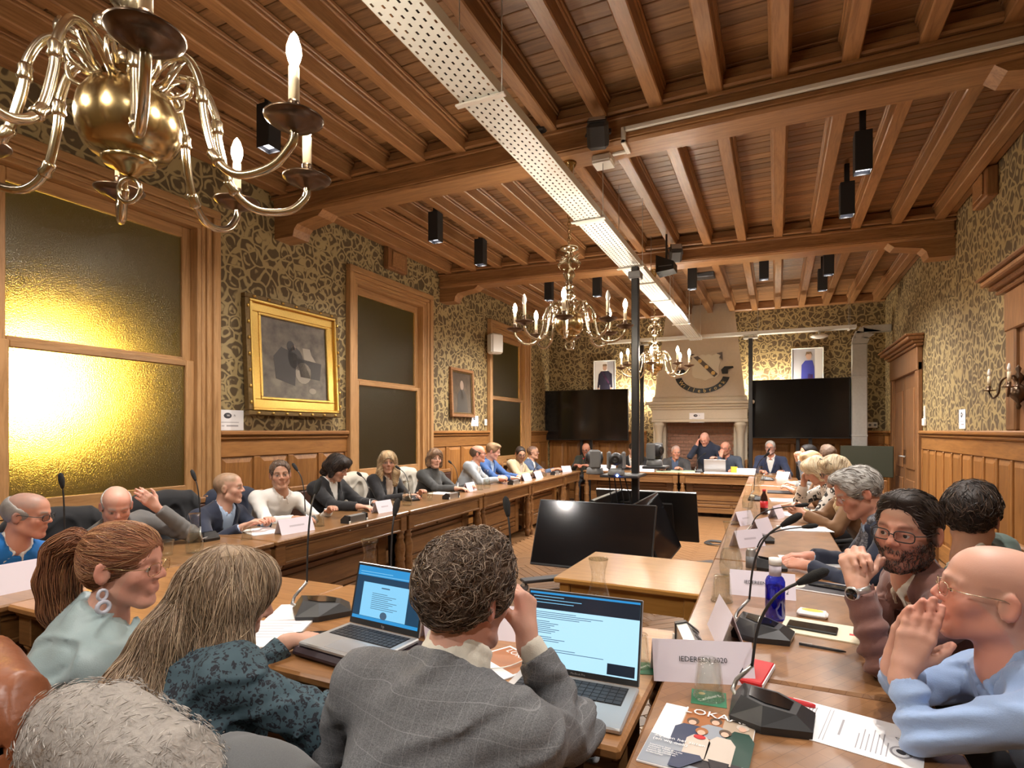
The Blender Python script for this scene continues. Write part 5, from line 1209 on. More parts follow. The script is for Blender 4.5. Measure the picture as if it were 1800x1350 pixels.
def nz(P, f, seed=0, n=7):
    r = 0
    for i in range(n): r = r+np.sin(P @ _W[(i+seed) % 24]*f*(.7+.1*i)+_PH[(i*3+seed) % 24])
    return r/n
def smooth01(x, a, b): t = np.clip((x-a)/(b-a), 0, 1); return t*t*(3-2*t)
def frame_of(yaw, pitch=0., roll=0.):
    """columns: right, forward, up. yaw in degrees (0 = +x), pitch>0 looks down, roll>0 tilts to own right"""
    y, p, r = math.radians(yaw), math.radians(pitch), math.radians(roll)
    f = V3(math.cos(y), math.sin(y), 0); u = V3(0, 0, 1); x = np.cross(f, u)
    f2 = f*math.cos(p)-u*math.sin(p); u2 = u*math.cos(p)+f*math.sin(p)
    x3 = x*math.cos(r)-u2*math.sin(r); u3 = u2*math.cos(r)+x*math.sin(r)
    return np.stack([x3, f2, u3], 1)
attr_mat('skin', .48, spec=.35, bump=.06, bscale=320., sss=.12); attr_mat('hair_short', .55, bump=.5, bscale=240., spec=.3)
attr_mat('hair_strand', .38, spec=.45); attr_mat('cloth_attr', .85, sheen=.1)
plain('eye_white', (.72, .68, .64), .15); plain('iris', (.06, .045, .035), .1); plain('iris_blue', (.12, .18, .22), .1); plain('lid', (.45, .26, .19), .5)
SK = dict(fair=(.62, .36, .26), pink=(.66, .37, .28), tan=(.50, .275, .18), red=(.60, .29, .20), deep=(.44, .24, .15))
HC = dict(dark=(.028, .019, .015), black=(.014, .012, .012), brown=(.115, .072, .048), lbrown=(.22, .13, .075), auburn=(.32, .135, .07), blond=(.50, .35, .19), pale=(.68, .56, .37), ash=(.46, .34, .235), grey=(.30, .28, .26), lgrey=(.44, .42, .39), sand=(.27, .17, .09))
def head_prims(F, Hc, R, s=1., kind='m', ears=True, neck=None, jaw=1.):
    """F gets the head; local axes x right, y forward, z up, head height about .235"""
    T = lambda x, y, z: Hc+R @ (V3(x, y, z)*s)
    def cp(a, b, ra, rb=None, k=.02, op=1): F.cap(T(*a), T(*b), ra*s, (ra if rb is None else rb)*s, k*s, op)
    def el(c, r, k=.02, op=1, A=None): F.ell(T(*c), V3(r)*s, R if A is None else R @ A, k*s, op)
    fm = kind == 'f'
    el((0, -.018, .032), (.074, .096, .086)); el((0, .028, .045), (.062, .062, .060), .03)
    el((0, .030, -.035), (.056*jaw, .062, .075), .03)
    for q in (-1, 1):
        cp((q*.050*jaw, -.002, -.062), (q*.020*jaw, .062, -.098), .020 if not fm else .015, .016, .025)
        el((q*.040, .058, -.024), (.024, .022, .022), .025)
        cp((q*.012, .088, .024), (q*.044, .074, .022), .010 if not fm else .006, .007, .018)
    cp((-.010, .074, -.102), (.010, .074, -.102), .017 if not fm else .013, k=.022)
    for q in (-1, 1): el((q*.031, .097, .002), (.016, .016, .0125), .014, -1)
    cp((0, .090, .016), (0, .110, -.020), .0075, .0105, .010)
    for q in (-1, 1): el((q*.0115, .100, -.027), (.0085, .010, .0075), .007)
    cp((-.017, .087, -.058), (.017, .087, -.058), .0075, k=.010); cp((-.015, .086, -.069), (.015, .086, -.069), .0080, k=.009)
    cp((-.022, .096, -.0635), (.022, .096, -.0635), .0022, k=.005, op=-1)
    for q in (-1, 1): el((q*.031, .0805, .002), (.0150, .0105, .0118), .004)
    if ears:
        for q in (-1, 1):
            A = np.array([[math.cos(q*.35), -math.sin(q*.35), 0], [math.sin(q*.35), math.cos(q*.35), 0], [0, 0, 1.]])
            el((q*.079, -.012, -.006), (.009, .021, .033), .006, 1, A); el((q*.086, -.006, -.004), (.006, .011, .019), .006, -1, A)
    if neck is not None:
        F.cap(T(0, -.022, -.055), neck, (.056 if not fm else .047)*s, (.062 if not fm else .052), .03)
def skin_col(q, o):
    """local head coordinates -> skin colour, darker round the eyes and between the lips"""
    base = V3(SK[o.get('skin', 'fair')]); n = len(q); c = np.tile(base, (n, 1)); x, y, z = np.abs(q[:, 0]), q[:, 1], q[:, 2]
    def mixc(m, col): nonlocal c; c = c*(1-m[:, None])+V3(col)*m[:, None]
    g = lambda dx, dy, dz: np.exp(-(dx*dx+dy*dy+dz*dz))
    fr = smooth01(y, .03, .06)
    mixc(.40*g((x-.042)/.022, 0*x, (z+.03)/.022)*fr, base*V3(1.06, .72, .70)); mixc(.45*g(x/.016, (y-.108)/.02, (z+.02)/.018), base*V3(1.02, .66, .62))
    mixc(.45*smooth01(x, .076, .084)*(np.abs(z) < .05), base*V3(1.05, .62, .58))
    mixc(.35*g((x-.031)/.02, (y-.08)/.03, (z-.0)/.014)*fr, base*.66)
    mixc(.75*g(x/.021, (y-.09)/.02, (z+.0635)/.0085)*fr, base*V3(*o.get('lip', (.80, .48, .46)))); mixc(.55*g(x/.023, (y-.09)/.02, (z+.0635)/.0025)*fr, base*.35)
    bz = .0235+.004*np.sin(np.clip((x-.012)/.042, 0, 1)*3.1)
    mixc(o.get('brow_w', .85)*smooth01(x, .010, .015)*(1-smooth01(x, .046, .052))*np.exp(-((z-bz)/.0062)**2)*smooth01(y, .055, .068), o.get('brow', (.05, .03, .02)))
    if o.get('eyes', 1):     # small painted eyes for figures far away
        mixc(.9*g((x-.031)/.014, (y-.09)/.03, (z-.001)/.006), (.55, .50, .46)); mixc(1.*g((x-.031)/.0078, (y-.09)/.03, (z-.001)/.0075), (.02, .015, .012)); mixc(.9*g((x-.031)/.017, (y-.09)/.03, (z-.0085)/.0040), base*.15)
    if 'beard' in o:
        col, den = o['beard']; N_ = .16*nz(q, 300, 2)
        low = smooth01(-z, .028-.026*smooth01(x, .03, .062), .044-.026*smooth01(x, .03, .062))*smooth01(y, -.015+0*x, .01)
        must = g(x/.03, (y-.1)/.03, (z+.047)/.008); mouth = g(x/.022, (y-.09)/.03, (z+.0645)/.0075)
        side = smooth01(x, .058, .066)*smooth01(y, -.012, .004)*(1-smooth01(y, .03, .045))*(z < .03)*(z > -.08)
        m = np.clip(np.maximum(np.maximum(low, must), side)*(1-mouth)+N_*(low > .1), 0, 1)*den*(z > -.125); mixc(m, col)
    if 'stub' in o:          # close-cropped scalp
        col, den, zc = o['stub']; m = smooth01(z, zc-.015, zc+.01)*(1-smooth01(y, .055, .085)); m = np.maximum(m, smooth01(-y, -.01, .02)*smooth01(z, -.05, -.03)); mixc(np.clip(m*den*(1+.3*nz(q, 260)), 0, 1), col)
    return np.clip(c*(1+.05*nz(q, 60, 4)[:, None]), 0, 1)
def hand_prims(F, W, d, n, side, curl=.3, s=1., spread=.0, fat=1., thumb=.5, k=.006, curls=None):
    """W wrist, d finger direction, n palm normal, side +1: thumb along cross(n,d)"""
    d = unit(d); n = unit(V3(n)-(V3(n) @ d)*d); t = np.cross(n, d)*side; W = V3(W)
    lat = (.031, .0105, -.0100, -.0290); kl = (.088, .091, .086, .077); ln = ((.042, .025, .021), (.046, .029, .022), (.042, .027, .021), (.033, .020, .019))
    F.cap(W-d*.03, W+d*.01, .026*s*fat, .025*s*fat, .015)
    for i in range(4):
        a = W+(t*lat[i]*.55+d*.012)*s; b = W+(t*lat[i]+d*kl[i])*s; F.cap(a, b, .0145*s*fat, .0108*s*fat, .014)
        cu = (curls[i] if curls is not None else curl); dirv = unit(d+t*spread*(1.5-i)*.16); p = b; ang = 0.
        for j, (l, da) in enumerate(zip(ln[i], (1.15, 1.45, .85))):
            ang += cu*da; dd = dirv*math.cos(ang)+n*math.sin(ang); e = p+dd*l*s; F.cap(p, e, (.0094-.0009*j)*s*fat, (.0087-.0009*j)*s*fat, k if j else .009); p = e
    b = W+(t*.024+d*.022+n*.008)*s; dirv = unit(t*.75+d*.75+n*.25)
    for j, (l, r) in enumerate(((.040, .0135), (.032, .0105), (.024, .009))):
        e = b+dirv*l*s; F.cap(b, e, r*s*fat, (r-.0015)*s*fat, .012 if j == 0 else k); b = e; dirv = unit(dirv+(d*.35-t*.55*thumb+n*.35*thumb)*(.9))
def ik(S, W, l1, l2, hint):
    S, W = V3(S), V3(W); v = W-S; L_ = np.linalg.norm(v); L2 = min(L_, (l1+l2)*.995); u = v/L_
    if L_ > (l1+l2)*.995: f = L_/(l1+l2)/.995; l1 *= f; l2 *= f; L2 = L_
    a = (l1*l1-l2*l2+L2*L2)/(2*L2); hh = math.sqrt(max(0, l1*l1-a*a)); h = V3(hint); h = unit(h-(h @ u)*u); return S+u*a+h*hh
def add_field(name, F, h, mat, parent, colf=None):
    F.solve(h); vs, fs = F.nets()
    o = link(name, np_mesh(name, vs, fs, mat, None if colf is None else colf(vs)), parent); return o, vs
def strands(name, F, vs, n, mat, parent, flow, length, steps, r, cols, lift=.002, seed=1, sel=None, curl=0., wob=.0):
    rg = np.random.default_rng(seed); src = vs if sel is None else vs[sel(vs)]
    if len(src) == 0: return None
    P = src[rg.integers(0, len(src), n)]+rg.normal(size=(n, 3))*F.h*.4; path = []; cr = rg.normal(size=(n, 3)); ph = rg.uniform(0, 6.28, n); lf = rg.uniform(.2, 1., n)*lift; ln = length*rg.uniform(.55, 1.1, n)
    for st in range(steps+1):
        for _ in range(2):
            g = F.grad(P); g /= np.linalg.norm(g, axis=1)[:, None]+1e-9; P = P-g*(F.sample(P)-lf)[:, None]*(.9)
        path.append(P.copy()); d = flow(P)+cr*wob
        if curl: d = d+np.stack([np.sin(ph+st*1.3), np.cos(ph+st*1.3), np.sin(ph*1.7+st*1.1)], 1)*curl
        d = d-g*(d*g).sum(1)[:, None]*.9; d /= np.linalg.norm(d, axis=1)[:, None]+1e-9; P = P+d*(ln/steps)[:, None]
    A = np.stack(path, 1); K = steps+1; tg = np.gradient(A, axis=1); tg /= np.linalg.norm(tg, axis=2, keepdims=True)+1e-9
    rf = np.cross(tg, V3(.3, .5, .8)); rf /= np.linalg.norm(rf, axis=2, keepdims=True)+1e-9; bi = np.cross(tg, rf); prof = np.sin(np.linspace(.35, PI*.97, K))*r
    ring = [A+(rf*math.cos(a)+bi*math.sin(a))*prof[None, :, None] for a in (0, 2.094, 4.189)]; vv = np.stack(ring, 2).reshape(-1, 3)
    i, k = np.meshgrid(np.arange(n), np.arange(K-1), indexing='ij'); b0 = (i*K+k)*3; fs = np.concatenate([np.stack([b0+j, b0+(j+1) % 3, b0+3+(j+1) % 3, b0+3+j], -1).reshape(-1, 4) for j in range(3)])
    cc = np.asarray(cols, float)[rg.integers(0, len(cols), n)]*rg.uniform(.75, 1.25, (n, 1)); o = link(name, np_mesh(name, vv, fs, mat, np.repeat(cc, K*3, axis=0)), parent); o['kind'] = 'stuff'; return o
def glasses(parent, Hc, R, s=1., mat='mic_black', rim=.0022, w=.026, h=.018, rimless=False, dz=0.):
    T = lambda x, y, z: tuple(Hc+R @ (V3(x, y, z)*s)); m = MB()
    for q in (-1, 1):
        pts = []
        for i in range(16):
            a = 2*PI*i/16; ca, sa = math.cos(a), math.sin(a); x = abs(ca)**.6*math.copysign(1, ca)*w; z = abs(sa)**.6*math.copysign(1, sa)*h; pts.append(T(q*.033+x, .107-.25*abs(q*.033+x)**1.2, dz+z))
        m.tube(pts, rim if not rimless else .0008, 5, closed=True); m.tube([T(q*.058, .098, dz+.006), T(q*.076, .07, dz+.006), T(q*.083, .0, dz+.010), T(q*.080, -.02, dz+.0)], rim*.9 if not rimless else .0012, 5)
    m.tube([T(-.009, .107, dz+.003), T(0, .112, dz+.006), T(.009, .107, dz+.003)], rim if not rimless else .0012, 5)
    g = m.build('glasses', mat, parent); ln = MB()
    for q in (-1, 1):
        ln.add([T(q*.033+w*.93*math.cos(2*PI*i/14), .106-.25*abs(q*.033+w*.93*math.cos(2*PI*i/14))**1.2, dz+h*.93*math.sin(2*PI*i/14)) for i in range(14)], [tuple(range(14))])
    ln.build('lens', 'lens', g); return g
def eyes(parent, Hc, R, s, look=(0, 1, 0), iris='iris', lidcol=None):
    for q in (-1, 1):
        c = Hc+R @ (V3(q*.031, .0765, .0005)*s); d = unit(R @ unit(look)); m = MB(); r = .0124*s
        f = d; x = unit(np.cross(f, R[:, 2])); u = np.cross(x, f); RR = Matrix(np.stack([x, u, f], 1).tolist())
        m.lathe([(r*math.sin(a), r*math.cos(a)) for a in np.linspace(0, 1.7, 9)][::-1], 14, tuple(c), 0, R=RR); m.lathe([(r*1.012*math.sin(a), r*1.012*math.cos(a)) for a in np.linspace(0, .52, 4)][::-1], 14, tuple(c), 1, R=RR)
        m.build('eye', ['eye_white', iris], parent)
def hair_prims(F, Hc, R, s, kind):
    T = lambda x, y, z: Hc+R @ (V3(x, y, z)*s)
    def cp(a, b, ra, rb=None, k=.02, op=1): F.cap(T(*a), T(*b), ra*s, (ra if rb is None else rb)*s, k*s, op)
    def el(c, r, k=.02, op=1): F.ell(T(*c), V3(r)*s, R, k*s, op)
    loc = lambda P: (P-Hc) @ R/s
    if kind in ('short', 'curly', 'quiff', 'crop', 'sidepart'):
        e = dict(short=.007, curly=.016, quiff=.007, crop=.004, sidepart=.012)[kind]
        el((0, -.020, .036), (.075+e, .098+e, .086+e)); el((0, .028, .050), (.063+e*.8, .062+e, .060+e), .03)
        if kind == 'quiff': el((0, .052, .104), (.050, .040, .020), .03)
        if kind == 'sidepart': el((.015, .055, .100), (.06, .045, .026), .03)
        if kind == 'curly': el((0, .03, .105), (.06, .06, .035), .03)
        el((0, .118, -.020), (.088, .074, .112 if kind != 'curly' else .108), .022, -1)                       # face
        F.cut(lambda P: (lambda q: np.where(q[:, 1] > -.045, -.025-.0*q[:, 1]-q[:, 2], -.075-q[:, 2]))(loc(P))*s)
        for q in (-1, 1): el((q*.088, -.008, -.012), (.022, .026, .036), .006, -1)
    elif kind == 'ring':                                                         # bald crown, hair round the sides
        el((0, -.022, .028), (.0815, .104, .090)); el((0, .03, .085), (.090, .115, .075), .012, -1); el((0, .115, -.02), (.075, .075, .12), .01, -1)
        F.cut(lambda P: (lambda q: np.where(q[:, 1] > -.045, -.022-q[:, 2], -.07-q[:, 2]))(loc(P))*s)
        for q in (-1, 1): el((q*.088, -.008, -.012), (.022, .026, .034), .006, -1)
    elif kind in ('bob', 'long', 'pony', 'shaggy'):
        (el((0, -.018, .035), (.090, .112, .101)), el((0, .025, .052), (.076, .074, .073), .03)) if kind != 'pony' else (el((0, -.018, .033), (.080, .103, .092)), el((0, .025, .048), (.069, .068, .067), .03))
        if kind == 'bob':
            for q in (-1, 1): cp((q*.070, .004, .03), (q*.078, .012, -.085), .030, .026, .04); 
            cp((-.05, -.07, -.03), (.05, -.07, -.03), .045, k=.04); cp((-.04, -.07, -.08), (.04, -.07, -.08), .040, k=.03); cp((-.045, .07, .075), (.05, .065, .07), .024, .02, .02)
        if kind == 'shaggy':
            for q in (-1, 1): cp((q*.072, .0, .03), (q*.080, .01, -.075), .034, .026, .04)
            cp((-.05, -.07, -.02), (.05, -.07, -.02), .055, k=.04); cp((-.03, -.085, -.09), (.03, -.085, -.09), .045, k=.03); cp((-.05, .06, .09), (.05, .06, .085), .034, .03, .03)
        if kind == 'long':
            for q in (-1, 1): cp((q*.072, .0, .02), (q*.088, .035, -.12), .033, .034, .04); cp((q*.088, .035, -.12), (q*.075, .055, -.24), .036, .026, .03)
            cp((0, -.07, 0), (0, -.085, -.22), .075, .055, .04)
        if kind == 'pony':
            el((0, -.055, -.01), (.066, .05, .06), .03)
        el((0, .118, -.045), (.062 if kind != 'pony' else .072, .062, .105 if kind != 'pony' else .115), .012, -1)
        if kind == 'pony':
            F.cut(lambda P: (lambda q: np.where(q[:, 1] > -.03, -.05-.3*q[:, 1]-q[:, 2], -.085-q[:, 2]))(loc(P))*s)
            for q in (-1, 1): el((q*.092, .0, -.022), (.024, .022, .03), .006, -1)
LEN = dict(ua=.29, fa=.255)
def person(label, head, yaw, seat, body, pitch=0., roll=0., skin='fair', sex='m', hair=None, hc='brown', top='jacket', mat='navy', under='sh_white', lw=None, rw=None, lh=None, rh=None, h=.011, hb=None, turt=False,
           glasses_=None, face=None, hs=1., sw=None, size=1., hint=None, sleeve=.95, standing=False, v=.30, legs='trousers_dark', eye=None, extra=None, group='people seated round the table', el_=None, er_=None, cuff=None, lean=None, belly=1., seatz=.50, fold=.004, hn=None, collar=True, open_eyes=False, jaw=1.):
    head = V3(head); base = V3(seat[0], seat[1], 0); Hc = head-base; hb = hb or h
    t = thing('person', label, 'person', tuple(base), 0, group)
    R = frame_of(yaw, pitch, roll); B = frame_of(body)
    Pv = V3(0, 0, seatz+.06) if not standing else V3(0, 0, .95*size)
    fem = sex == 'f'; sw = sw or (.165 if fem else .190); g = .0
    Nb = Hc+R @ (V3(0, -.040, -.118)*hs)+V3(0, 0, -.035)
    if lean is not None: Nb = Nb+V3(lean)
    up = unit(Nb-Pv); fw = unit(B[:, 1]-(B[:, 1] @ up)*up); rt = np.cross(fw, up); TB_ = np.stack([rt, fw, up], 1)
    at = lambda f: Pv+(Nb-Pv)*f
    Sc = Nb-up*.075-fw*.01; Sl, Sr = Sc-rt*sw, Sc+rt*sw
    dn = V3(0, 0, -1)
    if lw is None: lw = base+Pv+fw*.40-rt*.12+V3(0, 0, .25)
    if rw is None: rw = base+Pv+fw*.40+rt*.12+V3(0, 0, .25)
    Wl, Wr = V3(lw)-base, V3(rw)-base
    El = ik(Sl, Wl, LEN['ua']*size, LEN['fa']*size, dn-rt*.6-fw*.3 if hint is None else hint[0]) if el_ is None else V3(el_)-base
    Er = ik(Sr, Wr, LEN['ua']*size, LEN['fa']*size, dn+rt*.6-fw*.3 if hint is None else hint[1]) if er_ is None else V3(er_)-base
    if not standing:
        Kl, Kr = Pv+B[:, 1]*.42-rt*.11+V3(0, 0, -.06), Pv+B[:, 1]*.42+rt*.11+V3(0, 0, -.06)
        Kl[2] = Kr[2] = .50; Al, Ar = Kl*V3(1, 1, 0)+V3(0, 0, .07), Kr*V3(1, 1, 0)+V3(0, 0, .07)
    else:
        Kl, Kr = Pv*V3(1, 1, 0)-rt*.1+V3(0, 0, .5), Pv*V3(1, 1, 0)+rt*.1+V3(0, 0, .5); Al, Ar = Kl*V3(1, 1, 0)+V3(0, 0, .07), Kr*V3(1, 1, 0)+V3(0, 0, .07)
    # body: one continuous skin surface
    F = Fld(); head_prims(F, Hc, R, hs, sex, True, Nb-up*.02, jaw)
    if open_eyes:
        for q in (-1, 1): F.ell(Hc+R @ (V3(q*.031, .095, -.0005)*hs), V3(.0135, .016, .0042 if h < .006 else .0058)*hs, R, .002, -1)
    F.cap(Nb-up*.02, Pv, .06, .07, .04); F.cap(Sl, Sr, .035, k=.03)
    for S_, E_, W_ in ((Sl, El, Wl), (Sr, Er, Wr)):
        F.cap(S_, E_, .036, .033, .02); F.cap(E_, W_, .034 if sleeve < .6 else .024, .0255 if sleeve < .6 else .023, .02)
    fat = 1. if h < .008 else 1.12
    hd = lambda q, W_, E_, dflt: (unit(W_-E_), dflt, .35) if q is None else q
    for q, W_, E_, sd in ((lh, Wl, El, -1), (rh, Wr, Er, 1)):
        d_, n_, cu = hd(q, W_, E_, dn)[:3]; ex = q[3] if q is not None and len(q) > 3 else {}
        # palm normal n, thumb side: for a palm-down right hand the thumb points to the body's left
        hand_prims(F, W_+unit(d_)*.012, d_, n_, -sd, cu, size*.98, fat=fat, **ex)
    fo = {'skin': skin, 'brow': HC[hc], **(face or {})}
    if open_eyes: fo['eyes'] = 0
    def colf(vs):
        q = (vs-Hc) @ R/hs; c = skin_col(q, fo); far = smooth01(np.linalg.norm(q, axis=1), .16, .2)[:, None]; b = V3(SK[skin]); c = c*(1-far)+(b*(1+.06*nz(vs, 70, 3)[:, None]))*far
        for W_ in (Wl, Wr): dd = np.linalg.norm(vs-W_, axis=1); m = (.30*smooth01(dd, .10, .17)*(dd < .24))[:, None]; c = c*(1-m)+b*V3(1.1, .74, .70)*m
        return c
    bo, bvs = add_field('body', F, h, 'skin', t, colf)
    if open_eyes: eyes(t, Hc, R, hs, eye or (0, 1, 0))
    # trousers / skirt and shoes
    G = Fld()
    for K_, A_, q in ((Kl, Al, -1), (Kr, Ar, 1)): G.cap(Pv+rt*q*.085, K_, .085, .062, .05); G.cap(K_, A_+V3(0, 0, .02), .06, .048, .03)
    G.ell(Pv, (.17, .13, .11), TB_, .05); add_field('trousers', G, .030, legs, t)
    for A_, q in ((Al, -1), (Ar, 1)):
        S_ = Fld(); S_.cap(A_-V3(0, 0, .02), A_+B[:, 1]*.16-V3(0, 0, .035), .048, .038, .03); S_.cut(lambda P: .004-P[:, 2]); add_field('shoe', S_, .022, 'shoe_black', t)
    # upper garments
    def torso(G, e=0., low=True):
        G.ell(at(.70), (.168*sw/.19+e, .108+e, .19+e), TB_, .06); G.ell(at(.36)+fw*.01, (.150*belly+e, .118*belly+e, .19+e), TB_, .08)
        if low: G.ell(at(.04), (.170*belly+e, .132*belly+e, .14+e), TB_, .06)
        G.cap(Sl+up*.0, Sr, .056+e, k=.05); 
        for S_ in (Sl, Sr): G.cap(Nb-up*.035, S_+up*.012, .048+e, .042+e, .04)
        if fem:
            for q in (-1, 1): G.ell(at(.62)+fw*.085+rt*q*.07, (.06+e, .05+e, .06+e), TB_, .05)
    def sleeves(G, e=0., end=sleeve):
        for S_, E_, W_ in ((Sl, El, Wl), (Sr, Er, Wr)):
            G.cap(S_, E_, .060+e, .050+e, .035); X = E_+(W_-E_)*end; G.cap(E_, X, .050+e, .040+e if end > .6 else .047+e, .02)
    def trim(G, end=sleeve):
        for E_, W_ in ((El, Wl), (Er, Wr)):
            X = E_+(W_-E_)*end; d_ = unit(W_-E_); G.cut(lambda P, X=X, d_=d_: np.where(np.linalg.norm(P-X, axis=1) < .075, (P-X) @ d_, -1.))
    def folds(P):
        g1 = nz(P*V3(1, 1, .6), 55, 1, 5); g2 = nz(P*V3(.8, .8, 1.2), 40, 6, 4); r = fold*(.9*g1-.65*np.exp(-(g2/.15)**2)+.4*np.exp(-((g2-.30)/.15)**2))
        for S_, E_, W_ in ((Sl, El, Wl), (Sr, Er, Wr)):
            a = unit(W_-E_); dist = np.linalg.norm(P-E_, axis=1); r = r+fold*1.1*np.sin(((P-E_) @ a)*115+5*nz(P, 16, 2, 3))*np.exp(-(dist/.12)**2)
        return r
    nk = lambda rr, dz, r, k=16, a0=0., a1=2*PI, tilt=.35: [Nb+up*dz+rr*(rt*math.sin(a0+(a1-a0)*i/k)+fw*(.92*math.cos(a0+(a1-a0)*i/k)))-up*(tilt*rr*math.cos(a0+(a1-a0)*i/k)) for i in range(k+1)]
    def ring(G, rr, dz, r, k=.006, a0=0., a1=2*PI, tilt=.35):
        p = nk(rr, dz, r, 16, a0, a1, tilt)
        for a, b in zip(p[:-1], p[1:]): G.cap(a, b, r, k=k)
    nr = .060 if not fem else .052
    neckhole = lambda G, r: G.cap(Nb-up*.02+fw*.01, Nb+up*.15, r, r+.02, .004, -1)
    if top == 'jacket':
        G = Fld(); torso(G, -.010); 
        if cuff is not None or True:
            for E_, W_ in ((El, Wl), (Er, Wr)): G.cap(E_+(W_-E_)*.7, W_-unit(W_-E_)*.004, .034, .0335, .004)
        G.cut(lambda P: np.where(((P-Wl) @ unit(Wl-El) > -.004) & (np.linalg.norm(P-Wl, axis=1) < .07), (P-Wl) @ unit(Wl-El)+.004, -1.)); G.cut(lambda P: np.where(((P-Wr) @ unit(Wr-Er) > -.004) & (np.linalg.norm(P-Wr, axis=1) < .07), (P-Wr) @ unit(Wr-Er)+.004, -1.))
        neckhole(G, nr-.004); so, _ = add_field('shirt', G, max(hb*1.5, .012), under, t)
        if turt:
            C = Fld(); ring(C, nr+.008, .012, .012, .01, tilt=.12); ring(C, nr+.006, .034, .011, .012, tilt=.1); ring(C, nr+.004, .058, .010, .012, tilt=.1); add_field('rollneck', C, min(hb, .007), under, t)
        elif collar:
            C = Fld(); ring(C, nr+.010, .004, .0085, .006, .25, 2*PI-.25); ring(C, nr+.006, .020, .0075, .012, .35, 2*PI-.35)
            for q in (-1, 1): C.cap(Nb+fw*(nr+.012)+rt*q*.022+up*-.008, Nb+fw*(nr+.028)+rt*q*.045-up*.055, .0075, .005, .012)
            add_field('shirt_collar', C, min(hb, .007), under, t)
        G = Fld(); torso(G, .006); sleeves(G, .004); trim(G); G.disp = folds
        vz = -v
        def wedge(P):
            q = (P-Nb) @ TB_; w = np.clip((q[:, 2]-vz)*.26, -.02, .085); return np.maximum(np.abs(q[:, 0])-w, -(q[:, 1]-.0))*.95
        G.fn(wedge, Nb-.34, Nb+.34, .004, -1); neckhole(G, nr+.010)
        pts = [(-.072, .055, -.005), (-.07, -.0, .010), (-.055, -.055, .018), (0, -.075, .020), (.055, -.055, .018), (.07, .0, .010), (.072, .055, -.005)]
        pp = [Nb+TB_ @ V3(p) for p in pts]
        for a, b in zip(pp[:-1], pp[1:]): G.cap(a, b, .0105, k=.012)
        for a, b in zip(pp[:-1], pp[1:]): G.cap(a-up*.022, b-up*.022, .012, k=.014); G.cap(a-up*.040-fw*.004, b-up*.040-fw*.004, .013, k=.014)
        for q in (-1, 1):
            pv = [V3(q*.076, .062, -.01), V3(q*.074, .108, -.10), V3(q*.040, .128, -.20), V3(q*.006, .130, -v+.01)]
            for a, b in zip(pv[:-1], pv[1:]): G.cap(Nb+TB_ @ a, Nb+TB_ @ b, .0095, k=.010)
        add_field('jacket', G, hb, mat, t)
    else:
        G = Fld(); torso(G, .004 if top != 'shirt' else .0); sleeves(G, .002 if top != 'shirt' else -.004); trim(G); G.disp = folds; neckhole(G, nr+.004 if top != 'blouse' else nr+.012)
        if top == 'turtle':
            ring(G, nr+.004, -.01, .014, .012, tilt=.1); ring(G, nr, .015, .013, .012, tilt=.05); ring(G, nr-.002, .035, .012, .012, tilt=.0)
        if top == 'sweater': ring(G, nr+.012, -.012, .010, .012)
        if top == 'shirt' or under == 'collar_only':
            pass
        add_field({'shirt': 'shirt', 'turtle': 'turtleneck', 'sweater': 'sweater', 'blouse': 'blouse'}[top], G, hb, mat, t)
        if top == 'shirt' or (top == 'sweater' and collar):
            C = Fld(); ring(C, nr+.012, .002, .009, .006, .22, 2*PI-.22); ring(C, nr+.008, .018, .008, .012, .3, 2*PI-.3)
            for q in (-1, 1): C.cap(Nb+fw*(nr+.012)+rt*q*.020-up*.008, Nb+fw*(nr+.034)+rt*q*.045-up*.058, .008, .005, .012)
            add_field('collar', C, min(hb, .007), mat if top == 'shirt' else under, t)
    ctx = dict(t=t, base=base, Hc=Hc, R=R, Nb=Nb, up=up, fw=fw, rt=rt, hs=hs, Wl=Wl, Wr=Wr, El=El, Er=Er, Sl=Sl, Sr=Sr, Pv=Pv, bvs=bvs, bodyF=F, TB=TB_, at=at)
    # hair
    if hair:
        G = Fld(); hair_prims(G, Hc, R, hs, hair); hcv = V3(HC[hc]); am, fq = dict(curly=(.0055, 150), short=(.0022, 160), quiff=(.003, 120), crop=(.001, 200), ring=(.0015, 180), sidepart=(.003, 110), bob=(.003, 90), long=(.006, 60), shaggy=(.006, 75), pony=(.0018, 110))[hair]
        G.disp = lambda P: am*nz(P, fq, 2)
        ho, hv = add_field('hair', G, hn or max(.0065, min(h, .009)), 'hair_short', t, lambda vs: hcv*(1+.35*nz((vs-Hc) @ R*V3(1, .5, .5), 170, 5)[:, None])*(1+.25*nz(vs, 45, 1)[:, None]))
        ctx['hairF'] = G; ctx['hairV'] = hv
    if glasses_: glasses(t, Hc, R, hs, **glasses_)
    if extra: extra(ctx)
    return ctx
def cloth(name, col, rough=.85, bump=.15, bscale=350., var=.08, sheen=.15):
    m = plain(name, col, rough, bump=bump, bscale=bscale, var=var); m.node_tree.nodes['Principled BSDF'].inputs['Sheen Weight'].default_value = sheen; return m
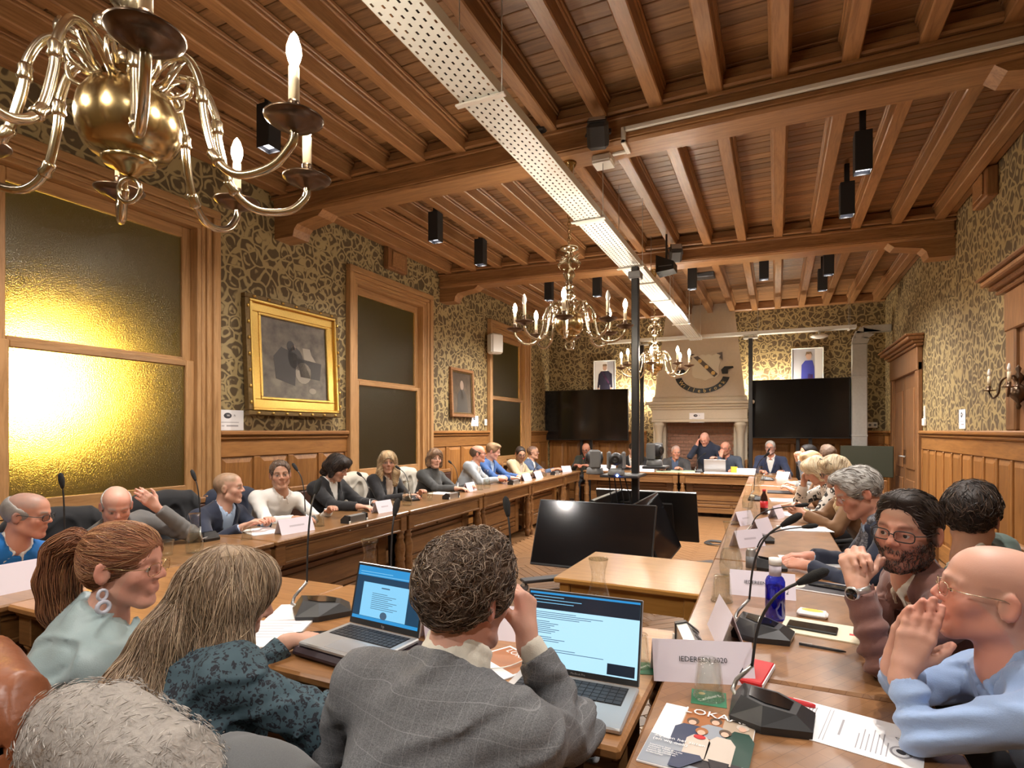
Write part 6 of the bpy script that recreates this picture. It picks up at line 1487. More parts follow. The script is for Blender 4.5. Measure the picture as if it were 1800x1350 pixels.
for nm, c in dict(navy=(.016, .022, .045), royal=(.03, .085, .24), blue_sw=(.008, .16, .50), grey_sw=(.13, .125, .12), sh_white=(.74, .72, .68), black_cloth=(.012, .012, .014), turtle_dark=(.055, .056, .055), lgrey=(.34, .37, .40), beige=(.42, .33, .20), blueblazer=(.07, .10, .17), olive=(.045, .05, .038), charcoal=(.05, .048, .05), denim=(.05, .065, .095), navy2=(.022, .032, .075),
                   camel=(.20, .10, .042), green_jk=(.075, .11, .095), brown_jk=(.17, .075, .06), sh_blue=(.30, .42, .66), sh_cream=(.72, .68, .58), teal=(.36, .47, .48), trousers_dark=(.02, .02, .025), shoe_black=(.01, .01, .01), sh_ltblue=(.36, .48, .66), coat_cream=(.62, .56, .46), beige_shirt=(.55, .44, .35), tan_knit=(.60, .45, .24)).items(): cloth(nm, c)
M['teal'].node_tree.nodes['Principled BSDF'].inputs['Roughness'].default_value = .42
def leopard(name, c0, c1, scale, thr):
    m, nt, b = new_mat(name); tc = N(nt, 'ShaderNodeTexCoord'); no = N(nt, 'ShaderNodeTexNoise', i_Scale=scale*.8, i_Detail=1.); L(nt, tc, 'Object', no, 'Vector')
    mx = N(nt, 'ShaderNodeMix', data_type='VECTOR'); mx.inputs['Factor'].default_value = .05; L(nt, tc, 'Object', mx, 'A'); L(nt, no, 'Color', mx, 'B')
    vo = N(nt, 'ShaderNodeTexVoronoi', i_Scale=scale); L(nt, mx, 'Result', vo, 'Vector'); n2 = N(nt, 'ShaderNodeTexNoise', i_Scale=scale*1.2, i_Detail=2.); L(nt, tc, 'Object', n2, 'Vector')
    r1 = ramp(nt, [(thr[0], (0, 0, 0)), (thr[0]+.04, (1, 1, 1)), (thr[1], (1, 1, 1)), (thr[1]+.05, (0, 0, 0))]); L(nt, vo, 'Distance', r1, 'Fac'); r2 = ramp(nt, [(.42, (0, 0, 0)), (.48, (1, 1, 1))]); L(nt, n2, 'Fac', r2, 'Fac')
    ml = N(nt, 'ShaderNodeMath', operation='MULTIPLY'); L(nt, r1, 'Color', ml, 0); L(nt, r2, 'Color', ml, 1); mc = N(nt, 'ShaderNodeMix', data_type='RGBA'); L(nt, ml, 0, mc, 'Factor'); mc.inputs['A'].default_value = (*c0, 1); mc.inputs['B'].default_value = (*c1, 1); L(nt, mc, 'Result', b, 'Base Color'); b.inputs['Roughness'].default_value = .8
leopard('leo_white', (.68, .64, .58), (.02, .018, .018), 22., (.16, .46)); leopard('leo_teal', (.06, .105, .13), (.014, .016, .024), 62., (.14, .46))
def checks():
    m, nt, b = new_mat('check_grey'); tc = N(nt, 'ShaderNodeTexCoord'); sp = N(nt, 'ShaderNodeSeparateXYZ'); L(nt, tc, 'Object', sp, 0); outs = []
    for ax, sc_, ph in (('X', 24., 0.), ('Z', 21., .3)):
        ma = N(nt, 'ShaderNodeMath', operation='MULTIPLY_ADD'); L(nt, sp, ax, ma, 0); ma.inputs[1].default_value = sc_; ma.inputs[2].default_value = ph+10
        fr = N(nt, 'ShaderNodeMath', operation='FRACT'); L(nt, ma, 0, fr, 0); r = ramp(nt, [(0, (1, 1, 1)), (.014, (1, 1, 1)), (.03, (0, 0, 0)), (.30, (0, 0, 0)), (.31, (.25, .25, .25)), (.36, (.25, .25, .25)), (.37, (0, 0, 0)), (.42, (.2, .2, .2)), (.46, (0, 0, 0))]); L(nt, fr, 0, r, 'Fac'); outs.append(r)
    mx = N(nt, 'ShaderNodeMath', operation='MAXIMUM'); L(nt, outs[0], 'Color', mx, 0); L(nt, outs[1], 'Color', mx, 1); wv = N(nt, 'ShaderNodeTexNoise', i_Scale=420., i_Detail=2.); L(nt, tc, 'Object', wv, 'Vector')
    c0 = ramp(nt, [(.3, (.085, .087, .092)), (.7, (.185, .187, .195))]); L(nt, wv, 'Fac', c0, 'Fac'); mc = N(nt, 'ShaderNodeMix', data_type='RGBA'); m2 = N(nt, 'ShaderNodeMath', operation='MULTIPLY'); L(nt, mx, 0, m2, 0); m2.inputs[1].default_value = .30; L(nt, m2, 0, mc, 'Factor'); L(nt, c0, 'Color', mc, 'A'); mc.inputs['B'].default_value = (.42, .43, .44, 1); L(nt, mc, 'Result', b, 'Base Color'); b.inputs['Roughness'].default_value = .85
    bp = N(nt, 'ShaderNodeBump', i_Strength=.25, i_Distance=.002); L(nt, wv, 'Fac', bp, 'Height'); L(nt, bp, 'Normal', b, 'Normal')
checks()
# ---------------------------------------------------------------- the people
def strand_down(g=1.): return lambda P: np.tile(V3(0, 0, -g), (len(P), 1))
def hairs(n, length, r, cols, kind='short', steps=4, lift=.003, wob=.3, curl=0., seed=3):
    def f(c):
        Hc, R, hs = c['Hc'], c['R'], c['hs']
        def flow(P):
            q = (P-Hc) @ R/hs
            if kind == 'back': d = np.stack([q[:, 0]*2., -np.ones(len(q))*.12, -.04-np.clip(-q[:, 1], 0, 1)*1.2-np.abs(q[:, 0])*.6], 1)
            elif kind == 'down': d = np.stack([q[:, 0]*3., q[:, 1]*1.5+.02, -.12*np.ones(len(q))-.0*q[:, 2]], 1)
            elif kind == 'fringe': d = np.stack([q[:, 0]*2.5, .10-0*q[:, 1], -.10*np.ones(len(q))], 1)
            else: d = np.stack([q[:, 0]*1.5, q[:, 1]*1.5+.05, -.10*np.ones(len(q))], 1)
            return d @ R.T*8
        strands('hair_strands', c['hairF'], c['hairV'], n, 'hair_strand', c['t'], flow, length*hs, steps, r, cols, lift, seed, None, curl, wob)
    return f
def many(*fs):
    def f(c):
        for g in fs: g(c)
    return f
def watch(side, strap='silver', face='mic_glossy', r=.030):
    def f(c):
        W, E = (c['Wl'], c['El']) if side == 'l' else (c['Wr'], c['Er']); d = unit(W-E); p = W-d*.004; x = unit(np.cross(d, V3(0, 0, 1))); y = np.cross(d, x); RR = Matrix(np.stack([x, y, d], 1).tolist())
        w = link('wristwatch', None, c['t'], tuple(p)); m = MB().lathe([(r, -.011), (r+.003, -.010), (r+.003, .010), (r, .011)], 20, R=RR); m.build('strap', strap, w)
        o = c.get('watch_dir', V3(-.3, -1, .4)); o = unit(o-(o @ d)*d); q = o*(r+.004); xx = unit(np.cross(o, d)); R2 = Matrix(np.stack([xx, np.cross(o, xx), o], 1).tolist())
        MB().lathe([(.020, -.004), (.022, .003), (.019, .006), (0, .006)], 20, tuple(q), R=R2).build('watch_case', strap, w); MB().lathe([(.0165, .0062), (0, .0066)], 20, tuple(q), R=R2).build('dial', face, w)
    return f
G1 = dict(rim=.0018); GR = dict(rimless=True, mat='brass_pale', h=.015); GB = dict(rim=.0022, mat='mic_black', h=.016)
Z = V3
DN = V3(0, 0, -1)
# window side row, near to far
person('man in a bright blue sweater over a white collar, bending over the desk', (-3.66, 1.68, 1.045), 38, (-4.02, 1.52), 5, pitch=8, skin='red', hair='ring', hc='grey', top='sweater', mat='blue_sw', under='sh_white', sleeve=.28, lw=(-3.42, 1.74, .80), rw=(-3.40, 1.50, .80), lh=(Z(.3, -1, -.1), DN, .3), rh=(Z(.6, .6, -.1), DN, .3), h=.0075, hb=.011, face=dict(stub=((.22, .19, .17), .55, .05)), glasses_=GB, extra=watch('l', 'mic_black'), belly=1.2)
person('bald man in a grey sweater resting his forehead on one hand', (-3.72, 2.17, 1.03), -25, (-4.05, 2.30), 0, pitch=22, skin='pink', hair='ring', hc='lgrey', top='sweater', mat='grey_sw', under='grey_sw', collar=False, lw=(-3.60, 2.35, 1.00), rw=(-3.45, 2.08, .80), lh=(Z(.05, -.65, .65), Z(-1, .2, .0), .35), el_=(-3.52, 2.52, .82), h=.0075, hb=.011, belly=1.1)
person('young man with cropped blond hair in a navy jacket, turned to his neighbour', (-3.86, 3.08, 1.055), 35, (-4.06, 3.02), 8, skin='fair', hc='sand', face=dict(stub=((.30, .20, .12), .85, .055)), mat='navy', under='sh_ltblue', lw=(-3.52, 3.14, .80), rw=(-3.50, 2.90, .80), h=.0075, hb=.011)
person('smiling man with short dark hair in a white shirt', (-3.82, 3.55, 1.125), -38, (-4.08, 3.56), -8, roll=4, skin='tan', hair='short', hc='brown', top='shirt', mat='sh_white', lw=(-3.48, 3.76, .81), rw=(-3.46, 3.36, .80), h=.0075, hb=.011, face=dict(lip=(.9, .55, .5)), extra=many(hairs(260, .03, .0016, [HC['brown'], HC['grey'], HC['dark']]), watch('l', 'silver')))
person('dark-haired woman in a black jacket and white blouse, looking down', (-3.88, 4.31, 1.14), 12, (-4.08, 4.30), 0, pitch=28, sex='f', skin='fair', hair='shaggy', hc='dark', mat='black_cloth', under='sh_white', v=.26, lw=(-3.52, 4.42, .80), rw=(-3.5, 4.16, .80), h=.0078, hb=.0115, extra=hairs(500, .07, .0016, [HC['dark'], HC['black'], HC['brown']], 'down', wob=.5))
person('woman with long wavy blond hair in a black cardigan', (-3.92, 5.15, 1.145), -46, (-4.10, 5.14), -10, sex='f', skin='tan', hair='long', hc='blond', mat='black_cloth', under='beige_shirt', v=.34, lw=(-3.60, 5.30, .80), rw=(-3.58, 5.0, .80), h=.0078, hb=.0115, face=dict(lip=(.8, .42, .42)), extra=hairs(650, .16, .0022, [HC['blond'], HC['ash'], HC['pale'], HC['sand']], 'down', 6, .006, .5))
person('woman with chestnut bob in a dark grey turtleneck', (-3.92, 6.11, 1.145), -36, (-4.10, 6.10), -8, roll=-4, sex='f', skin='fair', hair='bob', hc='lbrown', top='turtle', mat='turtle_dark', lw=(-3.52, 6.24, .80), rw=(-3.52, 5.96, .80), h=.0078, hb=.0115, extra=hairs(500, .08, .0018, [HC['lbrown'], HC['ash'], HC['brown']], 'down', 5))
person('balding man with glasses in a light grey blazer', (-3.84, 7.12, 1.17), 28, (-4.06, 6.95), 10, skin='red', hair='ring', hc='brown', mat='lgrey', under='sh_white', lw=(-3.52, 7.24, .83), rw=(-3.50, 7.08, .83), lh=(Z(.5, -.7, .1), Z(-.4, -.4, -.6), .6), rh=(Z(.5, .5, .1), Z(-.4, .4, -.6), .6), h=.008, hb=.012, glasses_=GB)
person('man with sandy hair in a royal blue jacket, bent over papers', (-3.92, 7.75, 1.185), 15, (-4.10, 7.74), 0, pitch=18, skin='pink', hair='sidepart', hc='sand', mat='royal', under='sh_ltblue', lw=(-3.55, 7.86, .80), rw=(-3.55, 7.62, .80), h=.0105, hb=.014)
person('man with dark-rimmed glasses in a beige jacket reading a tablet', (-3.88, 8.68, 1.11), -48, (-4.08, 8.66), -10, pitch=16, skin='tan', hair='short', hc='dark', mat='beige', under='coat_cream', lw=(-3.58, 8.80, .80), rw=(-3.58, 8.56, .82), h=.0105, hb=.014, glasses_=GB, face=dict(beard=((.06, .045, .035), .55)))
person('slim man with cropped hair and glasses in a slate blue blazer', (-4.0, 9.5, 1.105), 12, (-4.14, 9.48), 5, skin='tan', hc='dark', face=dict(stub=((.05, .035, .03), .8, .06)), mat='blueblazer', under='sh_white', lw=(-3.62, 9.62, .80), rw=(-3.60, 9.40, .80), h=.0115, hb=.015, glasses_=G1)
# head desk
def held_phone(c):
    p = thing('smartphone', 'black phone held to the ear of the standing man', 'phone', tuple(c['base']+c['Hc']+c['R'] @ V3(.096, .01, -.015)), rot=Matrix(c['R'].tolist()).to_euler()); MB().b2((-.005, -.037, -.075), (.005, .037, .075), .003).build('case', 'mic_black', p); MB().b2((-.0062, -.034, -.072), (-.005, .034, .072)).build('screen', 'mic_glossy', p)
person('bald man with glasses in a dark green cardigan under the left television', (-3.47, 10.98, 1.125), -88, (-3.47, 11.20), -90, pitch=18, skin='red', top='jacket', mat='olive', under='black_cloth', v=.2, lw=(-3.35, 10.66, .82), rw=(-3.58, 10.66, .82), lh=(Z(-.6, -.4, .1), DN, .5), rh=(Z(.6, -.4, .1), DN, .5), h=.0115, hb=.015, glasses_=G1, collar=False)
person('dark-haired man in a dark suit half hidden behind the pole', (-2.52, 11.0, 1.14), -60, (-2.52, 11.2), -90, skin='fair', hair='short', hc='dark', mat='black_cloth', under='sh_white', lw=(-2.4, 10.7, .80), rw=(-2.64, 10.7, .80), h=.014, hb=.016)
person('grey-haired man in a dark jacket at the head desk, before the fireplace', (-1.70, 10.93, 1.105), -72, (-1.72, 11.14), -92, pitch=14, skin='red', hair='ring', hc='lgrey', mat='charcoal', under='blueblazer', lw=(-1.56, 10.62, .80), rw=(-1.92, 10.60, .80), h=.0115, hb=.015, face=dict(stub=((.35, .32, .3), .6, .06)))
person('standing man in a navy zip jacket talking on a phone', (-1.205, 11.02, 1.345), -100, (-1.18, 11.22), -95, pitch=30, skin='pink', top='sweater', mat='navy', under='navy', collar=False, standing=True, rw=(-1.335, 10.98, 1.24), lw=(-.98, 10.80, 1.0), rh=(Z(.25, .1, .9), Z(.9, .1, -.2), .55), er_=(-1.46, 10.98, 1.02), h=.0115, hb=.015, group='people standing', extra=held_phone)
person('bald bearded man with glasses, chin on his hand, behind the laptop', (-.84, 10.96, 1.18), -105, (-.80, 11.18), -92, pitch=6, skin='red', hair='ring', hc='sand', top='shirt', mat='denim', rw=(-.90, 10.80, 1.04), lw=(-.66, 10.66, .80), rh=(Z(.1, .3, .9), Z(.2, .9, -.2), .55), er_=(-1.02, 10.68, .82), h=.0105, hb=.014, glasses_=G1, face=dict(beard=((.25, .17, .1), .6)))
person('grey-haired man with glasses in a navy blazer and open white shirt at the head desk', (-.10, 10.98, 1.20), -100, (-.10, 11.2), -92, skin='red', hair='short', hc='lgrey', mat='navy2', under='sh_white', lw=(.10, 10.68, .80), rw=(-.24, 10.66, .80), h=.0105, hb=.014, glasses_=GB, face=dict(beard=((.45, .42, .4), .5)))
# right-hand row, far to near
person('dark-haired young man with clasped raised hands at the far right', (.40, 9.05, 1.18), 200, (.72, 9.1), 178, skin='tan', hair='short', hc='black', mat='charcoal', under='sh_white', lw=(.30, 8.86, 1.09), rw=(.27, 8.96, 1.09), lh=(Z(-.15, .25, .8), Z(.1, .9, 0), .75), rh=(Z(-.15, -.25, .8), Z(.1, -.9, 0), .75), el_=(.36, 8.72, .84), er_=(.36, 9.12, .84), h=.012, hb=.016)
person('man with tousled brown hair seen from behind at the far right', (.60, 8.36, 1.18), 110, (.76, 8.3), 170, skin='fair', hair='curly', hc='brown', mat='grey_sw', under='sh_white', lw=(.22, 8.2, .80), rw=(.24, 8.46, .80), h=.0115, hb=.015)
person('blond woman mostly hidden behind the leopard blouse', (.36, 7.5, 1.13), 185, (.72, 7.5), 180, pitch=15, sex='f', hair='shaggy', hc='blond', top='blouse', mat='camel', lw=(.18, 7.36, .80), rw=(.18, 7.64, .80), h=.0115, hb=.015)
person('blond woman in a black and white leopard print blouse, head on her hand', (.335, 6.05, 1.125), 192, (.70, 6.1), 182, pitch=32, sex='f', skin='tan', hair='shaggy', hc='pale', top='blouse', mat='leo_white', lw=(.13, 5.96, .80), rw=(.235, 6.12, .99), lh=(Z(-1, .1, -.1), DN, .4), rh=(Z(.1, -.1, 1), Z(.7, -.5, 0), .7), er_=(.20, 6.24, .80), h=.0078, hb=.0115, extra=hairs(500, .09, .002, [HC['pale'], HC['blond'], (.75, .66, .48)], 'fringe', 5))
def knit_collar(c):
    G = Fld()
    for q in (-1, 1):
        p = [c['Nb']+c['TB'] @ V3(q*.03, -.06, .02), c['Nb']+c['TB'] @ V3(q*.075, .02, -.0), c['Nb']+c['TB'] @ V3(q*.06, .115, -.12), c['Nb']+c['TB'] @ V3(q*.02, .135, -.26)]
        for a, b in zip(p[:-1], p[1:]): G.cap(a, b, .026, .022, .02)
    add_field('knit_collar', G, .010, 'tan_knit', c['t'])
def head_shades(c):
    T = lambda x, y, z: tuple(c['Hc']+c['R'] @ (V3(x, y, z)*c['hs'])); m = MB()
    m.tube([T(-.09, .02, .075), T(-.05, .062, .122), T(0, .07, .135), T(.05, .062, .122), T(.09, .02, .075), T(.095, -.05, .04)], .004, 5); m.build('hair_band', 'mic_black', c['t'])
person('woman with pale blond hair and glasses in a camel cardigan, hands folded', (.43, 5.32, 1.165), 188, (.74, 5.36), 182, pitch=18, sex='f', skin='tan', hair='shaggy', hc='pale', mat='camel', under='tan_knit', v=.34, lw=(.20, 5.14, .83), rw=(.18, 5.28, .83), lh=(Z(-.7, .5, .3), Z(.2, .9, -.2), .65), rh=(Z(-.7, -.5, .3), Z(.2, -.9, -.2), .65), h=.0075, hb=.011, glasses_=GB, collar=False, extra=many(hairs(700, .09, .002, [HC['pale'], (.75, .66, .48), HC['blond'], HC['ash']], 'fringe', 5), knit_collar, head_shades))
def scarf(c):
    G = Fld()
    for q in (-1, 1):
        p = [c['Nb']+c['TB'] @ V3(q*.02, -.07, .03), c['Nb']+c['TB'] @ V3(q*.07, .02, .01), c['Nb']+c['TB'] @ V3(q*.055, .125, -.10), c['Nb']+c['TB'] @ V3(q*.045, .145, -.30)]
        for a, b in zip(p[:-1], p[1:]): G.cap(a, b, .022, .024, .015)
    G.disp = lambda P: .003*nz(P, 90, 3); add_field('scarf', G, .008, 'scarf_grey', c['t'])
leopard('scarf_grey', (.10, .10, .115), (.24, .24, .26), 55., (.2, .5))
person('grey-haired man with glasses in a dark navy blazer and scarf, reading', (.375, 3.37, 1.185), 193, (.74, 3.42), 180, pitch=24, skin='red', hair='sidepart', hc='lgrey', mat='navy', under='sh_ltblue', v=.34, lw=(.155, 3.32, .80), rw=(.17, 3.58, .80), lh=(Z(-1, .45, .0), Z(.2, .5, -.9), .4), rh=(Z(-1, -.3, .0), DN, .3), h=.0065, hb=.0105, open_eyes=True, eye=(0, .8, -.6), glasses_=GR, fold=.006, extra=many(hairs(900, .035, .0014, [HC['lgrey'], HC['grey'], (.55, .53, .50), HC['brown']], 'back', 4, .004, .5), scarf))
person('man with thick dark hair in a green jacket, turned away', (.70, 2.80, 1.16), 62, (.92, 2.82), 150, skin='tan', hair='curly', hc='dark', mat='green_jk', under='sh_cream', lw=(.45, 2.52, .78), rw=(.5, 2.9, .80), h=.007, hb=.010, extra=hairs(900, .05, .0015, [HC['dark'], HC['black'], HC['brown']], 'down', 4, .006, .7, .4))
def bearded_extra(c):
    # clasped hands: the second hand's fingers lie over the first
    c['watch_dir'] = V3(-.75, -1, .25)
    watch('l', 'silver', 'mic_glossy', .031)(c)
    hairs(1000, .034, .0012, [HC['dark'], HC['black'], (.10, .08, .07), (.16, .14, .13)], 'back', 4, .004, .35)(c)
    Hc, R, hs = c['Hc'], c['R'], c['hs']
    def jaw(vs):
        q = (vs-Hc) @ R/hs; x, y, z = np.abs(q[:, 0]), q[:, 1], q[:, 2]
        low = (z < -.040+.022*smooth01(x, .03, .062)) & (y > -.005) & (z > -.122); mouth = (x < .021) & (z > -.074) & (z < -.056) & (y > .06); must = (x < .030) & (z < -.042) & (z > -.056) & (y > .08)
        return (low | must) & ~mouth & (np.linalg.norm(q, axis=1) < .16)
    strands('beard', c['bodyF'], c['bvs'], 1500, 'hair_strand', c['t'], lambda P: np.tile(R @ V3(0, .25, -1), (len(P), 1)), .013, 3, .0009, [(.03, .022, .018), (.02, .015, .012), (.06, .045, .038), (.16, .14, .125)], .0035, 12, jaw, 0, .45)
person('man with a full dark beard and glasses in a maroon-brown blazer, hands clasped', (.385, 2.215, 1.175), -122, (.80, 2.30), 193, pitch=2, roll=-3, skin='fair', hair='quiff', hc='dark', mat='brown_jk', under='sh_cream', v=.30, lw=(.225, 2.02, 1.015), rw=(.235, 2.13, 1.01), lh=(Z(-.10, .42, .85), Z(.15, 1, -.25), .62, dict(curls=(.55, .6, .65, .7), thumb=.2)), rh=(Z(-.12, -.42, .85), Z(.15, -1, -.25), .62, dict(curls=(.75, .75, .75, .75), thumb=.2)), el_=(.29, 2.0, .81), er_=(.33, 2.36, .81), h=.0053, hb=.0085, open_eyes=True, eye=(.18, 1, -.02), glasses_=dict(rim=.0019, mat='mic_black', h=.0165, w=.027), fold=.010, hs=1.03, jaw=1.10, face=dict(beard=((.055, .040, .033), .93), brow_w=.98, brow=(.015, .010, .008)), extra=bearded_extra)
def shirt_buttons(c):
    for k in range(4):
        p = c['Nb']+c['TB'] @ V3(.004, .115+.014*min(k, 2), -.07-.075*k); MB().lathe([(.0055, -.001), (.0055, .002), (.003, .0015), (0, .0015)], 10, tuple(p), R=Matrix(np.stack([c['rt'], c['up'], c['fw']], 1).tolist())).build('shirt_button', 'white_plastic', c['t'])
person('bald man with rimless glasses in a light blue shirt, hands pressed to his mouth', (.475, 1.74, 1.10), 178, (.80, 1.70), 190, pitch=-8, skin='pink', top='shirt', mat='sh_blue', lw=(.275, 1.64, .915), rw=(.270, 1.71, .915), lh=(Z(.30, .14, .9), Z(.12, 1, -.1), .06, dict(curls=(.05, .05, .07, .10), thumb=.1)), rh=(Z(.30, -.14, .9), Z(.12, -1, -.1), .06, dict(curls=(.05, .05, .07, .10), thumb=.1)), el_=(.30, 1.565, .81), er_=(.32, 1.86, .81), h=.0053, hb=.0085, open_eyes=True, eye=(-.1, 1, .05), glasses_=GR, fold=.009, hs=1.02, sleeve=.90, face=dict(brow_w=.35, lip=(.9, .55, .5), beard=((.42, .25, .19), .35)), extra=shirt_buttons)
# foreground, backs to the camera
def ponytail(c):
    Hc, R = c['Hc'], c['R']; cols = [HC['auburn'], (.30, .13, .065), (.15, .06, .032), (.38, .19, .09)]
    G = Fld(); pts = [(-.02, -.108, .045), (-.02, -.150, .052), (-.03, -.185, .02), (-.03, -.195, -.06), (-.03, -.185, -.14), (-.03, -.170, -.215)]; rr = [.020, .030, .040, .044, .040, .016]
    p = [Hc+R @ V3(q) for q in pts]
    for i in range(5): G.cap(p[i], p[i+1], rr[i], rr[i+1], .02)
    G.disp = lambda P: .005*nz(P, 55, 2); o, hv = add_field('ponytail', G, .008, 'hair_short', c['t'], lambda vs: V3(HC['auburn'])*(1+.35*nz(vs*V3(1, 1, .25), 160, 5)[:, None]))
    P0 = np.array(p)
    def flow(P):
        i = np.argmin(((P[:, None]-P0[None, :-1])**2).sum(2), 1); return (P0[i+1]-P0[i])*20
    strands('ponytail_strands', G, hv, 1200, 'hair_strand', c['t'], flow, .17, 7, .0014, cols, .012, 4, None, 0, .12)
    MB().tube([tuple(Hc+R @ V3(-.02+.024*math.cos(a*.4), -.118, .045+.024*math.sin(a*.4))) for a in range(16)], .007, 6, closed=True).build('hair_tie', 'mic_black', c['t'])
    def fl2(P):
        q = (P-Hc) @ R; d = V3(-.02, -.12, .05)-q; return (d/np.linalg.norm(d, axis=1)[:, None]*.9+V3(0, -.3, 0)) @ R.T
    strands('hair_strands', c['hairF'], c['hairV'], 2200, 'hair_strand', c['t'], fl2, .13, 7, .0010, cols+[(.45, .25, .12)], .003, 6, None, 0, .16)
    # clear glass earring
    e = Hc+R @ V3(.084, -.004, -.062); w = link('earring', None, c['t'], tuple(e)); MB().tube([(.0, .012*math.cos(a*PI/6), .014*math.sin(a*PI/6)-.0) for a in range(12)], .0045, 6, closed=True).build('hoop', 'earring_glass', w); MB().tube([(.004, .016*math.cos(a*PI/6), .015*math.sin(a*PI/6)-.033) for a in range(12)], .006, 6, closed=True).build('hoop', 'earring_glass', w)
plain('earring_glass', (.62, .64, .74), .08, coat=.6)
person('woman with an auburn ponytail and thin glasses in a pale teal blazer', (-1.715, 1.02, 1.11), 30, (-1.88, .84), 72, pitch=4, sex='f', skin='pink', hair='pony', hc='auburn', mat='teal', under='teal', v=.2, lw=(-1.86, 1.32, .81), rw=(-1.53, 1.16, .97), rh=(Z(.1, .5, .6), Z(-.6, .3, .2), .5), h=.006, hb=.0095, open_eyes=True, eye=(-.1, 1, 0), glasses_=dict(rim=.001, mat='brass', h=.017), fold=.013, face=dict(brow=(.16, .07, .04), brow_w=.5), extra=ponytail, collar=False)
def long_blond(c):
    Hc, R = c['Hc'], c['R']; cols = [HC['ash'], (.42, .30, .19), (.24, .16, .10), (.55, .42, .28), (.30, .21, .14)]
    G = Fld(); T = lambda x, y, z: Hc+R @ V3(x, y, z)
    G.ell(T(0, -.015, .034), (.086, .110, .100), R, .02); G.ell(T(0, .03, .05), (.074, .074, .074), R, .03)
    w = lambda x, y, z: V3(x, y, z)-c['base']
    for a, b, ra, rb in ((T(-.02, -.06, .0), w(-1.36, .92, .98), .072, .066), (w(-1.36, .92, .98), w(-1.37, .84, .88), .066, .06), (w(-1.37, .84, .88), w(-1.31, .76, .80), .065, .035), (T(.07, .0, .0), w(-1.24, .985, .95), .042, .045), (w(-1.24, .985, .95), w(-1.28, .90, .84), .045, .03), (T(-.06, .0, 0), w(-1.375, 1.03, .96), .040, .036), (w(-1.36, .90, .90), w(-1.25, .83, .80), .05, .02)): G.cap(a, b, ra, rb, .05)
    G.ell(T(.01, .125, -.035), (.060, .060, .10), R, .012, -1)
    G.disp = lambda P: .006*nz(P*V3(1, 1, .3), 60, 2); o, hv = add_field('hair', G, .008, 'hair_short', c['t'], lambda vs: V3(HC['ash'])*.9*(1+.4*nz(vs*V3(1, 1, .22), 150, 5)[:, None]))
    top = T(0, -.03, .13)
    def flow(P):
        d = P-top; d[:, 2] = 0; near = np.exp(-np.linalg.norm(P-top, axis=1)/.06)[:, None]; return d*6*near+np.tile(V3(-.05, -.10, -1.), (len(P), 1))
    strands('hair_strands', G, hv, 3200, 'hair_strand', c['t'], flow, .20, 8, .0014, cols, .007, 8, None, .10, .20)
person('woman with long ash blond hair in a dark teal animal print blouse', (-1.30, 1.04, 1.06), 60, (-1.20, .86), 86, pitch=18, sex='f', skin='fair', top='blouse', mat='leo_teal', under='leo_teal', lw=(-1.47, 1.40, .80), rw=(-1.02, 1.24, .80), lh=(Z(.2, 1, -.1), DN, .45), el_=None, er_=(-.965, 1.03, .80), h=.0075, hb=.009, fold=.011, extra=long_blond, sleeve=.92)
def man29(c):
    Hc, R = c['Hc'], c['R']; cols = [(.16, .105, .07), (.13, .085, .055), (.24, .17, .12), (.34, .26, .19), (.08, .05, .035)]
    def flow(P):
        q = (P-Hc) @ R; w = V3(.012, -.075, .085); d = q-w; ca, sa = math.cos(1.), math.sin(1.); d = np.stack([d[:, 0]*ca-d[:, 2]*sa, d[:, 1], d[:, 0]*sa+d[:, 2]*ca], 1); return d @ R.T*9
    sel = lambda vs: (lambda q: (np.linalg.norm((q-V3(.012, -.075, .085))*V3(1, .5, 1), axis=1) > .016))((vs-Hc) @ R)
    strands('hair_strands', c['hairF'], c['hairV'], 2500, 'hair_strand', c['t'], flow, .055, 6, .00115, cols, .011, 9, sel, .55, .45)
person('man with tousled brown hair in a grey checked jacket, chin on his fist', (-.615, 1.09, 1.135), 78, (-.66, .80), 86, pitch=6, skin='pink', hair='curly', hc='brown', mat='check_grey', under='sh_cream', turt=True, v=.2, rw=(-.535, 1.235, 1.005), lw=(-.86, 1.26, .80), rh=(Z(-.15, .25, .75), Z(-.85, .3, .25), .75), er_=(-.405, 1.225, .82), h=.0065, hb=.009, fold=.011, sw=.205, extra=man29, sleeve=.82)
# ---------------------------------------------------------------- chairs and coats
wood('oak_chair', (.20, .085, .03), (.36, .17, .06), .4, 'z', per_obj=.06)
plain('leather_brown', (.075, .032, .02), .4, bump=.3, bscale=120, var=.2); plain('leather_tan', (.26, .085, .035), .38, bump=.3, bscale=60, var=.2); plain('stud', (.5, .36, .15), .3, .9)
def make_chair():
    t = thing('council_chair', 'x', 'chair', (0, 0, 0))        # faces local +y, seat front towards +y
    MB().b2((-.23, -.22, .42), (.23, .22, .48), .02).build('seat', 'leather_brown', t); MB().b2((-.235, -.225, .38), (.235, .225, .425), .008).build('seat_frame', 'oak_chair', t)
    for sx in (-1, 1):
        MB().b2((sx*.21-.02, .18, 0), (sx*.21+.02, .22, .40), .005).build('leg', 'oak_chair', t); MB().b2((sx*.21-.02, -.245, 0), (sx*.21+.02, -.205, .96), .005).build('leg', 'oak_chair', t)
    MB().b2((-.19, -.245, .58), (.19, -.205, .90), .015).build('backrest', 'leather_brown', t); MB().b2((-.19, -.243, .90), (.19, -.207, .95), .008).build('top_rail', 'oak_chair', t); MB().b2((-.19, -.24, .15), (.19, -.21, .19), .004).build('stretcher', 'oak_chair', t)
    return t
ch0 = make_chair(); used = [False]
def chair(label, x, y, deg):
    o = ch0 if not used[0] else copy_tree(ch0); used[0] = True; o.location = (x, y, 0); o.rotation_euler = (0, 0, math.radians(deg-90)); o['label'] = label; o['group'] = 'leather backed council chairs'; return o
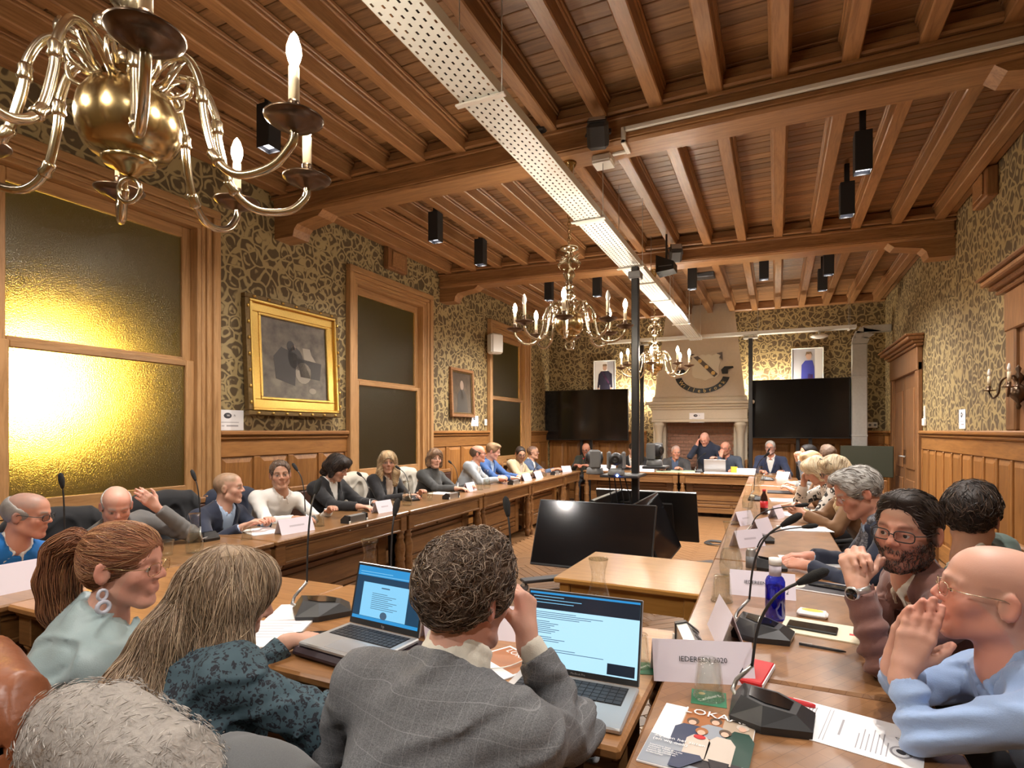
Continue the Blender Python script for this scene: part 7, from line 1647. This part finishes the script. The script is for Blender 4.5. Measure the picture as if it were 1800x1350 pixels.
for y, who in ((1.5, 'blue sweater'), (2.28, 'grey sweater'), (3.03, 'navy jacket near the window'), (3.57, 'white shirt'), (4.30, 'black jacket and white blouse'), (5.14, 'black cardigan'), (6.1, 'dark turtleneck'), (6.95, 'light grey blazer'), (7.74, 'royal blue jacket'), (8.66, 'beige jacket'), (9.48, 'slate blue blazer')): chair('leather chair of the person in the '+who, -4.09, y, 0)
for x, who in ((-3.47, 'bald man in the green cardigan'), (-2.52, 'man half hidden by the pole'), (-1.78, 'man at the green folders'), (-.72, 'man behind the grey laptop'), (-.08, 'man at the right end of the head desk')): chair('leather chair of the '+who, x, 11.2, -90)
for y, who in ((9.12, 'young man with raised hands'), (8.3, 'tousled man at the far right'), (7.5, 'hidden blond woman'), (6.1, 'leopard blouse'), (5.36, 'camel cardigan'), (3.42, 'navy blazer and scarf'), (2.80, 'green jacket'), (1.78, 'light blue shirt')): chair('leather chair of the '+who+' on the right', .84 if y > 3 else .98, y, 180)
for x, y, d, who in ((-1.86, .88, 75, 'auburn ponytail'), (-1.18, .88, 88, 'long ash blond hair'), (-.66, .80, 88, 'grey checked jacket')): chair('leather chair of the person with the '+who, x, y, d)
def coat(label, x, y, deg, mat, w=.25, z=1.0, drop=.5, th=.055, h=.013, fold=.012, over=.0, strand=None):
    """coat hung over the backrest of a chair: a folded sheet with hanging sides"""
    t = thing('coat', label, 'coat', (x, y, 0), 0, 'coats hung over chair backs'); B = frame_of(deg); rt, fw = B[:, 0], B[:, 1]; G = Fld()
    for k in range(9):
        a = -w+2*w*k/8; G.cap(rt*a*.9+V3(0, 0, z-.01*abs(k-4)), rt*a*1.04-fw*.035+V3(0, 0, z-drop), th, th*1.2, .07)
    G.cap(rt*-w*.8+V3(0, 0, z-.01), rt*w*.8+V3(0, 0, z-.01), th*1.1, k=.04)
    for q in (-1, 1): G.cap(rt*q*w+V3(0, 0, z-.05), rt*q*(w+.03)-fw*.05+V3(0, 0, z-drop*.8), th*.9, th*.8, .04)
    G.disp = lambda P: fold*.6*np.sin((P @ rt)*55+5*nz(P, 9, 1, 3))*smooth01(-P[:, 2], -z, -z+.2)+.006*nz(P, 45, 2)-.008*np.exp(-(nz(P*V3(1, 1, .6), 30, 6, 4)/.1)**2)
    G.fn(lambda P: np.maximum(np.abs((P @ fw)+0.)-.024, np.abs(P @ rt)-.235)+0*P[:, 2]+np.maximum(0, P[:, 2]-z+.055), -V3(.5, .5, -.1), V3(.5, .5, z-.02), .004, -1)
    o, vs = add_field('cloth', G, h, mat, t); 
    for q in (-1, 1):
        S = Fld(); S.cap(rt*q*w*.75-fw*.06+V3(0, 0, z-.10), rt*q*(w*.9)-fw*.085+V3(0, 0, z-drop*.95), .045, .045, .02); S.disp = lambda P: .005*nz(P, 50, 4); add_field('sleeve', S, h, mat, t)
    if strand: strands('pile', G, vs, 10000, 'hair_strand', t, lambda P: np.tile(V3(.1, .05, -1), (len(P), 1)), .020, 2, .0011, strand, .012, 5, None, 0, .8)
    return t
plain('fur', (.34, .31, .28), .9, bump=1., bscale=90, var=.25); cloth('coat_grey', (.10, .105, .11), bscale=500, var=.3)
coat('cream coat over the chair left of the long-haired blonde woman', -4.31, 5.02, 0, 'coat_cream', .22, .97, .45); coat('cream coat over the chair of the woman in the turtleneck', -4.31, 5.98, 0, 'coat_cream', .22, .97, .45); coat('black coat over the chair of the man in the navy jacket', -4.31, 2.86, 0, 'black_cloth', .24, .97, .45); coat('navy coat over the chair of the man in the white shirt', -4.32, 3.46, 0, 'navy', .2, .95, .45); coat('dark coat over the chair of the bald man in grey', -4.31, 2.12, 0, 'black_cloth', .24, .93, .45)
coat('pale grey faux fur coat over the middle foreground chair', -1.02, .60, 84, 'fur', .205, .965, .5, .06, .012, .016, strand=[(.34, .31, .28), (.42, .39, .36), (.30, .27, .24), (.48, .45, .42)])
coat('brown leather jacket over the left foreground chair', -1.45, .59, 78, 'leather_tan', .19, 1.0, .5, .05, .011, .018)
coat('charcoal wool coat bunched beside the man in the checked jacket', -.79, .665, 95, 'coat_grey', .07, .91, .45, .05, .011, .016)
